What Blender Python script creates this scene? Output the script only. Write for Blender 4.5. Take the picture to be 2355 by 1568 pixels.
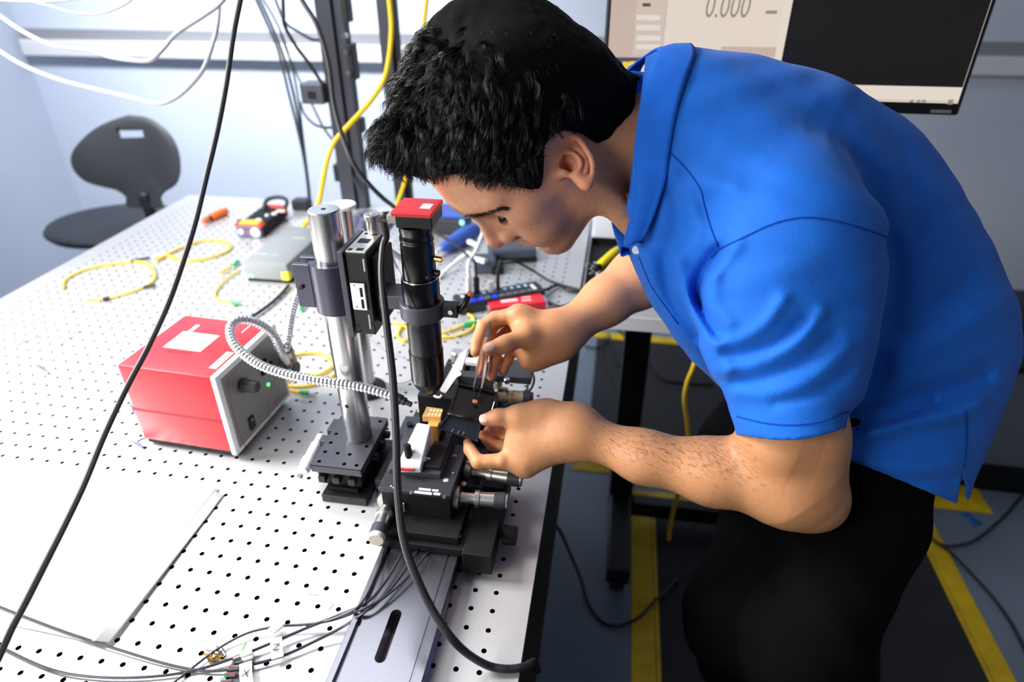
import bpy, bmesh, math, random
import numpy as np
from mathutils import Vector, Matrix
from mathutils.bvhtree import BVHTree
import openvdb

# ---------------------------------------------------------------- clear
for o in list(bpy.data.objects):
    bpy.data.objects.remove(o, do_unlink=True)
SC = bpy.context.scene
COL = SC.collection

# ---------------------------------------------------------------- camera (solved from the 25.4 mm hole grid of the table)
CAMR = np.array([[0.98752296, 0.15744585, -0.0030352],
                 [0.07823137, -0.50722363, -0.8582564],
                 [-0.13666843, 0.84731045, -0.51321218]])
CAMC = np.array([0.50797942, -0.58156709, 0.65834908 + 0.9])
FPX = 1501.761
cam = bpy.data.cameras.new('camera')
camo = bpy.data.objects.new('camera', cam)
COL.objects.link(camo)
cam.sensor_width = 36.0
cam.sensor_fit = 'HORIZONTAL'
cam.lens = FPX / 2355 * 36
cam.clip_start = 0.02
mw = Matrix.Identity(4)
for i in range(3):
    mw[i][0] = CAMR[0][i]
    mw[i][1] = -CAMR[1][i]
    mw[i][2] = -CAMR[2][i]
    mw[i][3] = CAMC[i]
camo.matrix_world = mw
cam.dof.use_dof = True
cam.dof.focus_distance = 0.76
cam.dof.aperture_fstop = 3.2
SC.camera = camo

# ---------------------------------------------------------------- exposure, world, lights
SC.view_settings.view_transform = 'Standard'
SC.view_settings.look = 'None'
SC.view_settings.exposure = 0.0
SC.view_settings.gamma = 1.0
SC.view_settings.use_curve_mapping = False
world = bpy.data.worlds.new('world')
SC.world = world
world.use_nodes = True
world.node_tree.nodes['Background'].inputs[0].default_value = (0.92, 0.95, 1.0, 1)
world.node_tree.nodes['Background'].inputs[1].default_value = 0.07


def area_light(name, loc, target, sx, sy, power, color=(1, 1, 1)):
    l = bpy.data.lights.new(name, 'AREA')
    l.shape = 'RECTANGLE'
    l.size, l.size_y = sx, sy
    l.energy = power
    l.color = color
    o = bpy.data.objects.new(name, l)
    COL.objects.link(o)
    o.location = loc
    d = Vector(target) - Vector(loc)
    o.rotation_euler = d.to_track_quat('-Z', 'Y').to_euler()
    return o


kl = area_light('bench_or_fill_light', (-1.05, 0.05, 1.87), (-0.25, 0.12, 0.95), 0.5, 1.1, 38, (1.0, 0.985, 0.97))
kl.data.spread = math.radians(125)
wl = area_light('ceiling_light', (-1.10, 1.05, 2.92), (-1.05, 2.42, 1.05), 1.4, 0.5, 48, (0.92, 0.96, 1.0))
wl.data.spread = math.radians(84)
fill_light = area_light('bench_or_fill_light', (-0.75, -1.25, 1.85), (0.4, 0.0, 1.05), 1.0, 0.4, 12, (1.0, 0.98, 0.96))  # added fill to brighten near-facing sides, not an actual bench lamp
fill_light.data.spread = math.radians(120)
area_light('ceiling_light', (-0.45, 0.95, 2.97), (-0.45, 0.95, 0.0), 1.2, 0.6, 13, (0.96, 0.98, 1.0))

# ---------------------------------------------------------------- helpers
T = 0.9    # height of the table top


def ray(u, v):
    return CAMR.T @ np.array([(u - 1177.5) / FPX, (v - 784) / FPX, 1.0])


def pd(u, v, d):
    "world point seen at pixel (u, v) at depth d"
    return CAMC + ray(u, v) * d


def pz(u, v, h):
    "world point seen at pixel (u, v) at height h above the table top"
    r = ray(u, v)
    return CAMC + r * ((T + h - CAMC[2]) / r[2])


def py(u, v, y):
    r = ray(u, v)
    return CAMC + r * ((y - CAMC[1]) / r[1])


def proj(p):
    q = (np.asarray(p) - CAMC) @ CAMR.T
    return np.stack([q[..., 0] / q[..., 2] * FPX + 1177.5, q[..., 1] / q[..., 2] * FPX + 784], -1)


def link(name, me, mat=None, parent=None, smooth=False):
    if isinstance(me, bmesh.types.BMesh):
        bm = me
        me = bpy.data.meshes.new(name)
        bm.to_mesh(me)
        bm.free()
    o = bpy.data.objects.new(name, me)
    COL.objects.link(o)
    if mat is not None:
        for m in (mat if isinstance(mat, (list, tuple)) else [mat]):
            me.materials.append(m)
    if smooth:
        me.shade_smooth()
    if parent is not None:
        o.parent = parent
    return o


def tag(o, label, cat, group=None, kind=None):
    o['label'] = label
    o['category'] = cat
    if group:
        o['group'] = group
    if kind:
        o['kind'] = kind
    return o


def thing(name, label, cat, loc=(0, 0, 0), rotz=0.0, group=None):
    o = bpy.data.objects.new(name, None)
    o.empty_display_size = 0.02
    COL.objects.link(o)
    o.location = loc
    o.rotation_euler = (0, 0, rotz)
    return tag(o, label, cat, group)


def dup(o, parent=None):
    c = o.copy()
    COL.objects.link(c)
    if parent is not None:
        c.parent = parent
    for ch in [x for x in bpy.data.objects if x.parent == o]:
        dup(ch, c)
    return c


def pymesh(name, verts, faces):
    me = bpy.data.meshes.new(name)
    me.from_pydata([tuple(map(float, v)) for v in verts], [], faces)
    me.update()
    return me


# ---------------------------------------------------------------- materials
def mat(name, color, rough=0.5, metal=0.0, spec=0.5, bump=None, noise=None, coat=0.0, emit=None, attr=None, sss=0.0, sheen=0.0, alpha=None, trans=0.0, aniso=None):
    m = bpy.data.materials.new(name)
    m.use_nodes = True
    nt = m.node_tree
    b = nt.nodes['Principled BSDF']
    c = (*color, 1) if len(color) == 3 else color
    b.inputs['Base Color'].default_value = c
    b.inputs['Roughness'].default_value = rough
    b.inputs['Metallic'].default_value = metal
    b.inputs['Specular IOR Level'].default_value = spec
    b.inputs['Coat Weight'].default_value = coat
    if trans:
        b.inputs['Transmission Weight'].default_value = trans
    if sss:
        b.inputs['Subsurface Weight'].default_value = sss
        b.inputs['Subsurface Radius'].default_value = (1.0, 0.35, 0.2)
        b.inputs['Subsurface Scale'].default_value = 0.004
    if sheen:
        b.inputs['Sheen Weight'].default_value = sheen
        b.inputs['Sheen Roughness'].default_value = 0.4
        b.inputs['Sheen Tint'].default_value = (0.6, 0.8, 1, 1)
    if emit:
        b.inputs['Emission Color'].default_value = (*emit[0], 1)
        b.inputs['Emission Strength'].default_value = emit[1]
    tc = nt.nodes.new('ShaderNodeTexCoord')
    col_out = None
    if attr:
        a = nt.nodes.new('ShaderNodeAttribute')
        a.attribute_name = attr
        col_out = a.outputs['Color']
    if noise:   # (scale, amount, detail)
        n = nt.nodes.new('ShaderNodeTexNoise')
        n.inputs['Scale'].default_value = noise[0]
        n.inputs['Detail'].default_value = noise[2] if len(noise) > 2 else 4
        nt.links.new(tc.outputs['Object'], n.inputs['Vector'])
        r = nt.nodes.new('ShaderNodeMapRange')
        r.inputs['From Min'].default_value = 0.3
        r.inputs['From Max'].default_value = 0.7
        r.inputs['To Min'].default_value = 1 - noise[1]
        r.inputs['To Max'].default_value = 1 + noise[1]
        nt.links.new(n.outputs['Fac'], r.inputs['Value'])
        mx = nt.nodes.new('ShaderNodeMix')
        mx.data_type = 'RGBA'
        mx.blend_type = 'MULTIPLY'
        mx.inputs['Factor'].default_value = 1
        if col_out:
            nt.links.new(col_out, mx.inputs['A'])
        else:
            mx.inputs['A'].default_value = c
        nt.links.new(r.outputs['Result'], mx.inputs['B'])
        col_out = mx.outputs['Result']
    if col_out:
        nt.links.new(col_out, b.inputs['Base Color'])
    if bump:    # (scale, strength, distance)
        n = nt.nodes.new('ShaderNodeTexNoise')
        n.inputs['Scale'].default_value = bump[0]
        n.inputs['Detail'].default_value = 3
        nt.links.new(tc.outputs['Object'], n.inputs['Vector'])
        bp = nt.nodes.new('ShaderNodeBump')
        bp.inputs['Strength'].default_value = bump[1]
        bp.inputs['Distance'].default_value = bump[2]
        nt.links.new(n.outputs['Fac'], bp.inputs['Height'])
        nt.links.new(bp.outputs['Normal'], b.inputs['Normal'])
    return m


def srgb(r, g, b):
    return tuple((x / 255 / 12.92) if x < 10.3 else ((x / 255 + 0.055) / 1.055) ** 2.4 for x in (r, g, b))

# ---------------------------------------------------------------- small signed-distance modeller (for bodies and cloth)
def A(*x):
    return np.array(x, float)


def smin(a, b, k):
    h = np.maximum(k - np.abs(a - b), 0) / k
    return np.minimum(a, b) - h * h * k * 0.25


def smax(a, b, k):
    return -smin(-a, -b, k)


def rc(p, a, b, ra, rb):
    a = np.asarray(a, float)
    ba = np.asarray(b, float) - a
    q = p - a
    t = np.clip(q @ ba / (ba @ ba), 0, 1)
    return np.linalg.norm(q - t[:, None] * ba, axis=1) - (ra + (rb - ra) * t)


def chain(p, pts, rad, k=0.004):
    d = None
    for i in range(len(pts) - 1):
        e = rc(p, pts[i], pts[i + 1], rad[i], rad[i + 1])
        d = e if d is None else smin(d, e, k)
    return d


def sph(p, c, r):
    return np.linalg.norm(p - np.asarray(c, float), axis=1) - r


def ell(p, c, r):
    q = (p - np.asarray(c, float))
    r = np.asarray(r, float)
    k0 = np.linalg.norm(q / r, axis=1)
    k1 = np.linalg.norm(q / (r * r), axis=1) + 1e-9
    return k0 * (k0 - 1) / k1


def boxed(fn, lo, hi, pad=0.03):
    "evaluate fn only inside a box; outside return a safe distance"
    lo = np.asarray(lo) - pad
    hi = np.asarray(hi) + pad

    def g(p):
        q = np.maximum(np.maximum(lo - p, p - hi), 0)
        out = np.linalg.norm(q, axis=1) + pad
        m = (q.max(axis=1) <= 0)
        if m.any():
            out[m] = fn(p[m])
        return out
    return g


def sdf_mesh(fn, lo, hi, h, B=16):
    "sparse evaluation -> openvdb -> verts, quads, normals"
    lo = np.asarray(lo, float)
    n = np.ceil((np.asarray(hi) - lo) / (h * B)).astype(int)
    gi = np.stack(np.meshgrid(*[np.arange(k) for k in n], indexing='ij'), -1).reshape(-1, 3)
    cen = lo + (gi + 0.5) * B * h
    dc = np.concatenate([fn(cen[i:i + 200000]) for i in range(0, len(cen), 200000)])
    R0 = B * h * 0.8661
    act = np.abs(dc) < R0 * 1.35 + h
    grid = openvdb.FloatGrid(1.0)
    for b in gi[(~act) & (dc < 0)]:
        mn = tuple(int(x) for x in b * B)
        grid.fill(mn, tuple(x + B - 1 for x in mn), -1.0, False)
    off = np.stack(np.meshgrid(*[np.arange(B)] * 3, indexing='ij'), -1).reshape(-1, 3)
    blocks = gi[act]
    key = blocks // 3
    blocks = blocks[np.lexsort((blocks[:, 2], blocks[:, 1], blocks[:, 0], key[:, 2], key[:, 1], key[:, 0]))]
    step = 27
    for i in range(0, len(blocks), step):
        bb = blocks[i:i + step]
        idx = (bb[:, None, :] * B + off[None]).reshape(-1, 3)
        d = fn(lo + idx * h).astype(np.float32).reshape(len(bb), B, B, B)
        for j, b in enumerate(bb):
            grid.copyFromArray(np.ascontiguousarray(d[j]), ijk=tuple(int(x) for x in b * B))
    pts, quads = grid.convertToQuads(0.0)
    return lo + pts.astype(float) * h, quads


def relax(v, q, it=1, lam=0.4):
    for _ in range(it):
        s = np.zeros_like(v)
        c = np.zeros(len(v))
        for a, b in ((0, 1), (1, 2), (2, 3), (3, 0)):
            np.add.at(s, q[:, a], v[q[:, b]])
            np.add.at(s, q[:, b], v[q[:, a]])
            np.add.at(c, q[:, a], 1)
            np.add.at(c, q[:, b], 1)
        v = v * (1 - lam) + lam * s / np.maximum(c, 1)[:, None]
    return v


def quad_mesh(name, v, q):
    me = bpy.data.meshes.new(name)
    me.vertices.add(len(v))
    me.vertices.foreach_set('co', v.astype(np.float32).ravel())
    me.loops.add(len(q) * 4)
    me.loops.foreach_set('vertex_index', q.astype(np.int32).ravel())
    me.polygons.add(len(q))
    me.polygons.foreach_set('loop_start', np.arange(0, len(q) * 4, 4, dtype=np.int32))
    me.update(calc_edges=True)
    # orientation: outward
    a = v[q]
    cr = np.cross(a[:, 2] - a[:, 0], a[:, 3] - a[:, 1])
    vol = (a.mean(1) - v.mean(0)) * cr
    if vol.sum() < 0:
        me.flip_normals()
    me.shade_smooth()
    return me


def set_colors(me, name, rgb):
    at = me.attributes.new(name, 'FLOAT_COLOR', 'POINT')
    c = np.ones((len(rgb), 4), np.float32)
    c[:, :3] = rgb
    at.data.foreach_set('color', c.ravel())


def seg2d(uv, poly):
    "distance of 2-D points to a polyline and the arc parameter"
    best = np.full(len(uv), 1e9)
    for i in range(len(poly) - 1):
        a = np.array(poly[i], float)
        ba = np.array(poly[i + 1], float) - a
        t = np.clip((uv - a) @ ba / (ba @ ba), 0, 1)
        best = np.minimum(best, np.linalg.norm(uv - a - t[:, None] * ba, axis=1))
    return best


def catmull(pts, n=8):
    P = [np.asarray(p, float) for p in pts]
    P = [2 * P[0] - P[1]] + P + [2 * P[-1] - P[-2]]
    out = []
    for i in range(1, len(P) - 2):
        for j in range(n):
            t = j / n
            a, b, c, d = P[i - 1], P[i], P[i + 1], P[i + 2]
            out.append(0.5 * (2 * b + (c - a) * t + (2 * a - 5 * b + 4 * c - d) * t * t + (3 * b - a - 3 * c + d) * t ** 3))
    out.append(P[-2])
    return np.array(out)


def tube_geo(pts, r, n=8, cap=True):
    "verts, faces of a swept tube; r scalar or per point"
    pts = np.asarray(pts, float)
    m = len(pts)
    r = np.broadcast_to(np.asarray(r, float), (m,))
    tan = np.gradient(pts, axis=0)
    tan /= np.linalg.norm(tan, axis=1)[:, None] + 1e-12
    ref = A(0, 0, 1) if abs(tan[0][2]) < 0.9 else A(1, 0, 0)
    x = np.cross(tan[0], ref)
    x /= np.linalg.norm(x)
    V, F = [], []
    ang = np.arange(n) * 2 * math.pi / n
    for i in range(m):
        x = x - tan[i] * (x @ tan[i])
        x /= np.linalg.norm(x) + 1e-12
        y = np.cross(tan[i], x)
        V.append(pts[i] + r[i] * (np.cos(ang)[:, None] * x + np.sin(ang)[:, None] * y))
    V = np.concatenate(V)
    for i in range(m - 1):
        for j in range(n):
            k = (j + 1) % n
            F.append((i * n + j, i * n + k, (i + 1) * n + k, (i + 1) * n + j))
    if cap:
        F.append(tuple(range(n - 1, -1, -1)))
        F.append(tuple((m - 1) * n + j for j in range(n)))
    return V, F


def tubes_mesh(name, lines, n=3):
    "many thin tapered tubes in one mesh: lines = list of (pts, radii)"
    V, F, b = [], [], 0
    for pts, r in lines:
        v, f = tube_geo(pts, r, n, cap=False)
        V.append(v)
        F += [tuple(i + b for i in q) for q in f]
        b += len(v)
    me = bpy.data.meshes.new(name)
    V = np.concatenate(V)
    q = np.array(F)
    return quad_mesh(name, V, q)

# ================================================================ mesh builders
def bx(bm, x0, x1, y0, y1, z0, z1, bev=0.0, seg=2, M=None):
    g = bmesh.ops.create_cube(bm, size=1.0, matrix=Matrix.Translation(((x0 + x1) / 2, (y0 + y1) / 2, (z0 + z1) / 2)) @ Matrix.Diagonal((abs(x1 - x0), abs(y1 - y0), abs(z1 - z0), 1)))
    vs = g['verts']
    if bev:
        es = list({e for v in vs for e in v.link_edges})
        r = bmesh.ops.bevel(bm, geom=es, offset=bev, segments=seg, profile=.5, affect='EDGES')
        vs = list({v for f in r['faces'] for v in f.verts} | {v for v in vs if v.is_valid})
    if M is not None:
        bmesh.ops.transform(bm, matrix=M, verts=[v for v in vs if v.is_valid])
    return bm


def axm(p0, p1):
    "matrix with z axis from p0 to p1, origin at p0"
    p0, p1 = Vector(p0), Vector(p1)
    return Matrix.Translation(p0) @ (p1 - p0).normalized().to_track_quat('Z', 'Y').to_matrix().to_4x4()


def lathe(bm, p0, p1, prof, n=24, cap=True):
    "prof: list of (distance along the axis, radius)"
    M = axm(p0, p1)
    rings = []
    for t, r in prof:
        rings.append([bm.verts.new(M @ Vector((r * math.cos(2 * math.pi * i / n), r * math.sin(2 * math.pi * i / n), t))) for i in range(n)])
    for a, b in zip(rings[:-1], rings[1:]):
        for i in range(n):
            bm.faces.new((a[i], a[(i + 1) % n], b[(i + 1) % n], b[i]))
    if cap:
        bm.faces.new(rings[0][::-1])
        bm.faces.new(rings[-1])
    return bm


def cyl(bm, p0, p1, r, n=20, bev=.0):
    L = (Vector(p1) - Vector(p0)).length
    if bev:
        return lathe(bm, p0, p1, [(0, r - bev), (bev, r), (L - bev, r), (L, r - bev)], n)
    return lathe(bm, p0, p1, [(0, r), (L, r)], n)


def prism(bm, poly, z0, z1, M=None):
    a = [bm.verts.new((x, y, z0)) for x, y in poly]
    b = [bm.verts.new((x, y, z1)) for x, y in poly]
    n = len(poly)
    bm.faces.new(a[::-1])
    bm.faces.new(b)
    for i in range(n):
        bm.faces.new((a[i], a[(i + 1) % n], b[(i + 1) % n], b[i]))
    bmesh.ops.recalc_face_normals(bm, faces=bm.faces)
    if M is not None:
        bmesh.ops.transform(bm, matrix=M, verts=a + b)
    return bm


def NB():
    return bmesh.new()


def wmat(o):
    M = Matrix.Translation(o.location) @ o.rotation_euler.to_matrix().to_4x4()
    return wmat(o.parent) @ M if o.parent is not None else M


def part(parent, name, bm, m, smooth=False, label=None, local=False):
    "geometry given in world space (or local), linked under its parent"
    me = bpy.data.meshes.new(name)
    bmesh.ops.recalc_face_normals(bm, faces=bm.faces)
    if not local and parent is not None:
        bmesh.ops.transform(bm, matrix=wmat(parent).inverted(), verts=bm.verts)
    bm.to_mesh(me)
    bm.free()
    if smooth:
        me.shade_smooth()
        if smooth == 'auto':
            me.set_sharp_from_angle(angle=math.radians(35))
    o = link(name, me, m, parent)
    if label:
        o['label'] = label
    return o


def solo(name, bm, m, label, cat, group=None, smooth='auto', origin=None):
    me = bpy.data.meshes.new(name)
    bmesh.ops.recalc_face_normals(bm, faces=bm.faces)
    if origin is None:
        c = np.array([v.co[:] for v in bm.verts])
        origin = Vector(((c[:, 0].min() + c[:, 0].max()) / 2, (c[:, 1].min() + c[:, 1].max()) / 2, c[:, 2].min()))
    bmesh.ops.transform(bm, matrix=Matrix.Translation(-Vector(origin)), verts=bm.verts)
    bm.to_mesh(me)
    bm.free()
    if smooth:
        me.shade_smooth()
        me.set_sharp_from_angle(angle=math.radians(35))
    o = link(name, me, m)
    o.location = origin
    return tag(o, label, cat, group)


def tube_bm(pts, r, n=10, bm=None):
    v, f = tube_geo(pts, r, n)
    bm = bm or NB()
    vs = [bm.verts.new(x) for x in v]
    for q in f:
        try:
            bm.faces.new([vs[i] for i in q])
        except ValueError:
            pass
    return bm


def cable(name, label, pts, r, m, cat='cable', group=None, n=8, seg=8, parent=None):
    p = catmull(pts, seg)
    bm = tube_bm(p, r, n)
    if parent is not None:
        return part(parent, name, bm, m, smooth=True)
    return solo(name, bm, m, label, cat, group)


def onplane(u, v, o, n):
    r = ray(u, v)
    n = np.asarray(n, float)
    return CAMC + r * (((np.asarray(o) - CAMC) @ n) / (r @ n))


def text_obj(parent, name, body, size, M, m, shear=0.0, align='CENTER', depth=.0002):
    cu = bpy.data.curves.new(name, 'FONT')
    cu.body = body
    cu.size = size
    cu.shear = shear
    cu.align_x = align
    cu.align_y = 'CENTER'
    cu.extrude = depth
    cu.resolution_u = 3
    ob = bpy.data.objects.new(name, cu)
    COL.objects.link(ob)
    dg = bpy.context.evaluated_depsgraph_get()
    me = bpy.data.meshes.new_from_object(ob.evaluated_get(dg))
    bpy.data.objects.remove(ob, do_unlink=True)
    me.transform((wmat(parent).inverted() @ M) if parent is not None else M)
    return link(name, me, m, parent)


def frame_at(p, xdir, ydir):
    x = Vector(xdir).normalized()
    z = x.cross(Vector(ydir)).normalized()
    y = z.cross(x)
    M = Matrix.Identity(4)
    for i in range(3):
        M[i][0], M[i][1], M[i][2], M[i][3] = x[i], y[i], z[i], p[i]
    return M


# ---------------------------------------------------------------- shared materials
M_BLACK = mat('black_anodised_metal', srgb(19, 19, 21), rough=.42, metal=.0, spec=.4, noise=(30, .12))
M_BLACKM = mat('black_matte_metal', srgb(13, 13, 14), rough=.6, spec=.3, noise=(40, .12))
M_GREYA = mat('grey_anodised_metal', srgb(74, 75, 84), rough=.42, metal=.35, noise=(40, .06))
M_GLOSS = mat('gloss_black_barrel', srgb(10, 10, 12), rough=.18, spec=.6)
M_STEEL = mat('brushed_steel', (.62, .62, .62), rough=.26, metal=1.0, noise=(60, .05))
M_NICKEL = mat('satin_nickel', (.66, .64, .60), rough=.32, metal=1.0)
M_CHROME = mat('polished_screw', (.78, .78, .78), rough=.16, metal=1.0)
M_BRASS = mat('brass', (.83, .58, .22), rough=.22, metal=1.0)
M_RUBBER = mat('black_cable_rubber', srgb(24, 24, 28), rough=.5)
M_DARKPL = mat('dark_grey_plastic', srgb(46, 48, 54), rough=.5)
M_WHITEPL = mat('white_plastic', srgb(226, 228, 230), rough=.4)
M_GREYCAB = mat('light_grey_cable', srgb(170, 173, 181), rough=.45)
M_YCAB = mat('yellow_cable', srgb(236, 196, 12), rough=.4)
M_YFIB = mat('yellow_fibre_jacket', srgb(240, 205, 40), rough=.4)
M_GREEN = mat('green_connector', srgb(40, 178, 92), rough=.4)
M_REDBOX = mat('red_powder_coat', srgb(208, 40, 52), rough=.42, noise=(300, .04))
M_RED = mat('red_metal', srgb(206, 34, 46), rough=.4)
M_PAPER = mat('white_paper', srgb(236, 236, 234), rough=.8)
M_INK = mat('black_ink', srgb(36, 36, 38), rough=.8)
M_FOIL = mat('clear_film', srgb(245, 245, 248), rough=.15, trans=.85)

# ================================================================ ROOM
M_WALL = mat('painted_wall', srgb(202, 210, 226), rough=.75, noise=(3, .02))
M_TRUNK = mat('raceway_paint', srgb(222, 223, 226), rough=.5)
M_FLOOR = mat('grey_epoxy_floor', srgb(108, 120, 134), rough=.35, noise=(2.5, .10, 6))
M_BASEB = mat('grey_cove_base', srgb(150, 153, 158), rough=.6)
M_CEIL = mat('ceiling_tile', srgb(215, 215, 214), rough=.9)
WY, WX = 2.42, -2.34


def struct(name, bm, m):
    o = part(None, name, bm, m)
    o['kind'] = 'structure'
    return o


struct('floor', bx(NB(), WX - .1, 3.3, -2.6, WY + .1, -.05, 0), M_FLOOR)
struct('wall_back', bx(NB(), WX - .1, 3.3, WY, WY + .1, 0, 3.0), M_WALL)
struct('wall_left', bx(NB(), WX - .1, WX, -2.6, WY, 0, 3.0), M_WALL)
struct('wall_right', bx(NB(), 3.2, 3.3, -2.6, WY, 0, 3.0), M_WALL)
struct('ceiling', bx(NB(), WX - .1, 3.3, -2.6, WY + .1, 3.0, 3.06), M_CEIL)
struct('baseboard_back', bx(NB(), WX, 3.2, WY - .012, WY, 0, .10, .003), M_BASEB)
struct('baseboard_left', bx(NB(), WX, WX + .012, -2.6, WY - .012, 0, .10, .003), M_BASEB)
rw = struct('trim_1', bx(NB(), WX + .02, 3.19, WY - .045, WY, T + .235, T + .305, .006), M_TRUNK)
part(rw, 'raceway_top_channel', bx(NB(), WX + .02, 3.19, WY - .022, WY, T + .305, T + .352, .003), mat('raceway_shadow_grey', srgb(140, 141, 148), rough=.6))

# ================================================================ OPTICAL TABLE
PIT = .0254
M_TABLE = mat('stainless_table_top', (.64, .64, .65), rough=.42, metal=.6, spec=.5, noise=(700, .07, 2), bump=(600, .12, .0004))
M_TSIDE = mat('black_table_side', srgb(22, 22, 24), rough=.5)
TX0, TX1, TY0, TY1 = -.8155, .4485, -1.16, 1.235


def hole_plate(xs, ys, x0, x1, y0, y1, z, r, dep_, skip=None, n=8):
    "top skin with real holes: one cell per hole"
    V, F, MI = [], [], []
    ex = [x0 if len(xs) == 0 else (xs[0] - PIT / 2)] + [(a + b) / 2 for a, b in zip(xs[:-1], xs[1:])] + [xs[-1] + (xs[-1] - xs[-2]) / 2]
    ey = [ys[0] - (ys[1] - ys[0]) / 2] + [(a + b) / 2 for a, b in zip(ys[:-1], ys[1:])] + [ys[-1] + (ys[-1] - ys[-2]) / 2]
    ex[0] = xs[0] - (xs[1] - xs[0]) / 2

    def quad(a, b, c, d):
        k = len(V)
        V.extend([(a, c, z), (b, c, z), (b, d, z), (a, d, z)])
        F.append((k, k + 1, k + 2, k + 3))
        MI.append(0)
    quad(x0, ex[0], y0, y1)
    quad(ex[-1], x1, y0, y1)
    quad(ex[0], ex[-1], y0, ey[0])
    quad(ex[0], ex[-1], ey[-1], y1)
    ca = [(math.cos(2 * math.pi * (i - .0) / 8), math.sin(2 * math.pi * (i - .0) / 8)) for i in range(8)]
    for i, x in enumerate(xs):
        for j, y in enumerate(ys):
            a, b, c, d = ex[i], ex[i + 1], ey[j], ey[j + 1]
            if skip and skip(i, j):
                quad(a, b, c, d)
                continue
            k = len(V)
            V.extend([(b, y, z), (b, d, z), (x, d, z), (a, d, z), (a, y, z), (a, c, z), (x, c, z), (b, c, z)])
            V.extend([(x + r * p, y + r * q, z) for p, q in ca])
            V.extend([(x + r * .93 * p, y + r * .93 * q, z - dep_) for p, q in ca])
            for m in range(8):
                m2 = (m + 1) % 8
                F.append((k + m, k + m2, k + 8 + m2, k + 8 + m))
                MI.append(0)
                F.append((k + 8 + m, k + 8 + m2, k + 16 + m2, k + 16 + m))
                MI.append(1)
            F.append(tuple(k + 16 + m for m in range(8)))
            MI.append(1)
    return V, F, MI


def hole_obj(name, parent, args, mats):
    V, F, MI = hole_plate(*args)
    me = pymesh(name, V, F)
    me.polygons.foreach_set('material_index', MI)
    o = link(name, me, mats, parent)
    return o


table = thing('optical_table', 'large steel optical table with a grid of threaded holes', 'table', (-.18, 0, 0))
xs = [i * PIT for i in range(-30, 17)]
ys = [j * PIT for j in range(-26, 47)]
o = hole_obj('perforated_top', table, (xs, ys, TX0, TX1, TY0, TY1, T, .0032, .010), [M_TABLE, M_BLACKM])
o.location = -table.location
o['label'] = 'perforated stainless steel top'
bm = NB()
bx(bm, TX0, TX1, TY0, TY1, T - .30, T - .011)
part(table, 'honeycomb_core', bm, M_TSIDE)
bm = NB()
for a in ((TX0, TX0 + .004, TY0, TY1), (TX1 - .004, TX1, TY0, TY1), (TX0, TX1, TY0, TY0 + .004), (TX0, TX1, TY1 - .004, TY1)):
    bx(bm, *a, T - .012, T - .0003)
o = part(table, 'steel_rim', bm, M_TABLE)
o['kind'] = 'stuff'
for sx in (TX0 + .16, TX1 - .16):
    for sy in (TY0 + .25, TY1 - .25):
        part(table, 'leg', cyl(NB(), (sx, sy, 0), (sx, sy, T - .30), .075, 24), M_TSIDE, smooth='auto')

# ---- floor mats
M_MAT = mat('black_rubber_mat', srgb(27, 28, 31), rough=.75, bump=(140, .5, .002), noise=(12, .2))
M_YEL = mat('yellow_mat_edge', srgb(214, 176, 0), rough=.6, noise=(18, .18, 6))


def floor_mat(label, x0, x1, y0, y1, sides, w=.072):
    t = thing('floor_mat', label, 'mat', ((x0 + x1) / 2, (y0 + y1) / 2, 0))
    part(t, 'mat_field', bx(NB(), x0 + w * .8, x1 - w * .8, y0 + w * .8, y1 - w * .8, 0.001, .012, .003), M_MAT)
    for s in sides:
        if s == 'l':
            a = [(x0, y0), (x0 + w, y0 + w), (x0 + w, y1 - w), (x0, y1)]
        if s == 'r':
            a = [(x1, y0), (x1, y1), (x1 - w, y1 - w), (x1 - w, y0 + w)]
        if s == 'n':
            a = [(x0, y0), (x1, y0), (x1 - w, y0 + w), (x0 + w, y0 + w)]
        if s == 'f':
            a = [(x0, y1), (x0 + w, y1 - w), (x1 - w, y1 - w), (x1, y1)]
        bm = NB()
        lo_ = [bm.verts.new((x, y, .001)) for x, y in a]
        cx = (x0 + x1) / 2
        inner = {'l': (1, 2), 'r': (2, 3), 'n': (2, 3), 'f': (1, 2)}[s]
        hi_ = [bm.verts.new((x, y, .0135 if i in inner else .003)) for i, (x, y) in enumerate(a)]
        bm.faces.new(hi_)
        bm.faces.new(lo_[::-1])
        for i in range(4):
            j = (i + 1) % 4
            bm.faces.new((lo_[i], lo_[j], hi_[j], hi_[i]))
        part(t, 'yellow_edge', bm, M_YEL)
    return t


floor_mat('black rubber mat with yellow edges in front of the back wall', .425, 1.79, 1.155, 2.13, 'rnf')
floor_mat('black rubber mat with yellow edges under the person', .645, 1.585, -.9, 1.09, 'lrnf')

# ---- side desk with C legs, monitor
M_DESK = mat('grey_desk_top', srgb(150, 152, 156), rough=.45, noise=(300, .10, 3))
M_DEDGE = mat('grey_desk_edge', srgb(196, 197, 200), rough=.5)
desk = thing('side_desk', 'grey topped desk on black C-shaped legs beside the optical table', 'desk', (.85, .95, 0))
part(desk, 'desk_top', bx(NB(), TX1 + .006, 1.17, .640, 1.26, T - .030, T - .001), M_DESK)
part(desk, 'edge_band', bx(NB(), TX1 + .006, 1.17, .637, .640, T - .031, T), M_DEDGE)
for x in (.602, 1.06):
    lg = part(desk, 'leg', bx(NB(), x - .035, x + .035, .955, 1.02, .05, T - .031, .004), M_BLACK)
    part(lg, 'foot', bx(NB(), x - .033, x + .033, .66, 1.20, .045, .10, .006), M_BLACK)
    for yy in (.69, 1.16):
        part(lg, 'caster', cyl(NB(), (x - .02, yy, .024), (x + .02, yy, .024), .024, 20, .004), M_RUBBER, smooth='auto')
part(desk, 'cross_bar', bx(NB(), .637, 1.025, .925, .965, .045, .10, .004), M_BLACK)

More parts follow.
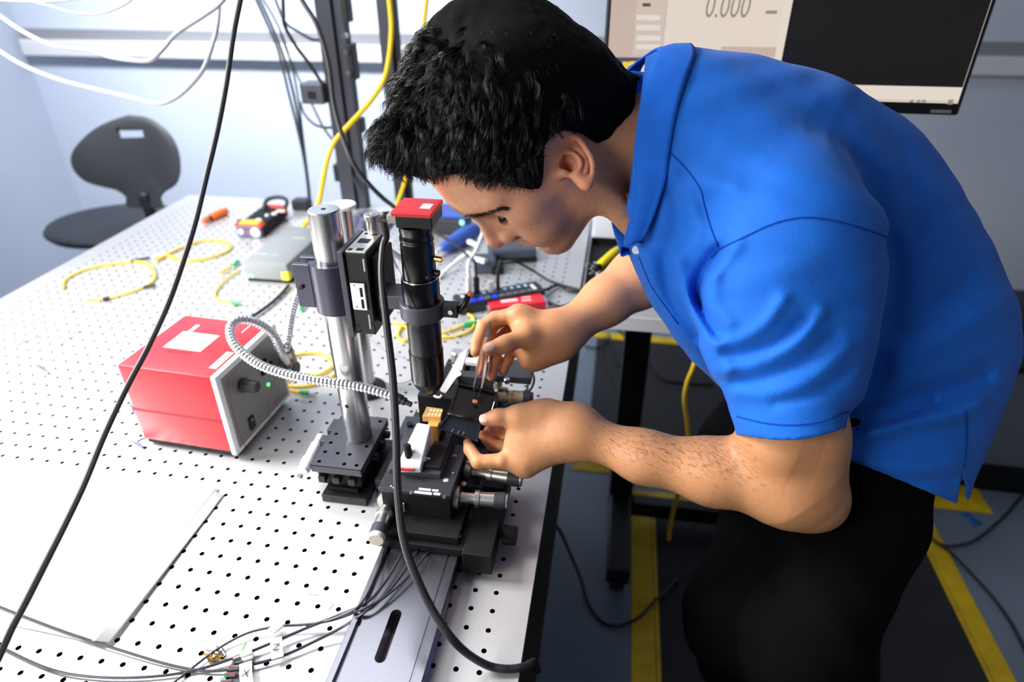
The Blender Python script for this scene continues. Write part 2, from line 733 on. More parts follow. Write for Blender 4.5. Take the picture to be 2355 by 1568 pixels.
mon = thing('monitor', 'wide black-framed monitor showing a measurement window, behind the person', 'monitor', (.775, .72, T))
MZ0, MZ1, MX0, MX1, MY = T + .413, T + .413 + .365, .470, 1.080, .682
M_BEZ = mat('black_bezel', srgb(14, 14, 16), rough=.35)


def screen(c, s=1.0):
    return mat('screen_%d_%d_%d' % c, (0.01, 0.01, 0.01), rough=.25, emit=(srgb(*c), s))


M_SC_P, M_SC_C, M_SC_B, M_SC_W, M_SC_G = screen((198, 176, 164)), screen((224, 210, 196)), screen((17, 15, 16)), screen((226, 214, 202)), screen((205, 188, 174))
M_SC_T, M_SC_BL, M_SC_GR, M_SC_YE, M_SC_D = screen((150, 138, 126)), screen((22, 76, 160)), screen((90, 190, 70)), screen((240, 200, 50)), screen((84, 72, 64))
part(mon, 'housing', bx(NB(), MX0, MX1, MY, MY + .035, MZ0, MZ1, .004), M_BEZ)
part(mon, 'stand_arm', bx(NB(), .745, .805, MY + .035, MY + .07, T + .0, MZ0 + .2, .004), M_BLACK)
part(mon, 'stand_base', bx(NB(), .65, .90, MY - .03, MY + .17, T, T + .014, .004), M_BLACK)


def mplane(u, v):
    return onplane(u, v, (0, MY, 0), (0, 1, 0))


SCR = part(mon, 'screen', bx(NB(), MX0 + .008, MX1 - .008, MY - .001, MY + .002, MZ0 + .020, MZ1 - .008), M_SC_C)


def panel(name, quad, m, lift):
    "flat area of the picture on the screen, given by two opposite pixel corners or world x,z ranges"
    x0, x1, z0, z1 = quad
    return part(SCR, name, bx(NB(), x0, x1, MY - .001 - lift, MY - .0008, z0, z1), m)


def pxr(u0, v0, u1, v1):
    a, b = mplane(u0, v0), mplane(u1, v1)
    return (a[0], b[0], b[2], a[2])


zb = mplane(1400, 131)[2]
xl = MX0 + .008
xd = mplane(1822, 0)[0]
panel('settings_panel', (xl, mplane(1530, 60)[0], zb, MZ1 - .01), M_SC_P, .0004)
panel('field_column', (mplane(1460, 60)[0], mplane(1528, 60)[0], zb + .004, MZ1 - .012), M_SC_G, .0006)
for v in (10, 37, 60, 84, 104):
    a = mplane(1464, v)
    b = mplane(1524, v)
    if v > 15:
        panel('text_field', (a[0], b[0] - .004, a[2] - .006, a[2] + .002), M_SC_W, .0009)
    else:
        panel('menu_mark', (a[0] + .01, b[0] - .02, a[2] - .003, a[2] + .002), M_SC_D, .0009)
panel('status_strip', (mplane(1658, 115)[0], mplane(1790, 115)[0], mplane(1790, 132)[2], mplane(1700, 107)[2]), M_SC_P, .0006)
panel('window_border', (xl, xd - .012, zb - .006, zb), M_SC_D, .0007)
panel('desktop_strip', (xl, mplane(1450, 150)[0], zb - .045, zb - .006), M_SC_BL, .0005)
panel('desktop_icon', (mplane(1405, 140)[0], mplane(1424, 140)[0], zb - .014, zb - .007), M_SC_GR, .0008)
panel('desktop_icon', (mplane(1432, 140)[0], mplane(1475, 140)[0], zb - .030, zb - .007), M_SC_YE, .0008)
panel('window_divider', (xd - .011, xd + .001, MZ0 + .06, MZ1 - .01), M_SC_W, .0008)
tb = mplane(2100, 198)[2]
panel('dark_window', (xd + .001, MX1 - .009, tb, MZ1 - .01), M_SC_B, .0006)
panel('task_bar', (xd - .2, MX1 - .009, MZ0 + .021, tb), M_SC_W, .0005)
panel('task_bar_line', (xd, MX1 - .009, tb - .024, tb - .022), M_SC_G, .0007)
for u in (2096, 2112, 2124):
    a = mplane(u, 232)
    panel('tray_icon', (a[0] - .003, a[0] + .003, a[2] - .002, a[2] + .002), M_SC_T, .0009)
a = mplane(2185, 234)
panel('tray_icon', (a[0] - .004, a[0] + .004, a[2] - .004, a[2] + .004), M_SC_T, .0009)
a = mplane(2164, 256)
part(mon, 'maker_mark', bx(NB(), a[0] - .016, a[0] + .016, MY - .0012, MY, a[2] - .0025, a[2] + .0025), mat('grey_print', srgb(120, 120, 124), rough=.5))
p = mplane(1672, 17)
text_obj(SCR, 'readout_text', '0.000', .050, Matrix.Translation((p[0], MY - .0022, p[2])) @ Matrix.Rotation(math.pi / 2, 4, 'X') @ Matrix.Diagonal((.66, 1, 1, 1)), M_SC_T, shear=.12)
p = mplane(1775, 27)
panel('unit_text', (p[0] - .010, p[0] + .008, p[2] - .003, p[2] + .002), M_SC_T, .0008)

# ---- grey cabinet far right
cab = thing('cabinet', 'low grey cabinet on a black plinth at the right edge', 'cabinet', (2.15, 1.55, 0))
M_CABG = mat('grey_cabinet_paint', srgb(118, 124, 134), rough=.5)
part(cab, 'body', bx(NB(), 1.60, 2.75, 1.30, 1.85, .085, .45, .004), M_CABG)
part(cab, 'plinth', bx(NB(), 1.62, 2.73, 1.27, 1.84, 0, .085), M_BLACKM)
part(cab, 'top', bx(NB(), 1.59, 2.76, 1.29, 1.86, .45, .475, .003), M_BLACK)
ch = thing('equipment_rack', 'brown panelled case with a bright metal corner standing on the cabinet', 'case', (2.3, 1.62, .475))
part(ch, 'body', bx(NB(), 2.045, 2.6, 1.45, 1.82, .475, .83, .004), mat('brown_panel', srgb(84, 66, 56), rough=.5, noise=(20, .1)))
part(ch, 'metal_corner', bx(NB(), 2.030, 2.045, 1.44, 1.46, .475, .84, .002), M_STEEL)

# ---- lab chair by the left wall
M_CHAIR = mat('black_chair_polyurethane', srgb(34, 36, 43), rough=.5, noise=(60, .1))
chair = thing('lab_chair', 'black lab chair with a rounded back and a hand slot by the left wall', 'chair', (-1.44, 1.63, 0))
CB = 2.28
bpts = [(920, 825), (800, 865), (690, 925), (600, 1010), (545, 1090), (528, 1160), (550, 1240), (620, 1310), (720, 1342), (810, 1362), (870, 1392), (915, 1440), (915, 1490), (1160, 1490), (1150, 1430), (1185, 1380), (1245, 1350), (1285, 1310), (1308, 1230), (1295, 1100), (1240, 985), (1150, 895), (1050, 842)]
slot = [(835, 925), (1025, 925), (1040, 990), (850, 995)]


def cpt(x, y, off=0.0):
    u, v = x * .3189, y * .3189
    c = pd(u, v, CB)
    k = (u - 293) / 125
    return c - CAMR[2] * (.02 * k * k) + CAMR[2] * off


bm = NB()
outer = [(x, y) for x, y in catmull([*bpts, bpts[0]], 3)[:-1]]
# stitch outer ring to the slot ring, front and back
hole = []
for i in range(4):
    a, b = slot[i], slot[(i + 1) % 4]
    hole += [(a[0] + (b[0] - a[0]) * t / 4, a[1] + (b[1] - a[1]) * t / 4) for t in range(4)]
cen2 = np.mean(slot, 0)
key = lambda q: math.atan2(q[1] - cen2[1], q[0] - cen2[0])
no = len(outer)
hring = []
for q in outer:      # matching point of the slot for each outline point
    an = key(q)
    hring.append(min(hole, key=lambda h_: abs(math.remainder(key(h_) - an, 2 * math.pi))))
NR = 6
grid = {}
for s, off in ((0, 0), (1, .022)):
    for j in range(NR + 1):
        t = j / NR
        for i in range(no):
            x = hring[i][0] + (outer[i][0] - hring[i][0]) * t
            y = hring[i][1] + (outer[i][1] - hring[i][1]) * t
            rim = .006 * (t ** 6)
            grid[s, j, i] = bm.verts.new(cpt(x, y, off + (rim if s == 0 else -rim)))
for s in (0, 1):
    for j in range(NR):
        for i in range(no):
            k = (i + 1) % no
            bm.faces.new((grid[s, j, i], grid[s, j, k], grid[s, j + 1, k], grid[s, j + 1, i]))
for j in (0, NR):
    for i in range(no):
        k = (i + 1) % no
        bm.faces.new((grid[0, j, i], grid[0, j, k], grid[1, j, k], grid[1, j, i]))
bmesh.ops.remove_doubles(bm, verts=bm.verts, dist=1e-5)
part(chair, 'backrest', bm, M_CHAIR, smooth='auto')
bm = NB()
scx, scy, srx, sry = -1.44, 1.60, .25, .23
prof = [(0, .0), (.010, .75), (.022, .95), (.036, 1.0), (.046, .97), (.050, .88), (.047, .6), (.044, .3), (.043, .02)]
rings = []
for z, k in prof:
    rings.append([bm.verts.new((scx + srx * k * math.cos(a) * (1 + .03 * math.cos(2 * a)), scy + sry * k * math.sin(a), T - .305 + z)) for a in np.arange(32) * math.pi / 16])
for a, b in zip(rings[:-1], rings[1:]):
    for i in range(32):
        bm.faces.new((a[i], a[(i + 1) % 32], b[(i + 1) % 32], b[i]))
bm.faces.new(rings[-1])
bmesh.ops.remove_doubles(bm, verts=bm.verts, dist=1e-5)
part(chair, 'seat', bm, M_CHAIR, smooth=True)
part(chair, 'gas_column', cyl(NB(), (scx, scy, .10), (scx, scy, T - .305), .026, 16), M_CHROME, smooth='auto')
bp0 = cpt(1035, 1490, .011)
part(chair, 'back_bracket', tube_bm(catmull([(scx + .05, scy + .05, T - .30), ((scx + bp0[0]) / 2 + .02, (scy + bp0[1]) / 2 + .06, T - .32), (bp0[0], bp0[1] + .02, bp0[2] - .06), tuple(bp0 + A(0, .01, .05))], 6), .02, 8), M_CHAIR, smooth=True)
for i in range(5):
    a = i * 2 * math.pi / 5 + .3
    e = (scx + .29 * math.cos(a), scy + .29 * math.sin(a))
    lg = part(chair, 'leg', tube_bm([(scx, scy, .115), (scx + .15 * math.cos(a), scy + .15 * math.sin(a), .095), (*e, .07)], [.022, .02, .016], 8), M_CHAIR, smooth=True)
    part(lg, 'caster', cyl(NB(), (e[0] - .012, e[1], .028), (e[0] + .012, e[1], .028), .028, 16, .004), M_RUBBER, smooth='auto')

# ---- two uprights at the back of the table
M_EXT = mat('dark_grey_extrusion', srgb(58, 60, 68), rough=.45, metal=.4)
up1 = thing('upright_post', 'dark slotted upright with clamps and brackets at the back of the table', 'post', (-.235, 1.20, T))


def ubox(bm, u0, u1, v0, v1, y, dy, bev=.002):
    "upright box between two pixel columns at depth plane y"
    a, b = py(u0, v0, y), py(u1, v1, y)
    return bx(bm, a[0], b[0], y, y + dy, b[2], a[2], bev)


xa, xb = py(757, 240, 1.19)[0], py(790, 240, 1.19)[0]
xc = py(812, 240, 1.19)[0]
bm = NB()
bx(bm, xa, xb, 1.185, 1.232, T, T + .95)
bx(bm, xb + .004, xc, 1.195, 1.232, T, T + .95)
bx(bm, xb, xb + .004, 1.205, 1.225, T, T + .95)
up1_body = part(up1, 'slotted_profile', bm, M_EXT)
for (z0, z1, side) in ((.60, .72, -1), (.36, .45, 1), (.50, .56, 1), (.22, .26, 1), (.08, .13, -1), (.30, .34, -1)):
    x = xa - .016 if side < 0 else xc
    part(up1, 'clamp', bx(NB(), x, x + .016, 1.188, 1.228, T + z0, T + z1, .003), M_BLACK)
a, b = py(690, 190, 1.17), py(765, 240, 1.17)
br = part(up1, 'grey_bracket', bx(NB(), a[0], xa, 1.16, 1.22, b[2], a[2], .004), M_GREYA)
part(br, 'bracket_slot', bx(NB(), (a[0] + xa) / 2 - .01, (a[0] + xa) / 2 + .012, 1.158, 1.164, b[2] + .015, a[2] - .02), M_BLACKM)
for z in (.47, .38, .43):
    part(up1, 'screw', cyl(NB(), (xc + .001, 1.18, T + z), (xc + .001, 1.196, T + z), .007, 12), M_CHROME, smooth='auto')
up2 = thing('upright_post', 'smooth dark grey upright behind the head at the back of the table', 'post', (-.12, 1.20, T))
xa2, xb2 = py(893, 300, 1.19)[0], py(928, 300, 1.19)[0]
part(up2, 'profile', bx(NB(), xa2, xb2 - .012, 1.19, 1.232, T, T + .95, .002), M_EXT)
part(up2, 'side_flange', bx(NB(), xb2 - .012, xb2, 1.205, 1.232, T, T + .95, .001), M_BLACK)

# ================================================================ RED LIGHT SOURCE
RBC = A(-.0945, .180)
RBA = math.radians(-3.6)
lamp = thing('light_source', 'red fibre-optic light source box with a grey control panel on the table', 'light source', (RBC[0], RBC[1], T), RBA)
LW, LD, LZ0, LZ1 = .0815, .0775, .012, .148
bm = NB()
bx(bm, -LW, LW - .010, -LD, LD, LZ0, LZ1, .004)
shell = part(lamp, 'housing', bm, M_REDBOX, smooth='auto', local=True)
# lid seam: a recessed dark red line round the front and left side
M_DRED = mat('dark_red_seam', srgb(150, 14, 30), rough=.5)
bm = NB()
bx(bm, -LW - .0004, LW - .012, -LD - .0004, LD + .0004, .068, .0715)
part(lamp, 'lid_seam', bm, M_DRED, local=True)
bm = NB()
bx(bm, LW - .010, LW, -LD - .003, LD + .003, LZ0 - .003, LZ1 + .003, .003)
part(lamp, 'bezel', bm, M_WHITEPL, smooth='auto', local=True)
bm = NB()
bx(bm, LW - .001, LW + .0012, -LD + .006, LD - .006, LZ0 + .006, LZ1 - .006, .0005)
panel_ = part(lamp, 'control_panel', bm, mat('grey_panel', srgb(132, 132, 128), rough=.45, metal=.3), local=True)
for sx in (-1, 1):
    for sy in (-1, 1):
        part(lamp, 'foot', cyl(NB(), (sx * (LW - .02), sy * (LD - .015), 0), (sx * (LW - .02), sy * (LD - .015), LZ0 + .002), .010, 16), M_RUBBER, local=True)
bm = NB()
bx(bm, -LW + .004, LW - .006, -LD + .004, LD - .004, .004, LZ0 + .001)
part(lamp, 'base_tray', bm, M_BLACKM, local=True)
Mi = wmat(lamp)
PX = Mi @ Vector((LW + .0012, 0, 0))
PN = Mi.to_3x3() @ Vector((1, 0, 0))


def pp(u, v):
    "point of the control panel seen at a pixel, in the lamp's own frame"
    return Mi.inverted() @ Vector(onplane(u, v, PX, PN))


def pcyl(name, u, v, prof, m, label=None, n=24, parent=None):
    q = pp(u, v)
    bm = lathe(NB(), q, q + Vector((1, 0, 0)), prof, n)
    return part(parent or lamp, name, bm, m, smooth='auto', local=True, label=label)


kb = pcyl('dimmer_knob', 556, 885, [(0, .0105), (.005, .0115), (.006, .0095), (.024, .0088), (.026, .0078), (.026, .0)], M_DARKPL)
pcyl('indicator_lamp', 616, 884, [(0, .0032), (.002, .003), (.003, .0016)], mat('green_led', (.05, .5, .1), rough=.3, emit=((.12, 1, .25), 1.6)), label='green indicator lamp')
q = pp(578, 971)
bm = bx(NB(), q.x, q.x + .003, q.y - .0065, q.y + .0065, q.z - .011, q.z + .011, .001)
sw = part(lamp, 'rocker_switch', bm, M_BLACK, smooth='auto', local=True)
part(sw, 'switch_mark', bx(NB(), q.x + .003, q.x + .0034, q.y - .001, q.y + .001, q.z + .003, q.z + .008), mat('switch_print', srgb(170, 170, 170)), local=True)
for (u, v, r) in ((607, 829, .0042), (622, 834, .0034), (604, 858, .004)):
    pcyl('round_socket', u, v, [(0, r), (.002, r), (.002, r * .5), (.0005, r * .5)], M_BLACKM)
# red outline printed on the panel
M_RPRINT = mat('red_print', srgb(170, 60, 62), rough=.6)


def strip(pts, w, parent, name, m):
    bm = NB()
    for a, b in zip(pts[:-1], pts[1:]):
        d = (b - a).normalized()
        s = Vector((1, 0, 0)).cross(d) * w / 2
        vs = [bm.verts.new(p + Vector((.0002, 0, 0))) for p in (a - s, b - s, b + s, a + s)]
        bm.faces.new(vs)
    return part(parent, name, bm, m, local=True)


strip([pp(*q) for q in ((642, 820), (632, 868), (616, 915), (617, 940), (620, 965), (566, 1030), (552, 1000), (530, 925), (523, 870), (545, 850))], .0011, lamp, 'panel_outline', M_RPRINT)
q = pp(636, 921)
part(lamp, 'maker_mark', bx(NB(), q.x, q.x + .0003, q.y - .008, q.y + .008, q.z - .0022, q.z + .0022), M_RPRINT, local=True)
# top: grip slot and white stickers
M_STICK = mat('white_sticker', srgb(240, 238, 236), rough=.6)


def tp(u, v):
    return Mi.inverted() @ Vector(pz(u, v, LZ1))


a, b = tp(386, 806), tp(440, 812)
part(lamp, 'grip_slot', bx(NB(), a.x, b.x, a.y - .003, a.y + .002, LZ1 - .002, LZ1 + .0003), M_DRED, local=True)
a, b = tp(430, 800), tp(500, 812)
part(lamp, 'slot_edge', bx(NB(), a.x, b.x, a.y - .0022, a.y - .001, LZ1 - .001, LZ1 + .0003), M_DRED, local=True)
for (u0, v0, u1, v1) in ((375, 798, 505, 772), (480, 846, 545, 812), (432, 762, 460, 748), (555, 765, 580, 745)):
    a, b = tp(u0, v0), tp(u1, v1)
    x0, x1 = sorted((a.x, b.x))
    y0, y1 = sorted((a.y, b.y))
    part(lamp, 'sticker', bx(NB(), x0, min(x1, LW - .016), y0, y1, LZ1 - .0005, LZ1 + .0003), M_STICK, local=True)

# gooseneck light guides
M_GOOSE = mat('silver_gooseneck', (.80, .80, .80), rough=.25, metal=.9)


def goose(name, pts, r, pitch=.0054, seg=10):
    c = catmull(pts, seg)
    # resample evenly and ripple the radius
    s = np.r_[0, np.cumsum(np.linalg.norm(np.diff(c, axis=0), axis=1))]
    n = int(s[-1] / (pitch / 6))
    t = np.linspace(0, s[-1], n)
    c = np.stack([np.interp(t, s, c[:, k]) for k in range(3)], 1)
    rr = r * (1 - .20 * (np.cos(t / pitch * 2 * math.pi) > .45))
    return tube_bm(c, rr, 12)


gg = thing('gooseneck_guide', 'bright ribbed gooseneck light guide curling from the red box to the chip', 'light guide', tuple(pd(640, 832, 1.0)))
S0 = Mi @ pp(655, 835)
gpts = [Mi @ (pp(648, 838) + Vector((.012, 0, 0))), pd(646, 806, .985), pd(628, 768, .96), pd(590, 742, .935), pd(552, 735, .915), pd(530, 752, .90), pd(538, 790, .885), pd(585, 832, .875), pd(650, 858, .868), pd(740, 876, .862), pd(830, 890, .858), pd(905, 911, .856)]
part(gg, 'ribbed_tube', goose('ribbed_tube', [A(*p) for p in gpts], .0066), M_GOOSE, smooth=True)
d_ = (pd(952, 933, .85) - pd(905, 911, .856))
p0 = pd(905, 911, .856)
part(gg, 'black_tip', lathe(NB(), p0, p0 + d_, [(0, .0068), (.012, .0068), (.013, .0055), (.018, .0055), (.0185, .0035), (.027, .0035)], 16), M_BLACK, smooth='auto')
e0 = Mi @ (pp(652, 842) + Vector((.0, 0, 0)))
e1 = Mi @ (pp(648, 838) + Vector((.013, 0, 0)))
part(gg, 'black_ferrule', cyl(NB(), A(*gpts[0]) * 1.0, pd(643, 800, .982), .0078, 16, .001), M_BLACK, smooth='auto')
g2 = thing('gooseneck_guide', 'second ribbed gooseneck guide rising behind the clamp of the silver post', 'light guide', tuple(pd(660, 812, 1.0)))
q2 = [Mi @ (pp(660, 826) + Vector((.010, 0, 0))), pd(660, 800, .99), pd(664, 760, 1.0), pd(672, 715, 1.02), pd(686, 672, 1.04), pd(706, 642, 1.06), pd(730, 622, 1.06), pd(760, 628, 1.04)]
part(g2, 'ribbed_tube', goose('ribbed_tube', [A(*p) for p in q2], .0066), M_GOOSE, smooth=True)
part(g2, 'black_ferrule', cyl(NB(), Vector(q2[0]), Vector(q2[1]), .0078, 16, .001), M_BLACK, smooth='auto')
hub_ = part(lamp, 'guide_coupler', cyl(NB(), Mi @ pp(668, 846), Mi @ (pp(668, 846) + Vector((.012, 0, 0))), .0125, 20, .001), M_BLACK, smooth='auto')
part(lamp, 'coupler_collar', cyl(NB(), Mi @ pp(655, 832), Mi @ (pp(655, 832) + Vector((.010, 0, 0))), .015, 20, .001), M_NICKEL, smooth='auto')

# ================================================================ POST STAND ON ITS TRANSLATION STAGE
PZ = .058
stand = thing('post_stand', 'thick silver post bolted to a black translation stage', 'stand', (.170, .10, T))
PC = A(.1715, .1135)
PTOP = .398
# platform with notched left side and real holes
pxs = [.1375, .156, .1735, .191]
pys = [.052, .072, .092, .112, .132, .150]
skip = lambda i, j: (i, j) in ((1, 2), (2, 3), (1, 3), (2, 4), (1, 4), (3, 3), (3, 4), (2, 2), (0, 4), (3, 1), (1, 0), (2, 5), (0, 5))
V, F, MI = hole_plate(pxs, pys, .1285, .2000, .0435, .158, T + PZ, .0030, .008, skip)
bm = NB()
me_ = pymesh('perforated_platform', V, F)
me_.polygons.foreach_set('material_index', MI)
pl = link('perforated_platform', me_, [M_GREYA, M_BLACKM], stand)
pl.location = -Vector(stand.location)
bm = NB()
bx(bm, .1285, .2000, .0435, .158, T + PZ - .012, T + PZ - .0085)
for a in ((.1285, .131, .0435, .158), (.1975, .2000, .0435, .158), (.1285, .2, .0435, .046), (.1285, .2, .1555, .158)):
    bx(bm, *a, T + PZ - .0085, T + PZ - .0002)
o = part(stand, 'platform_rim', bm, M_GREYA)
o['kind'] = 'stuff'
bm = NB()
bx(bm, .120, .1290, .118, .146, T + PZ - .010, T + PZ, .001)
bx(bm, .116, .1290, .098, .112, T + PZ - .016, T + PZ - .004, .001)
part(stand, 'side_bracket', bm, M_GREYA)
bm = NB()
bx(bm, .133, .195, .050, .152, T + .020, T + PZ - .012, .001)
part(stand, 'stage_body', bm, M_BLACKM)
for x in (.137, .158, .180):
    part(stand, 'guide_rail', bx(NB(), x, x + .010, .040, .156, T + .030, T + .040, .001), M_BLACK)
bm = NB()
bx(bm, .140, .205, .035, .165, T, T + .012, .001)
part(stand, 'base_plate', bm, M_BLACK)
part(stand, 'riser_plate', bx(NB(), .146, .190, .045, .16, T + .012, T + .020), M_BLACKM)
b0, b1 = pz(738, 1003, .036), pz(694, 1088, .036)
mb = part(stand, 'micrometer_barrel', lathe(NB(), b0, b1, [(0, .0060), (.02, .0060), (.021, .0078), (.052, .0078), (.053, .0090), (.072, .0090), (.074, .0075), (.078, .0070)], 20), mat('white_barrel', srgb(236, 236, 238), rough=.3, spec=.6), smooth='auto')
dd = (b1 - b0) / np.linalg.norm(b1 - b0)
part(mb, 'end_screw', cyl(NB(), b1 + dd * .004, b1 + dd * .012, .0035, 10), M_NICKEL, smooth='auto')
part(stand, 'mounting_bar', bx(NB(), .207, .236, .065, .215, T, T + .022, .002), M_GREYA)
for y in (.085, .19):
    part(stand, 'cap_screw', cyl(NB(), (.2215, y, T + .022), (.2215, y, T + .027), .005, 14), M_BLACK, smooth='auto')
for (x, y) in ((.205, .09), (.205, .118), (.205, .14)):
    part(stand, 'side_knob', cyl(NB(), (.198, y, T + .042), (.207, y, T + .042), .006, 12, .001), M_BLACK, smooth='auto')
# the post
bm = NB()
lathe(bm, (PC[0], PC[1], T + PZ), (PC[0], PC[1], T + PTOP), [(0, .0185), (.001, .0190), (PTOP - PZ - .0015, .0190), (PTOP - PZ, .0176)], 40)
post = part(stand, 'post', bm, M_STEEL, smooth='auto', label='brushed silver post')
part(post, 'end_socket', cyl(NB(), (PC[0], PC[1], T + PTOP - .0005), (PC[0], PC[1], T + PTOP + .0002), .003, 10), M_BLACKM)
for v in (616, 935):
    dz = up_h = None
    # cross holes on the near side of the post
    q = onplane(742 if v == 616 else 797, v, (PC[0] - .006, PC[1] - .018, 0), (.3, .95, 0))
    n = A(q[0] - PC[0], q[1] - PC[1], 0)
    n /= np.linalg.norm(n)
    q = A(PC[0], PC[1], q[2]) + n * .0188
    part(post, 'cross_hole', cyl(NB(), q - n * .001, q + n * .0004, .0030, 12), M_BLACKM)

# clamp on the post and vertical stage
vst = thing('focus_stage', 'black vertical focusing stage clamped to the silver post', 'stage', (.20, .10, T + .24))
zt, zb_ = T + .333, T + .268
bm = NB()
ring = [(PC[0] + .0265 * math.cos(a), PC[1] + .0265 * math.sin(a)) for a in np.linspace(math.radians(-80), math.radians(200), 18)]
inner = [(PC[0] + .0194 * math.cos(a), PC[1] + .0194 * math.sin(a)) for a in np.linspace(math.radians(200), math.radians(-80), 18)]
ring = [(PC[0] + .0275 * math.cos(a), PC[1] + .0275 * math.sin(a)) for a in np.linspace(math.radians(-165), math.radians(165), 22)]
inner = [(PC[0] + .0194 * math.cos(a), PC[1] + .0194 * math.sin(a)) for a in np.linspace(math.radians(165), math.radians(-165), 22)]
prism(bm, ring + inner, zb_, zt)
M_CLAMP = mat('anodised_clamp', srgb(78, 78, 92), rough=.28, metal=.6)
cl = part(vst, 'post_clamp', bm, M_CLAMP, smooth='auto')
for sy in (-1, 1):
    bm = bx(NB(), PC[0] - .046, PC[0] - .0235, PC[1] + sy * .011 - .0035, PC[1] + sy * .011 + .0035, zb_ + .004, zt - .002, .001)
    part(cl, 'clamp_jaw', bm, M_CLAMP)
part(cl, 'clamp_screw', cyl(NB(), (PC[0] - .037, PC[1] - .018, (zt + zb_) / 2), (PC[0] - .037, PC[1] + .018, (zt + zb_) / 2), .0028, 12), M_BLACK)
SX0, SX1, SX2 = .1935, .2005, .2275
SY0, SY1 = .088, .155
SZ0, SZ1 = T + .246, T + .3555
part(vst, 'back_plate', bx(NB(), SX0, SX1, SY0 - .004, SY1, SZ0 - .004, SZ1 + .002, .0008), M_GREYA)
blk = part(vst, 'stage_block', bx(NB(), SX1 + .0012, SX2, SY0, SY1, SZ0, SZ1, .0008), M_BLACK)
part(vst, 'moving_plate', bx(NB(), SX2 + .001, SX2 + .010, SY0 + .012, SY1 - .004, SZ0 + .012, SZ1 - .010, .0008), M_BLACKM)
M_PLATE = mat('bare_aluminium_plate', (.72, .73, .72), rough=.35, metal=.85)
a, b = py(804, 648, SY0), py(846, 712, SY0)
lk = part(vst, 'locking_plate', bx(NB(), SX1 + .003, SX1 + .022, SY0 - .003, SY0, b[2], a[2], .0012), M_PLATE)
for z in (.25, .68):
    zz = b[2] + (a[2] - b[2]) * z
    part(lk, 'plate_slot', bx(NB(), SX1 + .015, SX1 + .0182, SY0 - .0034, SY0 - .0028, zz - .006, zz + .006), M_BLACKM)
for z in (.10, .92):
    zz = b[2] + (a[2] - b[2]) * z
    part(lk, 'plate_screw', cyl(NB(), (SX1 + .007, SY0 - .0042, zz), (SX1 + .007, SY0 - .0025, zz), .0018, 10), M_CHROME)
M_TXT = mat('white_print', srgb(190, 190, 190), rough=.6)
for (u, v, h_) in ((838, 610, .016), (851, 740, .020)):
    q = py(u, v, SY0)
    part(blk, 'printed_label', bx(NB(), q[0] - .0015, q[0] + .0005, SY0 - .0004, SY0 + .0002, q[2] - h_ / 2, q[2] + h_ / 2), M_TXT)
for (u, v) in ((827, 748), (829, 762), (872, 745)):
    q = py(u, v, SY0)
    part(blk, 'screw_hole', cyl(NB(), (min(q[0], SX2 - .003), SY0 - .0004, max(q[2], SZ0 + .004)), (min(q[0], SX2 - .003), SY0 + .001, max(q[2], SZ0 + .004)), .0018, 10), M_BLACKM)
# top plate with cut-outs
tpz = SZ1 + .0006
top = part(vst, 'top_plate', bx(NB(), SX1 + .002, SX2 - .001, SY0 + .001, SY1 - .003, SZ1, tpz + .0012), M_PLATE)
for (x0, x1, y0, y1) in ((.207, .221, .115, .128), (.204, .209, .091, .097), (.214, .222, .092, .099), (.206, .211, .142, .147), (.216, .223, .140, .145)):
    part(top, 'cut_out', bx(NB(), x0, x1, y0, y1, tpz + .0005, tpz + .0015), M_BLACKM)
kx, ky = .2165, .150
part(vst, 'drive_knob', lathe(NB(), (kx, ky, SZ1 + .001), (kx, ky, SZ1 + .04), [(0, .0088), (.018, .0088), (.019, .0108), (.024, .0108), (.025, .0098), (.0255, .0035), (.023, .003)], 24), M_NICKEL, smooth='auto')

# ================================================================ ZOOM MICROSCOPE TUBE
TC = A(.2925, .0830)


def tz(v):
    "height on the tube axis seen at picture row v"
    lo_, hi_ = T, T + .7
    for _ in range(50):
        m = (lo_ + hi_) / 2
        if proj(A(TC[0], TC[1], m))[1] > v:
            lo_ = m
        else:
            hi_ = m
    return lo_


zbot, ztop = tz(897), tz(514)
scope = thing('microscope_tube', 'black zoom microscope tube with a red camera held above the stage', 'microscope', (TC[0], TC[1], zbot))


def tl(prof):
    return lathe(NB(), (TC[0], TC[1], zbot), (TC[0], TC[1], zbot + 1), prof, 36)


def zz_(v):
    return tz(v) - zbot


part(scope, 'objective_end', tl([(-.004, .0085), (.0, .0095), (zz_(893), .013), (zz_(880), .0185), (zz_(868), .0212)]), M_BLACK, smooth='auto')
part(scope, 'objective_barrel', tl([(zz_(868), .0214), (zz_(806), .0214), (zz_(803), .0208)]), M_GLOSS, smooth='auto')
part(scope, 'zoom_sleeve', tl([(zz_(803), .0206), (zz_(740), .0206), (zz_(737), .0200), (zz_(728), .0200)]), mat('satin_black_sleeve', srgb(30, 30, 34), rough=.30), smooth='auto')
part(scope, 'main_barrel', tl([(zz_(690), .0222), (zz_(640), .0222), (zz_(637), .0212), (zz_(634), .0206)]), M_GLOSS, smooth='auto')
part(scope, 'upper_barrel', tl([(zz_(634), .0196), (zz_(560), .0193), (zz_(556), .0186), (zz_(551), .0186), (zz_(547), .0193), (zz_(541), .0193), (zz_(538), .0186), (zz_(532), .0186), (zz_(529), .0192), (zz_(516), .0190)]), M_GLOSS, smooth='auto')
M_RINGM = mat('bright_ring_line', (.7, .7, .7), rough=.2, metal=1)
for v, r in ((636, .0209), (548.5, .0190), (803.5, .0209)):
    z = zz_(v)
    part(scope, 'trim_ring', tl([(z - .0005, r), (z - .0005, r + .0006), (z + .0005, r + .0006), (z + .0005, r)]), M_BLACK if v != 636 else M_RINGM, smooth='auto')
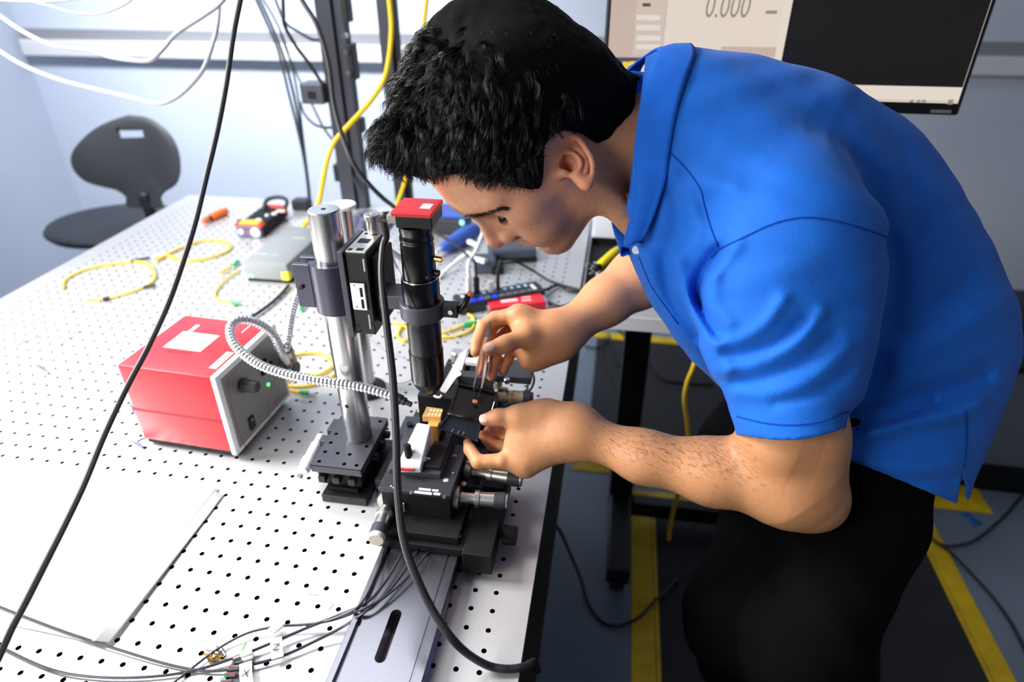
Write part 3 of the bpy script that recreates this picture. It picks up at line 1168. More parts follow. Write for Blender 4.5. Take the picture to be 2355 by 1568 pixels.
for (du, v, m) in ((8, 620, M_BRASS), (-2, 752, M_NICKEL)):
    q = A(TC[0], TC[1], tz(v))
    n = (CAMC - q) * A(1, 1, 0)
    n = n / np.linalg.norm(n)
    q = q + n * .0198 + A(.001 * du, 0, 0)
    part(scope, 'set_screw', cyl(NB(), q - n * .003, q + n * .0012, .0016, 10), m)
q = A(TC[0] + .0195, TC[1] - .002, tz(590))
kn = part(scope, 'side_screw', cyl(NB(), q, q + A(.010, -.002, 0), .0035, 14, .0006), M_BRASS, smooth='auto')
part(scope, 'side_screw', cyl(NB(), q + A(-.001, 0, -.018), q + A(.005, -.001, -.018), .004, 14, .0006), M_BLACK, smooth='auto')
# ring clamp, arm to the focus stage and lever
zr0, zr1 = tz(724), tz(690)
ring = [(TC[0] + .0262 * math.cos(a), TC[1] + .0262 * math.sin(a)) for a in np.arange(40) * math.pi / 20]
bm = NB()
lathe(bm, (TC[0], TC[1], zr0), (TC[0], TC[1], zr1), [(0, .0205), (0, .0258), (.001, .0266), (zr1 - zr0 - .001, .0266), (zr1 - zr0, .0258), (zr1 - zr0, .0205)], 40, cap=False)
arm = part(vst, 'ring_clamp', bm, M_GREYA, smooth='auto', label='grey ring clamp and arm holding the tube')
bm = NB()
bx(bm, SX2 + .009, TC[0] - .0215, TC[1] + .006, TC[1] + .042, zr0 + .001, zr1 - .001, .001)
part(arm, 'arm', bm, M_GREYA)
bm = NB()
bx(bm, TC[0] + .022, TC[0] + .044, TC[1] - .006, TC[1] + .008, zr0 + .002, zr1 - .002, .001)
part(arm, 'lug', bm, M_BLACK)
part(arm, 'lug_screw', cyl(NB(), (TC[0] + .036, TC[1] - .008, (zr0 + zr1) / 2), (TC[0] + .036, TC[1] - .005, (zr0 + zr1) / 2), .003, 12), M_CHROME)
l0 = A(TC[0] + .043, TC[1], zr0 + .008)
l1 = l0 + A(.0125, .006, .020)
lv = part(arm, 'clamp_lever', tube_bm([l0, (l0 + l1) / 2 + A(.002, 0, -.002), l1], [.0042, .0036, .0034], 8), M_BLACK, smooth=True)
part(lv, 'lever_tip', tube_bm([l1, l1 + A(.003, .001, .003)], .0034, 8), mat('orange_tip', srgb(226, 110, 60), rough=.4))
# camera
cz = tz(514)
cx0, cx1, cy0, cy1 = TC[0] - .0175, TC[0] + .0235, TC[1] - .016, TC[1] + .030
part(scope, 'camera_body', bx(NB(), cx0, cx1, cy0, cy1, cz, cz + .0135, .001), M_BLACK)
redtop = part(scope, 'camera_cover', bx(NB(), cx0 - .004, cx1 + .001, cy0 - .002, cy1 + .002, cz + .0135, cz + .0185, .0012), M_RED, label='red camera cover')
part(redtop, 'white_label', bx(NB(), cx0 + .024, cx0 + .036, cy0 + .014, cy0 + .030, cz + .0185, cz + .0188), M_STICK)
con = part(scope, 'data_connector', bx(NB(), cx0 - .012, cx0, TC[1] - .010, TC[1] + .012, cz + .002, cz + .012, .0012), mat('grey_connector_shell', srgb(150, 150, 148), rough=.4), label='grey connector shell')
part(con, 'lock_screw', cyl(NB(), (cx0 - .022, TC[1] - .0075, cz + .005), (cx0 - .010, TC[1] - .0075, cz + .005), .0026, 10), M_BLACK)
part(con, 'lock_screw', cyl(NB(), (cx0 - .018, TC[1] + .0095, cz + .007), (cx0 - .010, TC[1] + .0095, cz + .007), .0026, 10), M_NICKEL)
cs = A(cx0 - .012, TC[1] + .001, cz + .007)
cable('camera_cable', 'thick black camera cable hanging from the red camera over the stage to the table edge', [cs, cs + A(-.008, 0, -.002), pd(888, 540, .755), pd(880, 575, .752), pd(878, 640, .745), pd(889, 745, .735), pd(903, 865, .725), pd(911, 1000, .71), pd(915, 1130, .695), pd(932, 1255, .68), pd(985, 1385, .668), pd(1050, 1480, .660), pz(1115, 1527, .012), pz(1165, 1538, .006), pz(1205, 1533, .005), pz(1228, 1522, -.004), pz(1236, 1540, -.05)], .0043, M_RUBBER, n=10, seg=10)

# ================================================================ RAIL
rail = thing('dovetail_rail', 'black anodised dovetail rail with a long slot under the stage', 'rail', (.310, -.10, T))
RX0, RX1, RH = .2585, .3555, .026
M_RAIL = mat('rail_anodise', srgb(122, 122, 131), rough=.24, metal=.9, noise=(300, .03))
bm = NB()
# cross-section: base feet, dovetail waist, flat top with a groove near the left edge
prof = [(RX0, 0), (RX1, 0), (RX1, .010), (RX1 - .007, .015), (RX1, .021), (RX1, RH - .001), (RX1 - .001, RH), (RX1 - .010, RH), (RX1 - .0105, RH - .0012), (RX1 - .0125, RH - .0012), (RX1 - .013, RH),
        (RX0 + .0125, RH), (RX0 + .0115, RH - .006), (RX0 + .0075, RH - .006), (RX0 + .0068, RH), (RX0 + .001, RH), (RX0, RH - .001), (RX0, .021), (RX0 + .007, .015), (RX0, .010)]
# the slot divides the top: build the extrusion in three lengths, the middle one as two halves
sl0, sl1 = pz(878, 1512, RH), pz(908, 1412, RH)
scx_, sw_ = (sl0[0] + sl1[0]) / 2, .0062
ys_ = [-.75, sl0[1], sl1[1], .18]


def ext(bm, poly, y0, y1):
    a = [bm.verts.new((x, y0, T + z)) for x, z in poly]
    b = [bm.verts.new((x, y1, T + z)) for x, z in poly]
    n = len(poly)
    bm.faces.new(a)
    bm.faces.new(b[::-1])
    for i in range(n):
        bm.faces.new((a[i], b[i], b[(i + 1) % n], a[(i + 1) % n]))


ext(bm, prof, ys_[0], ys_[1] - sw_)
ext(bm, prof, ys_[2] + sw_, ys_[3])
right = [(scx_ + sw_, .0)] + prof[1:11] + [(scx_ + sw_, RH)]
left = [(scx_ - sw_, RH)] + prof[11:] + [(scx_ - sw_, 0)]
ext(bm, right, ys_[1] - sw_, ys_[2] + sw_)
ext(bm, left, ys_[1] - sw_, ys_[2] + sw_)
bx(bm, scx_ - sw_, scx_ + sw_, ys_[1] - sw_, ys_[2] + sw_, T, T + .004)
# rounded slot ends
for yc, s in ((ys_[1], -1), (ys_[2], 1)):
    arc = [(scx_ + sw_ * math.cos(a), yc + s * sw_ * math.sin(a)) for a in np.linspace(0, math.pi, 10)]
    prism(bm, arc + [(scx_ - sw_, yc + s * sw_), (scx_ + sw_, yc + s * sw_)], T + .004, T + RH)
bmesh.ops.recalc_face_normals(bm, faces=bm.faces)
part(rail, 'rail_profile', bm, M_RAIL)

# ================================================================ THREE-AXIS STAGE
st3 = thing('three_axis_stage', 'black three-axis positioning stage with micrometers on the rail', 'stage', (.305, .03, T + RH))
part(st3, 'carriage', bx(NB(), .252, .393, -.052, .085, T + RH + .0005, T + RH + .012, .001), M_BLACK)
part(st3, 'carriage_side', bx(NB(), .362, .398, -.060, .09, T + .010, T + RH + .016, .0012), M_BLACKM)
part(st3, 'clamp_knob', lathe(NB(), (.398, -.005, T + .022), (.421, -.005, T + .022), [(0, .006), (.004, .006), (.005, .0125), (.021, .0125), (.0225, .0115)], 20), M_BLACK, smooth='auto')
part(st3, 'base_step', bx(NB(), .262, .355, -.045, .080, T + RH + .012, T + .050, .001), M_BLACKM)
for u, v in ((1051, 1238), (910, 1222)):
    q = pz(u, v, RH + .014)
    s = part(st3, 'cap_screw', cyl(NB(), q, q + A(0, 0, .006), .0052, 16, .0006), M_CHROME, smooth='auto')
    part(s, 'hex_socket', cyl(NB(), q + A(0, 0, .0055), q + A(0, 0, .0063), .0025, 6), M_BLACKM)
TOPZ = .094
part(st3, 'body', bx(NB(), .2525, .3395, -.018, .072, T + .045, T + TOPZ - .006, .001), M_BLACKM)
tpx = part(st3, 'top_plate', bx(NB(), .2505, .3415, -.0205, .074, T + TOPZ - .006, T + TOPZ, .0012), M_GREYA if False else mat('black_top_plate', srgb(60, 60, 68), rough=.38, metal=.3))
for (u, v) in ((946, 1133), (1022, 1143), (1042, 1089), (1070, 1037)):
    q = pz(u, v, TOPZ)
    part(st3, 'plate_screw', cyl(NB(), q - A(0, 0, .001), q + A(0, 0, .0012), .0021, 12), M_NICKEL, smooth='auto')
q = pz(1025, 1104, TOPZ)
part(tpx, 'printed_mark', lathe(NB(), q, q + A(0, 0, .0003), [(0, .0035), (.0003, .0035)], 12), M_TXT)
bm = NB()
q = pz(1046, 1047, TOPZ)
prism(bm, [(q[0] - .004, q[1] - .002), (q[0] + .004, q[1] - .002), (q[0], q[1] + .004)], q[2], q[2] + .0003)
part(tpx, 'printed_mark', bm, M_TXT)
M_TXTW = mat('bright_white_print', srgb(232, 232, 238), rough=.6)
for (u0, u1, v, h_) in ((963, 992, 1124, .0038), (994, 1009, 1127, .0032), (953, 995, 1131, .0040), (997, 1013, 1135, .0040)):
    a, b = pz(u0, v, TOPZ), pz(u1, v, TOPZ)
    part(tpx, 'printed_lettering', bx(NB(), a[0], b[0], a[1] - h_ / 2, a[1] + h_ / 2, T + TOPZ, T + TOPZ + .0003), M_TXTW)
for (u, v) in ((899, 1118), (905, 1121)):
    q = pz(u, v, TOPZ)
    part(tpx, 'printed_mark', cyl(NB(), q, q + A(0, 0, .0003), .0012, 8), M_TXTW)
# adapter plate and white fibre holder
part(st3, 'adapter_plate', bx(NB(), .2555, .3225, .006, .085, T + TOPZ, T + TOPZ + .008, .0008), M_GREYA)
part(st3, 'adapter_step', bx(NB(), .300, .3215, .012, .085, T + TOPZ + .008, T + TOPZ + .014, .0008), M_BLACK)
H0 = TOPZ + .008
M_WALU = mat('bare_white_aluminium', (.84, .84, .85), rough=.42, metal=.35)
q1, q2, q3, q4 = pz(910, 1074, H0 + .009), pz(967, 1075, H0 + .009), pz(991, 976, .140), pz(960, 971, .140)
bm = NB()
lo_ = [bm.verts.new(x) for x in ((q1[0], q1[1], T + H0), (q2[0], q2[1], T + H0), (q3[0] - .002, q3[1], T + H0), (q4[0] - .012, q4[1], T + H0))]
hi_ = [bm.verts.new(x) for x in (q1, q2, q3, q4)]
bm.faces.new(lo_[::-1])
bm.faces.new(hi_)
for i in range(4):
    bm.faces.new((lo_[i], lo_[(i + 1) % 4], hi_[(i + 1) % 4], hi_[i]))
bmesh.ops.bevel(bm, geom=bm.edges[:], offset=.001, segments=2, affect='EDGES')
wh = part(st3, 'fibre_holder', bm, M_WALU, label='bare aluminium wedge-shaped holder')
a, b = pz(922, 1071, H0 + .004), pz(956, 1073, H0 + .004)
part(wh, 'red_maker_strip', bx(NB(), a[0], b[0], q1[1] - .0006, q1[1] + .001, T + H0 + .0045, T + H0 + .0085), mat('red_strip', srgb(196, 60, 70), rough=.5))
q = pz(941, 1053, H0 + .012)
part(wh, 'black_knob', lathe(NB(), q, q + A(-.002, .002, .020), [(0, .0055), (.003, .0048), (.018, .0048), (.0195, .004)], 18), M_BLACKM, smooth='auto')
for (u, v) in ((979, 1056), (986, 1058), (977, 1062)):
    q = pz(u, v, H0 + .006)
    part(st3, 'adapter_screw', cyl(NB(), q - A(0, 0, .004), q + A(0, 0, .003), .0022, 12, .0004), M_CHROME, smooth='auto')


def micrometer(parent, p0, p1, r, knob=True, capw=False, m=M_NICKEL, cap=None):
    p0, p1 = A(*p0), A(*p1)
    L = np.linalg.norm(p1 - p0)
    d = (p1 - p0) / L
    b = part(parent, 'micrometer', lathe(NB(), p0, p1, [(0, r * .45), (.08 * L, r * .45), (.085 * L, r * 1.55), (.17 * L, r * 1.55), (.175 * L, r * .6), (.20 * L, r * .8), (.24 * L, r * .72), (.44 * L, r * .74), (.45 * L, r * 1.12), (.53 * L, r * 1.12), (.54 * L, r * .92), (.80 * L, r * .98), (.80 * L, 0)], 28), m, smooth='auto')
    part(b, 'grip_ring', lathe(NB(), p0 + d * .80 * L, p1, [(0, r * 1.06), (.01, r * 1.08), (.2 * L - .001, r * 1.08), (.2 * L, r * 1.0)], 28), M_DARKPL if not capw else mat('dark_blue_grey_ring', srgb(58, 60, 72), rough=.4), smooth='auto')
    e = part(b, 'end_cap', lathe(NB(), p1, p1 + d, [(0, r * .98), (.0025 if not capw else .006, r * .98), (.003 if not capw else .007, r * .9)], 28), cap or M_NICKEL, smooth='auto')
    return b


mz = .066
micrometer(st3, pz(1036, 1142, mz), pz(1163, 1152, mz), .0098)
micrometer(st3, pz(1062, 1081, mz), pz(1196, 1102, mz), .0098)
M_CREAM = mat('cream_cap', srgb(214, 208, 190), rough=.4)
micrometer(st3, pz(900, 1140, .058), pz(868, 1232, .056), .0100, capw=True, cap=M_CREAM)
a, b = pz(1071, 1118, .055), pz(1112, 1118, .055)
part(st3, 'grey_lug', bx(NB(), a[0], b[0], a[1] - .006, a[1] + .010, T + .035, T + .062, .002), M_DARKPL)
q = pz(1097, 1109, .0625)
part(st3, 'lug_hole', cyl(NB(), q - A(0, 0, .001), q + A(0, 0, .0006), .004, 14), M_BLACKM)
q = pz(1066, 1116, .066)
part(st3, 'lug_screw', cyl(NB(), q, q + A(0, 0, .004), .0042, 16, .0006), M_NICKEL, smooth='auto')
a = pz(1160, 1128, .03)
part(st3, 'grey_side_block', bx(NB(), .352, a[0], a[1] - .012, a[1] + .018, T + .012, T + .045, .001), M_DARKPL)
# three brass connectors on the front
BR = []
for (u, v) in ((955, 1192), (982, 1195), (1006, 1198)):
    q = py(u, v, -.019)
    e = q + A(-.002, -.020, -.012)
    c_ = part(st3, 'coax_connector', lathe(NB(), q, e, [(0, .0034), (.004, .0034), (.0045, .0022), (.010, .0022), (.0105, .0036), (.0145, .0036), (.015, .0028), (.021, .0028)], 12), M_BRASS, smooth='auto')
    e2 = e + A(-.003, -.012, -.010)
    part(c_, 'strain_relief', tube_bm([e, e2], [.0034, .0026], 10), M_RUBBER, smooth=True)
    BR.append(e2)
q = pz(926, 1162, .06)
part(st3, 'front_lever', tube_bm([py(925, 1158, -.022), py(928, 1176, -.024)], [.0024, .0014], 8), M_WHITEPL)
# gold sample carrier
gold = thing('sample_carrier', 'small gold sample carrier with eight pale pads beside the black box', 'sample carrier', tuple(pz(996, 962, .128)))
gq = [pz(u, v, .140) for u, v in ((971, 957), (1013, 961), (1018, 940), (981, 935))]
bm = NB()
hi_ = [bm.verts.new(x) for x in gq]
lo_ = [bm.verts.new(x - A(0, 0, .008)) for x in gq]
bm.faces.new(hi_)
bm.faces.new(lo_[::-1])
for i in range(4):
    bm.faces.new((lo_[i], lo_[(i + 1) % 4], hi_[(i + 1) % 4], hi_[i]))
M_GOLD = mat('gold_plating', (.98, .58, .20), rough=.32, metal=.6)
gb = part(gold, 'carrier_body', bm, M_GOLD)
gx, gy = gq[1] - gq[0], gq[3] - gq[0]
for i in range(4):
    for j in range(2):
        q = gq[0] + gx * (.33 + .19 * i) + gy * (.25 + .42 * j)
        part(gb, 'pale_pad', cyl(NB(), q, q + A(0, 0, .0008), .0018, 10), mat('pale_gold_pad', srgb(255, 226, 168), rough=.35) if (i, j) == (0, 0) else bpy.data.materials['pale_gold_pad'])
q = (gq[0] + gq[1]) / 2
part(gold, 'lower_block', bx(NB(), q[0] - .004, q[0] + .010, q[1] - .008, q[1] + .014, T + H0, q[2] - .008, .0008), M_GOLD)
part(gold, 'foot_block', bx(NB(), q[0] - .006, q[0] + .013, q[1] - .004, q[1] + .02, T + TOPZ + .008, T + H0 + .012, .0008), M_BLACKM)

# ================================================================ BACK STAGE behind the black box
s2 = thing('opposite_stage', 'second black stage with a gold-lit micrometer behind the hands', 'stage', (.31, .24, T))
part(s2, 'base', bx(NB(), .262, .385, .185, .30, T, T + .030, .002), M_BLACK)
part(s2, 'body', bx(NB(), .268, .352, .19, .285, T + .030, T + .080, .002), M_BLACKM)
part(s2, 'top_plate', bx(NB(), .262, .356, .185, .29, T + .080, T + .088, .0012), M_BLACK)
part(s2, 'front_block', bx(NB(), .252, .335, .150, .188, T + .002, T + .112, .0015), M_BLACKM)
part(s2, 'upright_plate', bx(NB(), .30, .352, .20, .215, T + .088, T + .118, .001), M_DARKPL)
micrometer(s2, pz(1128, 912, .074), pz(1222, 916, .074), .0098, m=mat('warm_nickel', (.80, .66, .46), rough=.28, metal=.8), cap=M_DARKPL)
part(s2, 'clamp_plate', bx(NB(), .338, .405, .235, .285, T + .088, T + .100, .001), M_DARKPL)
for (u, v, r) in ((1166, 874, .0048), (1138, 884, .0045)):
    q = pz(u, v, .103)
    part(s2, 'bright_screw', cyl(NB(), q - A(0, 0, .005), q + A(0, 0, .003), r, 14, .0008), M_CHROME if r > .0046 else M_WALU, smooth='auto')
q = pz(1150, 892, .100)
part(s2, 'brass_fitting', cyl(NB(), q, q + A(.012, -.001, 0), .0025, 12), M_BRASS, smooth='auto')
# white angled arm left of the black plate
bm = NB()
a = [pz(1012, 895, .115), pz(1024, 904, .112), pz(1062, 850, .118), pz(1076, 800, .125), pz(1056, 812, .125), pz(1040, 845, .12)]
hi_ = [bm.verts.new(x) for x in a]
lo_ = [bm.verts.new(x - A(0, 0, .004)) for x in a]
bm.faces.new(hi_)
bm.faces.new(lo_[::-1])
for i in range(6):
    bm.faces.new((lo_[i], lo_[(i + 1) % 6], hi_[(i + 1) % 6], hi_[i]))
part(s2, 'white_angled_arm', bm, M_WALU)
q = pz(1050, 822, .10)
part(s2, 'silver_adjuster', lathe(NB(), q + A(0, 0, -.02), q + A(.002, .004, .012), [(0, .010), (.016, .010), (.017, .012), (.028, .012), (.030, .010)], 20), M_NICKEL, smooth='auto')
q = pz(1056, 892, .10)
part(s2, 'silver_screw', cyl(NB(), pz(1056, 868, .112), pz(1056, 868, .112) + A(0, -.002, .008), .0048, 14, .0008), M_NICKEL, smooth='auto')
rod = [pz(1063, 880, .10), pz(1078, 830, .11), pz(1108, 745, .13)]
part(s2, 'black_lever', tube_bm(rod, [.0055, .005, .0048], 10), M_BLACKM, smooth=True)
rod = [pz(1060, 842, .112), pz(1072, 800, .115), pz(1085, 780, .118)]
part(s2, 'wire_clip', tube_bm([pz(1030, 836, .11), pz(1060, 830, .114), pz(1080, 828, .116)], .0016, 8), M_RUBBER, smooth=True)
part(s2, 'white_clip', bx(NB(), *(lambda q: (q[0] - .003, q[0] + .020, q[1] - .006, q[1] + .007, q[2] - .003, q[2] + .004))(pz(1076, 832, .118)), .001), M_WHITEPL)
q = pz(995, 895, .118)
part(s2, 'hook', tube_bm(catmull([pz(996, 900, .113), pz(1000, 911, .113), pz(1012, 914, .113), pz(1016, 908, .116)], 4), .0018, 8), M_WALU, smooth=True)
cable('wire_loop', 'thin black wire loop beside the back stage', [pz(1190, 830, .05), pz(1215, 842, .06), pz(1228, 868, .06), pz(1222, 893, .04), pz(1205, 905, .03)], .0020, M_RUBBER)
cable('wire_loop', 'inner black wire loop beside the back stage', [pz(1178, 842, .05), pz(1200, 860, .05), pz(1214, 884, .04), pz(1205, 900, .03), pz(1160, 900, .09)], .0016, M_RUBBER)
part(s2, 'cable_clamp', bx(NB(), .392, .412, .20, .23, T, T + .06, .002), M_DARKPL)

# small grey plate lying left of the stage
q0, q1, q2, q3 = [pz(u, v, .004) for u, v in ((940, 977), (957, 979), (973, 945), (958, 941))]
bm = NB()
hi_ = [bm.verts.new(x) for x in (q0, q1, q2, q3)]
lo_ = [bm.verts.new(x - A(0, 0, .004)) for x in (q0, q1, q2, q3)]
bm.faces.new(hi_)
bm.faces.new(lo_[::-1])
for i in range(4):
    bm.faces.new((lo_[i], lo_[(i + 1) % 4], hi_[(i + 1) % 4], hi_[i]))
solo('steel_strip', bm, M_DARKPL, 'small dark grey plate lying on the table left of the gold carrier', 'plate')
q = pz(966, 944, .006)
solo('yellow_tag', bx(NB(), q[0] - .004, q[0] + .006, q[1] - .003, q[1] + .004, q[2] - .002, q[2], .0005), mat('pale_yellow_tag', srgb(226, 222, 120), rough=.6), 'tiny pale yellow tag on the dark grey plate', 'tag')

# ================================================================ HELD THINGS
D0 = .857
gel = thing('gel_box', 'open black hinged chip box held in the left hand', 'box', tuple(pd(1078, 955, D0)))


def slab(name, px, thick, m, parent, lift=None, inset=None):
    "a thin tray whose top face is seen at the four pixels (u, v, depth)"
    q = [pd(*x) for x in px]
    n = np.cross(q[1] - q[0], q[3] - q[0])
    n /= np.linalg.norm(n)
    if n @ (CAMC - q[0]) < 0:
        n = -n
    bm = NB()
    hi_ = [bm.verts.new(x) for x in q]
    lo_ = [bm.verts.new(x - n * thick) for x in q]
    bm.faces.new(lo_[::-1])
    for i in range(4):
        bm.faces.new((lo_[i], lo_[(i + 1) % 4], hi_[(i + 1) % 4], hi_[i]))
    c = np.mean(q, 0)
    r1 = [bm.verts.new(c + (x - c) * .90) for x in q]
    r2 = [bm.verts.new(c + (x - c) * .89 - n * thick * .55) for x in q]
    for i in range(4):
        j = (i + 1) % 4
        bm.faces.new((hi_[i], hi_[j], r1[j], r1[i]))
        bm.faces.new((r1[i], r1[j], r2[j], r2[i]))
    bm.faces.new(r2)
    return part(parent, name, bm, m), q, n


M_BOXB = mat('black_box_plastic', srgb(14, 14, 16), rough=.4)
M_BOXL = mat('blue_black_lid', srgb(34, 39, 50), rough=.28)
tray, tq_, tn = slab('tray', [(1031, 947, .850), (1120, 966, .850), (1145, 902, .885), (1052, 880, .885)], .006, M_BOXB, gel)
lid, lq_, ln = slab('lid', [(1004, 984, .842), (1099, 1013, .842), (1108, 970, .850), (1030, 953, .850)], .0055, M_BOXL, gel)
a, b = pd(1029, 951, .850), pd(1116, 968, .850)
part(gel, 'hinge', tube_bm([a, b], .0022, 8), M_BOXB, smooth=True)
for s in (.15, .8):
    c_ = a + (b - a) * s
    part(gel, 'hinge_mark', bx(NB(), c_[0] - .004, c_[0] + .004, c_[1] - .0024, c_[1] - .0012, c_[2] + .0012, c_[2] + .0024), M_DARKPL)
for (u, v) in ((1039, 993), (1052, 997), (1064, 999)):
    p0_, p1_ = pd(u, v, .8415), pd(u + 4, v - 7, .8425)
    part(lid, 'scratch', tube_bm([p0_, p1_], .0004, 5), mat('pale_scratch', srgb(120, 130, 140)) if 'pale_scratch' not in bpy.data.materials else bpy.data.materials['pale_scratch'])
e0_, e1_ = pd(1126, 958, .852), pd(1137, 924, .871)
part(tray, 'bright_edge', tube_bm([e0_, e1_], .0007, 6), M_CHROME)
cp = pd(1092, 924, .8665)
M_CHIP = mat('orange_chip', srgb(246, 150, 112), rough=.4)
Mx = frame_at(cp + tn * .0012, tq_[1] - tq_[0], tq_[3] - tq_[0])
bm = bx(NB(), -.0032, .0032, -.0026, .0026, -.0006, .0006, .0002)
bmesh.ops.transform(bm, matrix=Mx, verts=bm.verts)
solo('chip', bm, M_CHIP, 'tiny orange chip lying in the open black box under the tweezers', 'chip')
# tweezers: two tapering leaves joined at the top
tw = thing('tweezers', 'fine silver tweezers held between thumb and fingers of the right hand', 'tweezers', tuple(pd(1110, 820, .895)))
M_TW = mat('tweezer_steel', (.72, .72, .73), rough=.22, metal=1.0)
M_TWD = mat('tweezer_dark_tip', srgb(30, 30, 32), rough=.35)
for k, pts in enumerate(([(1127, 738, .912), (1118, 775, .908), (1105, 818, .893), (1094, 868, .878), (1089, 889, .873)], [(1127, 738, .913), (1124, 775, .912), (1119, 818, .905), (1112, 868, .884), (1107, 893, .874)])):
    c_ = catmull([pd(*p) for p in pts], 5)
    wd = np.interp(np.linspace(0, 1, len(c_)), [0, .25, .6, 1], [.0022, .0040, .0034, .0016])
    side = CAMR[0] if k == 0 else CAMR[0]
    nn = CAMR[2]
    bm = NB()
    rows = [[bm.verts.new(p + side * sx * w_ * .55 + nn * sz * .0009) for sx, sz in ((-1, -1), (1, -1), (1, 1), (-1, 1))] for p, w_ in zip(c_, wd)]
    for r0, r1 in zip(rows[:-1], rows[1:]):
        for i in range(4):
            bm.faces.new((r0[i], r0[(i + 1) % 4], r1[(i + 1) % 4], r1[i]))
    bm.faces.new(rows[0][::-1])
    bm.faces.new(rows[-1])
    lf = part(tw, 'leaf', bm, M_TW)
    tip = pd(1092, 916, .8675) if k == 0 else pd(1099, 916, .8675)
    part(lf, 'tip', tube_bm([c_[-1], (c_[-1] + tip) / 2, tip], [.0012, .0008, .0003], 6), M_TWD, smooth=True)

# ================================================================ PERSON
M_SKIN = mat('skin', (0.5, 0.28, 0.18), rough=0.48, spec=0.4, attr='col', sss=0.08, bump=(900, 0.25, 0.0006), noise=(160, 0.05, 5))
HR = np.array([[-0.4572, 0.5655, -0.6864], [-0.3176, -0.8247, -0.4679], [-0.8307, 0.0041, 0.5567]])   # head axes (forward, left, up) as columns
HT = A(0.4115, 0.1793, 1.36)


def hl(p):
    return (p - HT) @ HR


def hw(*q):
    return HT + HR @ A(*q)


# ---- head (local metres: x forward, y left, z up)
def head_fn(p):
    q = hl(p)
    s = q.copy()
    s[:, 1] = np.abs(s[:, 1])
    d = ell(q, (-.012, 0, .042), (.099, .077, .090))
    d = smin(d, ell(q, (.030, 0, .020), (.064, .064, .086)), .03)
    d = smin(d, ell(q, (.030, 0, -.042), (.058, .052, .055)), .03)
    d = smin(d, rc(q, (.050, 0, -.070), (.0, 0, -.072), .028, .040), .03)
    d = smin(d, rc(s, (.006, .050, -.012), (.012, .047, -.060), .022, .016), .025)
    d = smin(d, rc(s, (.012, .047, -.058), (.074, .014, -.088), .016, .016), .025)
    d = smin(d, sph(q, (.079, 0, -.085), .0195), .018)
    d = smin(d, sph(s, (.058, .043, .000), .023), .025)          # cheekbone
    d = smin(d, sph(s, (.060, .031, -.034), .028), .02)
    d = smin(d, ell(q, (.072, 0, -.046), (.031, .034, .036)), .015)
    d = smin(d, rc(s, (.087, .004, .043), (.067, .047, .041), .0125, .011), .014)   # brow
    d = smin(d, rc(s, (.064, .012, .050), (.056, .012, .085), .031, .029), .03)
    # eye sockets, lids
    d = smax(d, -sph(s, (.092, .031, .022), .0165), .014)
    d = smin(d, sph(s, (.071, .033, .021), .0140), .004)
    lid = np.abs(sph(s, (.071, .033, .021), .0142)) * 1.0
    # nose
    d = smin(d, rc(q, (.089, 0, .030), (.112, 0, -.012), .0075, .0105), .010)
    d = smin(d, sph(q, (.1135, 0, -.0165), .0105), .006)
    d = smin(d, sph(s, (.1005, .0130, -.0205), .0095), .007)
    d = smin(d, rc(s, (.090, .006, .020), (.093, .015, -.014), .007, .011), .012)
    d = smax(d, -sph(s, (.105, .0075, -.0295), .0042), .004)
    # lips
    d = smin(d, rc(s, (.1005, 0, -.0445), (.087, .023, -.0505), .0058, .003), .005)
    d = smin(d, rc(s, (.0995, 0, -.0585), (.087, .020, -.0540), .0068, .0035), .005)
    d = smax(d, -rc(s, (.1085, 0, -.0512), (.088, .026, -.0520), .0022, .0014), .003)
    d = smax(d, -rc(s, (.104, 0, -.070), (.092, .014, -.070), .006, .004), .010)
    # nasolabial fold
    d = smax(d, -rc(s, (.098, .020, -.018), (.084, .030, -.046), .0016, .0012), .006)
    return d


# ---- near ear, laid out on a tilted plane over the side of the head
DEAR = float(((hw(0, .070, 0) - CAMC) @ CAMR.T)[2])


def ep(x, y, hgt=0.0):
    return pd(1220 + x * .1148, 280 + y * .1148, DEAR - hgt * .001 + 0.002 - 0.013 * (x - 300) / 1000)


EAR_RIM = [ep(x, y, h + 1.5) for x, y, h in [(470, 760, 1.5), (340, 690, 3), (305, 560, 5), (370, 400, 6), (570, 285, 6.5), (790, 255, 6.5), (980, 365, 6), (1110, 545, 6), (1220, 740, 6), (1250, 920, 5), (1225, 1120, 4), (1150, 1270, 3.5)]]
EAR_RIM = list(catmull(EAR_RIM, 2))
EAR_ANTI = list(catmull([ep(x, y, h + .8) for x, y, h in [(560, 560, 2), (650, 600, 3.5), (860, 640, 4.5), (990, 770, 5), (1000, 900, 5), (930, 1020, 4.5), (890, 1130, 3.5)]], 2))
EAR_TRAG = [ep(560, 990, 2.5), ep(680, 1010, 4.5), ep(760, 1060, 3.5)]


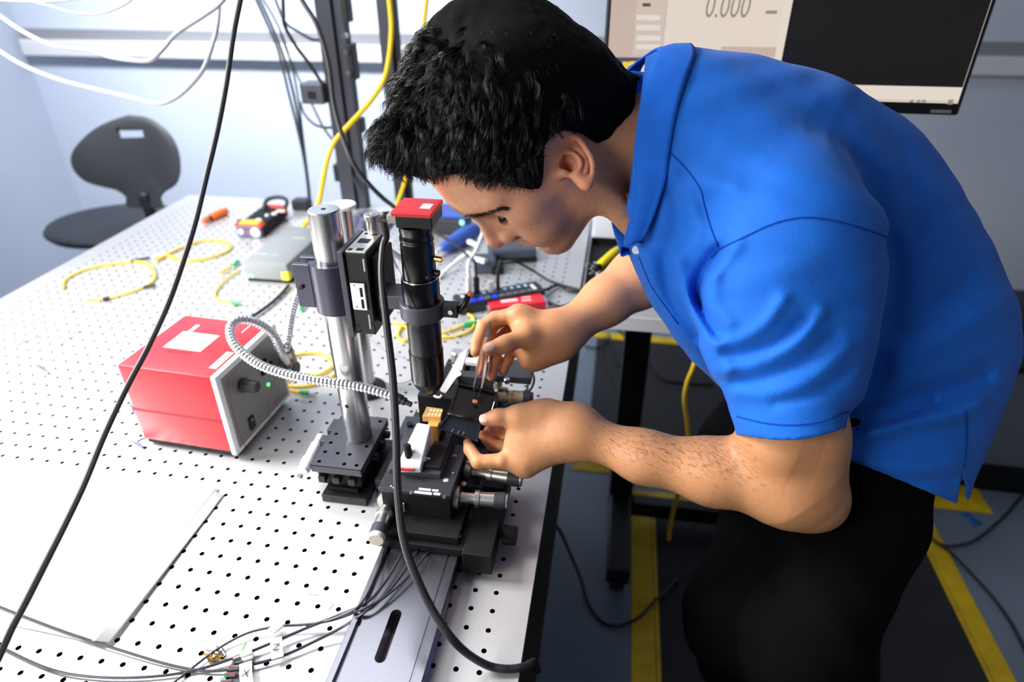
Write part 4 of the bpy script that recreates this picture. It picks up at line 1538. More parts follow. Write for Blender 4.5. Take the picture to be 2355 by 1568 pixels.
def ear_fn(p):
    d = chain(p, EAR_RIM, [.0030] * len(EAR_RIM), .001)
    d = smin(d, chain(p, EAR_ANTI, [.0027] * len(EAR_ANTI), .001), .0012)
    d = smin(d, chain(p, EAR_TRAG, [.005, .0042, .003], .004), .005)
    d = smin(d, sph(p, ep(1100, 1240, 3), .0072), .006)
    d = smin(d, rc(p, ep(1020, 1180, 2), ep(930, 1080, 1), .006, .005), .006)
    # thin plate under the folds
    pl = chain(p, [ep(420, 560, -3), ep(600, 420, -2.5), ep(850, 430, -2.5), ep(1050, 640, -2.5), ep(1110, 860, -2), ep(1080, 1100, 0)], [.0035, .0045, .005, .005, .005, .005], .004)
    d = smin(d, pl, .0015)
    pl = chain(p, [ep(750, 760, -7), ep(950, 760, -5), ep(900, 1000, -5)], [.006, .006, .006], .004)
    d = smin(d, pl, .003)
    d = smin(d, rc(p, ep(430, 760, -2), ep(520, 1020, -3), .006, .008), .008)
    return d


def ear_cut(p):
    return np.minimum(rc(p, ep(720, 880, 2), ep(760, 960, -12), .0075, .004), rc(p, ep(560, 650, 4), ep(800, 780, 2), .0018, .0052))


# ---- neck
NECK = [hw(-.030, 0, .0), hw(-.040, 0, -.055), pd(1500, 345, .800)]


def neck_fn(p):
    d = rc(p, NECK[0], NECK[1], .056, .056)
    d = smin(d, rc(p, NECK[1], NECK[2], .056, .064), .03)
    d = smin(d, rc(p, hw(-.005, .050, -.05), pd(1455, 520, .765), .016, .014), .03)
    return d


# ---- near (left) arm
def L_(x, y, d):
    return pd(1040 + x * .12755, 900 + y * .12755, d)


def R_(x, y, d):
    return pd(1060 + x * .12755, 690 + y * .12755, d)


L_SH = pd(1800, 520, .71)
L_EL = pd(1838, 1112, .775)
L_WR = pd(1318, 992, .838)


def larm_fn(p):
    d = rc(p, L_SH, pd(1818, 830, .735), .056, .054)
    d = smin(d, rc(p, pd(1818, 830, .735), L_EL, .054, .049), .03)
    d = smin(d, rc(p, pd(1800, 1000, .745), pd(1850, 1010, .745), .048, .042), .03)
    d = smin(d, rc(p, L_EL, pd(1882, 1155, .775), .048, .030), .03)           # elbow tip
    d = smin(d, rc(p, pd(1800, 1105, .775), pd(1640, 1084, .795), .047, .0385), .03)
    d = smin(d, rc(p, pd(1640, 1084, .795), pd(1480, 1050, .815), .0385, .0305), .02)
    d = smin(d, rc(p, pd(1480, 1050, .815), L_WR, .0305, .0238), .02)
    d = smin(d, rc(p, pd(1330, 978, .845), pd(1330, 1008, .84), .020, .020), .015)
    return d


LT = [L_(1760, 430, .842), L_(1180, 440, .835), L_(820, 460, .835), L_(600, 505, .835)]      # thumb
LI = [L_(1270, 1330, .835), L_(900, 1250, .832), L_(470, 1270, .835), L_(320, 1050, .850), L_(275, 930, .858)]
LM = [L_(1250, 1180, .855), L_(930, 1010, .880), L_(740, 960, .885), L_(640, 860, .885), L_(560, 790, .88)]
LR = [L_(1300, 1000, .870), L_(980, 820, .895), L_(800, 720, .895), L_(660, 700, .89)]
LL = [L_(1350, 860, .880), L_(1040, 690, .905), L_(860, 620, .905), L_(700, 610, .90)]


def lhand_fn(p):
    palm = rc(p, L_WR, L_(1650, 470, .846), .026, .0235)
    palm = smin(palm, rc(p, L_WR, L_(1330, 1290, .838), .026, .0135), .02)
    palm = smin(palm, rc(p, L_WR, L_(1260, 1110, .855), .027, .0150), .02)
    palm = smin(palm, rc(p, L_WR, L_(1330, 900, .872), .027, .0150), .02)
    palm = smin(palm, rc(p, L_(1850, 800, .838), L_(1400, 900, .842), .024, .019), .02)
    palm = smin(palm, rc(p, L_(1180, 480, .838), L_(1060, 1050, .838), .0105, .0085), .016)   # web to the index finger
    palm = smin(palm, rc(p, L_(1400, 560, .842), L_(1250, 1150, .842), .018, .014), .02)
    palm = smin(palm, rc(p, L_(1640, 900, .848), L_(1330, 1330, .842), .022, .0115), .02)
    th = chain(p, LT, [.0190, .0118, .0096, .0079], .008)
    d = smin(palm, th, .012)
    ix = chain(p, LI, [.0118, .0098, .0092, .0080, .0058], .003)
    d = smin(d, ix, .008)
    for f_, r_ in ((LM, [.0110, .0095, .0088, .0080, .007]), (LR, [.0105, .0088, .008, .007]), (LL, [.009, .0078, .0072, .0064])):
        d = smin(d, chain(p, f_, r_, .003), .004)
    return d


# ---- far (right) arm, holding the tweezers
R_WR = pd(1300, 762, .955)
R_EL = pd(1600, 560, 1.03)


def rarm_fn(p):
    d = rc(p, R_WR, pd(1394, 692, .98), .0265, .0345)
    d = smin(d, rc(p, pd(1394, 692, .98), pd(1470, 640, 1.0), .0345, .044), .02)
    d = smin(d, rc(p, pd(1470, 640, 1.0), R_EL, .044, .048), .02)
    d = smin(d, rc(p, R_EL, pd(1700, 420, 1.0), .05, .055), .03)
    return d


RT = [R_(1650, 700, .945), R_(1180, 640, .920), R_(800, 800, .908), R_(520, 880, .902)]
RI = [R_(1000, 270, .940), R_(620, 330, .945), R_(400, 480, .938), R_(290, 760, .925), R_(265, 930, .918)]
RM = [R_(1120, 420, .955), R_(800, 300, .970), R_(560, 480, .965), R_(420, 900, .945), R_(350, 1290, .925)]
RR = [R_(1200, 520, .965), R_(900, 480, .985), R_(700, 700, .975), R_(620, 1060, .95), R_(555, 1380, .935)]
RL = [R_(1300, 640, .970), R_(1050, 700, .985), R_(930, 900, .975), R_(840, 1100, .955), R_(770, 1290, .945)]


def rhand_fn(p):
    d = rc(p, R_WR, R_(1500, 640, .945), .0285, .027)
    for e, r in ((R_(1010, 270, .943), .0125), (R_(1130, 420, .957), .0125), (R_(1210, 530, .967), .012), (R_(1310, 650, .972), .0115)):
        d = smin(d, rc(p, R_(1600, 620, .953), e, .026, r), .02)
    d = smin(d, rc(p, R_(1100, 330, .942), R_(1180, 640, .928), .0165, .014), .02)
    d = smin(d, rc(p, R_(1760, 830, .955), R_(1300, 1010, .955), .022, .0185), .02)        # heel of the hand
    d = smin(d, rc(p, R_(1300, 1010, .955), R_(1130, 900, .960), .0185, .012), .02)
    d = smin(d, chain(p, RT, [.0200, .0142, .0118, .0098], .008), .012)
    for f_, r_ in ((RI, [.0122, .0105, .0098, .0090, .0075]), (RM, [.0120, .0102, .0095, .0085, .0066]),
                   (RR, [.0115, .0098, .0090, .0085, .0068]), (RL, [.0105, .0085, .0080, .0074, .0060])):
        d = smin(d, chain(p, f_, r_, .003), .004)
    return d


CHEST = pd(1640, 450, .84)


def core_fn(p):      # slim body inside the clothes, so the figure is one piece
    d = rc(p, NECK[2], CHEST, .055, .07)
    d = smin(d, rc(p, CHEST, L_SH, .06, .05), .03)
    d = smin(d, rc(p, CHEST, pd(1700, 420, 1.0), .06, .05), .03)
    return d


def bb(pts, r):
    pts = np.array(pts)
    return pts.min(0) - r, pts.max(0) + r


f_head = boxed(head_fn, *bb([HT + A(0, 0, .02)], .17))
f_ear = boxed(ear_fn, *bb(EAR_RIM + EAR_TRAG, .015))
f_earcut = boxed(ear_cut, *bb(EAR_RIM, .01))
f_neck = boxed(neck_fn, *bb(NECK, .08))
f_larm = boxed(larm_fn, *bb([L_SH, L_EL, L_WR, pd(1880, 1155, .775)], .07))
f_lhand = boxed(lhand_fn, *bb([L_WR] + LT + LI + LM + LR + LL, .03))
f_rarm = boxed(rarm_fn, *bb([R_WR, R_EL, pd(1700, 420, 1.0)], .07))
f_rhand = boxed(rhand_fn, *bb([R_WR] + RT + RI + RM + RR + RL, .035))
f_core = boxed(core_fn, *bb([NECK[2], CHEST, L_SH, pd(1700, 420, 1.0)], .08))


def body_fn(p):
    d = f_head(p)
    d = smin(d, f_ear(p), .004)
    d = smax(d, -f_earcut(p), .003)
    d = smin(d, f_neck(p), .025)
    d = smin(d, smin(f_larm(p), f_lhand(p), .02), .01)
    d = smin(d, smin(f_rarm(p), f_rhand(p), .02), .01)
    return smin(d, f_core(p), .02)


def body_colors(v):
    q = hl(v)
    base = np.tile(A(*srgb(216, 156, 122)), (len(v), 1))
    arm = np.tile(A(*srgb(204, 145, 101)), (len(v), 1))
    r = np.linalg.norm(q, axis=1)
    w = np.clip((0.20 - r) / .04, 0, 1)[:, None]
    c = base * w + arm * (1 - w)

    def mix(c, m, rgb):
        m = np.clip(m, 0, 1)[:, None]
        return c * (1 - m) + m * A(*srgb(*rgb))
    rng = np.random.default_rng(3)
    ay = np.abs(q[:, 1])
    inhead = (r < .17).astype(float)
    # beard shadow: jaw, chin, upper lip
    zb = -.022 - .35 * (q[:, 0] - .0) * (q[:, 0] > .02) * .6
    m = np.clip((zb - q[:, 2]) / .022, 0, 1) * np.clip((q[:, 0] + .012) / .02, 0, 1)
    m2 = np.exp(-((q[:, 2] + .037) / .007) ** 2) * (ay < .028) * (q[:, 0] > .07)
    sp = 0.62 + 0.45 * rng.random(len(v))
    c = mix(c, np.maximum(m, m2) * inhead * sp * .46, (74, 50, 36))
    # lips
    ml = np.exp(-((q[:, 2] + .0525) / .0085) ** 4) * (ay < .024) * (q[:, 0] > .084)
    c = mix(c, ml * inhead * .75, (176, 104, 96))
    # warmer nose and ear
    mn = np.exp(-(np.linalg.norm(q - A(.112, 0, -.016), axis=1) / .018) ** 2)
    c = mix(c, mn * .4, (205, 128, 102))
    er = np.clip(1 - f_ear(v) / .004, 0, 1)
    c = mix(c, er * .45, (205, 120, 92))
    # knuckles and finger tips redder
    for ch in (LI, LM, LR, LL, LT, RI, RM, RR, RL, RT):
        dd = np.linalg.norm(v - ch[-1], axis=1)
        c = mix(c, np.exp(-(dd / .014) ** 2) * .45, (222, 140, 112))
    # moles / freckles on the cheek
    for (u, w_, s_) in ((1240, 512, 2.2), (1222, 527, 1.8), (1155, 460, 2.0), (1228, 487, 1.6), (1216, 486, 1.5)):
        uv = proj(v)
        c = mix(c, np.exp(-(np.linalg.norm(uv - A(u, w_), axis=1) / s_) ** 2) * inhead * .6, (110, 66, 48))
    return c


allp = [HT, NECK[2], CHEST, L_SH, L_EL, pd(1882, 1155, .775), L_WR, R_WR, R_EL, pd(1700, 420, 1.0)] + LT + LI + RI + RR + RM
lo, hi = bb(allp, .16)
bv, bq = sdf_mesh(body_fn, lo, hi, .00135)
person = thing('person', 'person in a blue polo shirt bending over the bench holding tweezers and a black box', 'person', (1.0, 0.1, 0.0))
M_ = Matrix.Translation(person.location)


def plink(name, me, m, parent=person):
    o = link(name, me, m, parent)
    # parents are empties at the feet or meshes that share its origin: keep the world place
    if parent is person:
        o.matrix_parent_inverse = M_.inverted()
    return o


me = quad_mesh('body', bv, bq)
set_colors(me, 'col', body_colors(bv))
body = plink('body', me, M_SKIN)
BODY_BVH = BVHTree.FromPolygons([tuple(x) for x in bv], [tuple(int(i) for i in x) for x in bq])


def shoot(bvh, u, v, off=0.0):
    r = ray(u, v)
    r = r / np.linalg.norm(r)
    hit = bvh.ray_cast(Vector(CAMC), Vector(r))
    if hit[0] is None:
        return None
    return np.array(hit[0]) + np.array(hit[1]) * off * (1 if np.dot(np.array(hit[1]), r) < 0 else -1)

# fine hair on the near forearm
rng_ = np.random.default_rng(21)
L_h = []
for _ in range(650):
    t = rng_.random()
    u, v = (1385 + 330 * t, 1000 + 60 * t) + rng_.normal(size=2) * A(25, 30)
    a = shoot(BODY_BVH, u, v, -.0002)
    b_ = shoot(BODY_BVH, u + rng_.uniform(4, 14), v + rng_.uniform(2, 10), .0010)
    if a is None or b_ is None or np.linalg.norm(a - b_) > .015:
        continue
    L_h.append((np.array([a, (a + b_) / 2 + (CAMC - a) * .0006, b_]), np.array([.00010, .00010, .00004])))
M_ARMH = mat('fine_dark_hair', srgb(44, 30, 24), rough=.6)
ah = plink('arm_hair', tubes_mesh('arm_hair', L_h, 3), M_ARMH, body)
ah['kind'] = 'stuff'

# ================================================================ CLOTHES
M_SHIRT = mat('polo_pique', srgb(24, 104, 208), rough=0.75, spec=0.25, sheen=0.12, noise=(60, .05, 3))
M_RIB = mat('polo_rib_knit', srgb(22, 98, 204), rough=0.8, spec=0.2, sheen=0.12, noise=(60, .05, 3))
M_SEAM = mat('blue_seam_thread', srgb(16, 72, 165), rough=0.9, spec=0.1)
M_PANT = mat('black_trousers', srgb(8, 8, 10), rough=0.9, spec=0.06, noise=(25, .2, 4))


def knit(m, scale, strength):
    "fine pique bumps from two crossed waves"
    nt = m.node_tree
    tc = nt.nodes.new('ShaderNodeTexCoord')
    v = nt.nodes.new('ShaderNodeTexVoronoi')
    v.inputs['Scale'].default_value = scale
    nt.links.new(tc.outputs['Object'], v.inputs['Vector'])
    bp = nt.nodes.new('ShaderNodeBump')
    bp.inputs['Strength'].default_value = strength
    bp.inputs['Distance'].default_value = .0006
    nt.links.new(v.outputs['Distance'], bp.inputs['Height'])
    nt.links.new(bp.outputs['Normal'], nt.nodes['Principled BSDF'].inputs['Normal'])


knit(M_SHIRT, 700, .35)
knit(M_PANT, 500, .3)

# stations: (back pixel, front pixel, depth, near half depth, far half depth)
STA = [((1450, 175), (1425, 480), .790, .070, .075),
       ((1530, 128), (1440, 560), .800, .100, .130),
       ((1640, 114), (1478, 655), .815, .125, .170),
       ((1800, 138), (1525, 735), .830, .145, .190),
       ((1980, 205), (1572, 800), .840, .150, .195),
       ((2120, 322), (1612, 842), .848, .125, .190),
       ((2225, 480), (1648, 872), .855, .115, .185),
       ((2303, 630), (1676, 893), .860, .108, .180),
       ((2345, 780), (1695, 915), .862, .105, .180),
       ((2315, 900), (1705, 930), .865, .102, .175),
       ((2262, 1030), (1712, 945), .868, .100, .170),
       ((2205, 1160), (1716, 960), .870, .100, .165)]


def _in(s):
    b = s[0]
    k = .957 if b[1] < 250 else .984
    return ((1177.5 + (b[0] - 1177.5) * k, 784 + (b[1] - 784) * k), *s[1:])


STA = [_in(s) for s in STA]


def expand(sta, n=4):
    b = catmull([s[0] for s in sta], n)
    fr = catmull([s[1] for s in sta], n)
    r = catmull([s[2:] for s in sta], n)
    return [(b[i], fr[i], *r[i]) for i in range(len(b))]


def frames(sta):
    c, e1, e2, w, dn, df = [], [], [], [], [], []
    for b, fr, dep, n_, f_ in sta:
        pb, pf = pd(*b, dep), pd(*fr, dep)
        c.append((pb + pf) / 2)
        x = pb - pf
        w.append(np.linalg.norm(x) / 2)
        e1.append(x / np.linalg.norm(x))
        vw = CAMC - c[-1]
        vw = vw - e1[-1] * (vw @ e1[-1])
        e2.append(vw / np.linalg.norm(vw))
        dn.append(n_)
        df.append(f_)
    return map(np.array, (c, e1, e2, w, dn, df))


def gtube(sta, expo=2.05):
    c, e1, e2, w, dn, df = frames(sta)
    n = len(c)
    cm = (c[1:] + c[:-1]) / 2
    rm = np.maximum(np.maximum(w, dn), df)[1:]

    def fn(p):
        out = np.full(len(p), 1e9)
        plo, phi = p.min(0), p.max(0)
        gap = np.linalg.norm(np.maximum(np.maximum(plo - cm, cm - phi), 0), axis=1) - rm
        thr = max(gap.min(), 0) + np.linalg.norm(phi - plo) * .6 + .10
        for i in np.where(gap < thr)[0]:
            ba = c[i + 1] - c[i]
            # section planes contain the local axes: interpolate by position between them
            n0 = np.cross(e1[i], e2[i])
            n1 = np.cross(e1[i + 1], e2[i + 1])
            if n0 @ ba < 0:
                n0, n1 = -n0, -n1
            s0 = (p - c[i]) @ n0
            s1 = (p - c[i + 1]) @ n1
            den = s0 - s1
            t = np.where(np.abs(den) > 1e-6, s0 / np.where(np.abs(den) < 1e-6, 1e-6, den), 0)
            raw = t
            t = np.clip(t, 0, 1)
            cc = c[i] + t[:, None] * ba
            a1 = e1[i] + t[:, None] * (e1[i + 1] - e1[i])
            a2 = e2[i] + t[:, None] * (e2[i + 1] - e2[i])
            q = p - cc
            u = (q * a1).sum(1)
            v = (q * a2).sum(1)
            ww = w[i] + t * (w[i + 1] - w[i])
            dd = np.where(v > 0, dn[i] + t * (dn[i + 1] - dn[i]), df[i] + t * (df[i + 1] - df[i]))
            r = (np.abs(u / ww) ** expo + np.abs(v / dd) ** expo) ** (1 / expo) + 1e-6
            L = np.sqrt(u * u + v * v)
            d = L * (1 - 1 / r)
            ax = np.maximum(np.maximum(-s0, s1), 0)
            d = np.where(ax > 0, np.sqrt(np.maximum(d, 0) ** 2 + ax ** 2) + np.minimum(d, 0) * (ax == 0), d)
            out = np.minimum(out, d)
        return out
    return fn


TORSO = expand(STA, 3)
torso_f = gtube(TORSO)
SLV = expand([((1980, 490), (1690, 500), .725, .085, .09),
              ((2034, 600), (1618, 640), .708, .078, .09),
              ((2020, 740), (1607, 740), .712, .076, .085),
              ((2002, 850), (1648, 850), .720, .075, .085),
              ((1970, 925), (1682, 925), .722, .074, .08),
              ((1942, 1000), (1706, 1010), .722, .072, .078),
              ((1928, 1060), (1715, 1070), .722, .072, .078)], 3)
slv_f = gtube(SLV)
RSLV = [pd(1720, 330, .99), pd(1640, 520, 1.04)]
DELT = pd(1808, 556, .700)

# fold brushes: (pixel polyline, amplitude m, width px, depth limit)
FOLDS = [
    ([(1655, 575), (1622, 620), (1606, 668), (1622, 720), (1650, 765)], -.012, 16),        # armpit crease
    ([(1640, 640), (1640, 700), (1672, 745)], .006, 22),
    ([(1560, 600), (1575, 690), (1640, 790), (1668, 850)], .007, 22),
    ([(1530, 590), (1545, 680), (1600, 770)], -.006, 16),
    ([(1490, 590), (1510, 670), (1570, 760), (1640, 850)], .006, 18),
    ([(1700, 560), (1640, 640)], .004, 14),
    ([(1655, 790), (1700, 780), (1760, 745), (1800, 690)], .006, 18),
    ([(1665, 815), (1720, 815), (1790, 790), (1850, 735)], -.005, 14),
    ([(1680, 850), (1740, 835), (1830, 790), (1890, 720)], .0055, 18),
    ([(1690, 880), (1760, 870), (1850, 830), (1920, 770)], -.004, 14),
    ([(1690, 905), (1770, 905), (1870, 870), (1950, 800)], .0045, 18),
    ([(1780, 930), (1880, 905), (1960, 850)], -.003, 12),
    ([(1960, 960), (2100, 915), (2210, 888), (2262, 862)], -.014, 26),
    ([(1960, 1010), (2080, 975), (2190, 957), (2250, 930)], .011, 20),
    ([(1950, 985), (2060, 960), (2150, 925)], -.009, 12),
    ([(1950, 1045), (2080, 1075), (2190, 1070)], .005, 18),
    ([(1950, 1070), (2060, 1105), (2190, 1105)], -.004, 12),
    ([(2050, 560), (2060, 640), (2040, 760), (2005, 880)], -.007, 28),      # behind the sleeve
    ([(1930, 200), (2000, 290), (2050, 420), (2062, 540)], .0035, 34),       # shoulder blade
    ([(1985, 230), (2060, 330), (2100, 440)], -.003, 30),
    ([(2080, 760), (2160, 700), (2220, 640)], -.008, 34),
    ([(2080, 830), (2200, 760), (2300, 700)], .007, 34),
    ([(1600, 430), (1640, 420), (1690, 430)], .004, 24),
    ([(1575, 400), (1605, 450), (1622, 500)], -.0035, 18),
    ([(1545, 560), (1560, 500), (1550, 440)], -.004, 20),
    ([(1600, 560), (1612, 520), (1600, 480)], .003, 16),
]


def brushes(p, gate):
    uv = proj(p)
    disp = np.zeros(len(p))
    m = gate > 0
    if not m.any():
        return disp
    u = uv[m]
    acc = np.zeros(len(u))
    for poly, amp, wd in FOLDS:
        pl = catmull(poly, 5)
        lo2, hi2 = pl.min(0) - 3 * wd, pl.max(0) + 3 * wd
        k = ((u > lo2) & (u < hi2)).all(1)
        if k.any():
            acc[k] += amp * np.exp(-(seg2d(u[k], pl) / wd) ** 2)
    disp[m] = acc * gate[m]
    return disp


MIDP = np.array(list(frames(TORSO))[0])


def dep(p):
    return (p - CAMC) @ CAMR[2]


def shirt_outer(p):
    t0 = torso_f(p)
    s0 = slv_f(p)
    d = smin(t0, sph(p, DELT, .088), .05)
    kk = .004 + .018 * np.clip(-plane_cut(p, SH_O, SH_N) / .12, 0, 1)
    d = smin(d, s0, kk)
    d = smin(d, rc(p, RSLV[0], RSLV[1], .085, .085), .05)
    d = smin(d, rc(p, pd(1530, 300, .79), pd(1760, 480, .735), .072, .075), .05)   # trapezius slope
    d = smin(d, rc(p, pd(1540, 300, .86), pd(1690, 330, .97), .075, .08), .06)
    m = np.abs(d) < .03
    if m.any():
        q = p[m]
        gate = np.clip((.86 - dep(q)) / .05, 0, 1)
        d[m] -= brushes(q, gate)
        d[m] += .0012 * np.sin(q[:, 0] * 61 + 2 * np.sin(q[:, 2] * 37)) * np.sin(q[:, 1] * 53 + q[:, 2] * 71)
    return d, t0, s0


def plane_cut(p, o, n):
    n = np.asarray(n) / np.linalg.norm(n)
    return (p - o) @ n


# openings
NK_O = (pd(1478, 180, .79) + pd(1432, 545, .775)) / 2
e_a = pd(1478, 180, .79) - pd(1432, 545, .775)
NK_N = np.cross(e_a, CAMC - NK_O)
if NK_N @ (pd(1300, 330, .79) - NK_O) < 0:
    NK_N = -NK_N
HM_O = pd(2080, 1150, .765)
hm_a = pd(2205, 1150, .87) - pd(1700, 925, .87)
HM_N = np.cross(hm_a, CAMC - HM_O)
if HM_N @ (pd(1900, 1500, .9) - HM_O) < 0:
    HM_N = -HM_N
SH_O = pd(1832, 1012, .735)
sh_a = pd(1958, 985, .735) - pd(1712, 1003, .735)
SH_N = np.cross(sh_a, CAMC - SH_O)
if SH_N @ (pd(1850, 1300, .8) - SH_O) < 0:
    SH_N = -SH_N
RS_N = (RSLV[1] - RSLV[0]) / np.linalg.norm(RSLV[1] - RSLV[0])


def shirt_fn(p):
    o, t0, s0 = shirt_outer(p)
    nearopen = (np.abs(plane_cut(p, HM_O, HM_N)) < .07) | ((np.abs(plane_cut(p, SH_O, SH_N)) < .04) & (s0 < .03) & (s0 < t0 - .004)) | (np.abs(plane_cut(p, NK_O, NK_N)) < .035) | (rc(p, RSLV[0], RSLV[1], .085, .085) < .03)
    d = np.where(nearopen, np.maximum(o, -(o + .0065)), o)
    uv = proj(p)
    hem_bow = .012 * np.sin(np.clip((uv[:, 0] - 1940) / 270, 0, 1) * math.pi)
    # only cut where each opening really is
    hc = plane_cut(p, HM_O, HM_N) - hem_bow
    d = np.where(dep(p) > .0, np.maximum(d, np.where(np.abs(s0) < .04, np.where(t0 < .004, hc, -1), hc)), d)
    sc = plane_cut(p, SH_O, SH_N) + .011 * (1 - np.cos(np.clip((uv[:, 0] - 1830) / 125, -1.4, 1.4) * 1.4))
    d = np.maximum(d, np.where((s0 < .03) & ((s0 < t0 - .0015) | ((uv[:, 0] > 1925) & (t0 > .0032))), sc, -1))
    d = np.maximum(d, plane_cut(p, NK_O, NK_N))
    d = np.maximum(d, np.where(rc(p, RSLV[0], RSLV[1], .085, .085) < .02, plane_cut(p, RSLV[1], RS_N) - .06, -1))
    # side vent of the hem
    ven = np.where((uv[:, 1] > 1078), np.abs(uv[:, 0] - 2213) - (uv[:, 1] - 1078) * .14, 50.)
    d = np.where(dep(p) < .87, np.maximum(d, -(ven * .0006)), d)
    return d


allp = [pd(*s[0], s[2]) for s in STA] + [pd(*s[1], s[2]) for s in STA] + RSLV + [pd(*s[0], s[2]) for s in SLV]
lo, hi = bb(allp, .21)
sv, sq = sdf_mesh(shirt_fn, lo, hi, .003)
sv = relax(sv, sq, 2, .5)
shirt = plink('polo_shirt', quad_mesh('polo_shirt', sv, sq), M_SHIRT)
shirt['label'] = 'blue short-sleeved pique polo shirt'
SHIRT_BVH = BVHTree.FromPolygons([tuple(x) for x in sv], [tuple(int(i) for i in x) for x in sq])


def sub(name, me, m, parent):
    return plink(name, me, m, parent)


def seam(name, poly, r, parent, m, n=6, off=.0003, bvh=None):
    pts = [shoot(bvh or SHIRT_BVH, u, v, off) for u, v in catmull(poly, n)]
    pts = [p for p in pts if p is not None]
    # drop jumps
    keep = [pts[0]]
    for p in pts[1:]:
        if np.linalg.norm(p - keep[-1]) < .03:
            keep.append(p)
    v, f = tube_geo(keep, r, 6)
    me = pymesh(name, v, f)
    me.shade_smooth()
    return sub(name, me, m, parent)


seam('yoke_seam', [(1542, 352), (1578, 388), (1610, 432), (1620, 470), (1634, 520), (1652, 566)], .0009, shirt, M_SEAM)
seam('armhole_seam', [(1636, 592), (1656, 572), (1700, 551), (1780, 514), (1850, 500), (1920, 508), (1990, 528), (2048, 548)], .0009, shirt, M_SEAM)
seam('side_seam', [(2220, 945), (2222, 1000), (2216, 1076)], .0010, shirt, M_SEAM)
CUFF = [(1695, 957), (1757, 972), (1824, 977), (1891, 968), (1950, 945)]
seam('cuff_seam', CUFF, .0009, shirt, M_SEAM)


# ---- collar: fold edge (inner) and outer edge, lofted with a rolled crest
def collar_pts():
    inner = [pd(1434, 556, .738), pd(1449, 500, .722), pd(1462, 420, .712), pd(1476, 320, .716), pd(1488, 235, .735), pd(1490, 186, .765),
             pd(1470, 163, .800), pd(1440, 168, .830), pd(1416, 240, .870), pd(1404, 340, .885), pd(1400, 430, .870), pd(1404, 500, .835), pd(1428, 575, .785)]
    outer = [pd(1478, 556, .722), pd(1502, 500, .705), pd(1527, 420, .693), pd(1549, 340, .697), pd(1567, 260, .713), pd(1566, 212, .745),
             pd(1528, 170, .795), pd(1476, 152, .838), pd(1470, 220, .890), pd(1462, 330, .905), pd(1452, 430, .890), pd(1452, 520, .850), pd(1446, 590, .790)]
    return catmull(inner, 5), catmull(outer, 5)


ci, co = collar_pts()
m_ = len(ci)
V, F = [], []
NS = 9


def clear(p, n, gap):
    for _ in range(12):
        d = float(shirt_outer(p[None])[0][0])
        if d > gap:
            break
        p = p + n * max(gap - d, .0004)
    return p


for i in range(m_):
    ax = (ci[i] + co[i]) / 2
    cen = NECK[1] * .25 + NECK[2] * .75
    outw = ax - cen
    chord = co[i] - ci[i]
    outw = outw - chord * (outw @ chord) / (chord @ chord)
    outw /= np.linalg.norm(outw)
    for j in range(NS):
        t = j / (NS - 1)
        V.append(clear(ci[i] + chord * t + outw * (.007 * math.sin(math.pi * min(1, t * 1.15) ** .7) - .002 * t), outw, .0032))
    for j in range(NS):           # underside going back
        t = 1 - j / (NS - 1)
        V.append(V[len(V) - 2 * j - 1] - outw * .003)
N2 = 2 * NS
for i in range(m_ - 1):
    for j in range(N2):
        k = (j + 1) % N2
        F.append((i * N2 + j, (i + 1) * N2 + j, (i + 1) * N2 + k, i * N2 + k))
F.append(tuple(range(N2)))
F.append(tuple((m_ - 1) * N2 + j for j in range(N2 - 1, -1, -1)))
me = pymesh('collar', V, F)
bm = bmesh.new()
bm.from_mesh(me)
bmesh.ops.recalc_face_normals(bm, faces=bm.faces)
bm.to_mesh(me)
bm.free()
me.shade_smooth()
collar = sub('collar', me, M_RIB, shirt)
# collar stand inside, against the neck
V, F = [], []
for i in range(m_):
    q = ci[i] + (cen - ci[i]) * .02
    dn = (NECK[2] - NECK[1]) / np.linalg.norm(NECK[2] - NECK[1])
    for off, sh in ((0, 0), (.030, -.04), (.030, .0), (0, .025)):
        V.append(q + dn * off - (q - cen) * sh * .5)
for i in range(m_ - 1):
    for j in range(4):
        k = (j + 1) % 4
        F.append((i * 4 + j, (i + 1) * 4 + j, (i + 1) * 4 + k, i * 4 + k))
me = pymesh('collar_stand', V, F)
me.shade_smooth()
sub('collar_stand', me, M_RIB, shirt)
# white button on the placket
M_BUTTON = mat('white_button', srgb(235, 238, 240), rough=.3)
bp_ = shoot(SHIRT_BVH, 1466, 574, .0012)
if bp_ is not None:
    bm = bmesh.new()
    nrm = Vector(CAMC - bp_).normalized()
    mm = Matrix.Translation(Vector(bp_)) @ nrm.to_track_quat('Z', 'Y').to_matrix().to_4x4()
    bmesh.ops.create_cone(bm, cap_ends=True, segments=20, radius1=.0052, radius2=.0045, depth=.0022, matrix=mm)
    for sx in (-1, 1):
        bmesh.ops.create_cone(bm, cap_ends=True, segments=6, radius1=.0006, radius2=.0006, depth=.0026, matrix=mm @ Matrix.Translation((sx * .0012, 0, .0002)))
    me = bpy.data.meshes.new('button')
    bm.to_mesh(me)
    bm.free()
    sub('button', me, M_BUTTON, shirt)['label'] = 'white button'
seam('placket_seam', [(1470, 590), (1500, 660), (1560, 745)], .0009, shirt, M_SEAM)

# ---- trousers and shoes
HIPc = pd(1985, 1060, .865)
FT = [(1.02, -.02, .07), (0.92, .26, .07)]
KN = [pd(1850, 1480, .86), pd(1700, 1420, .98)]


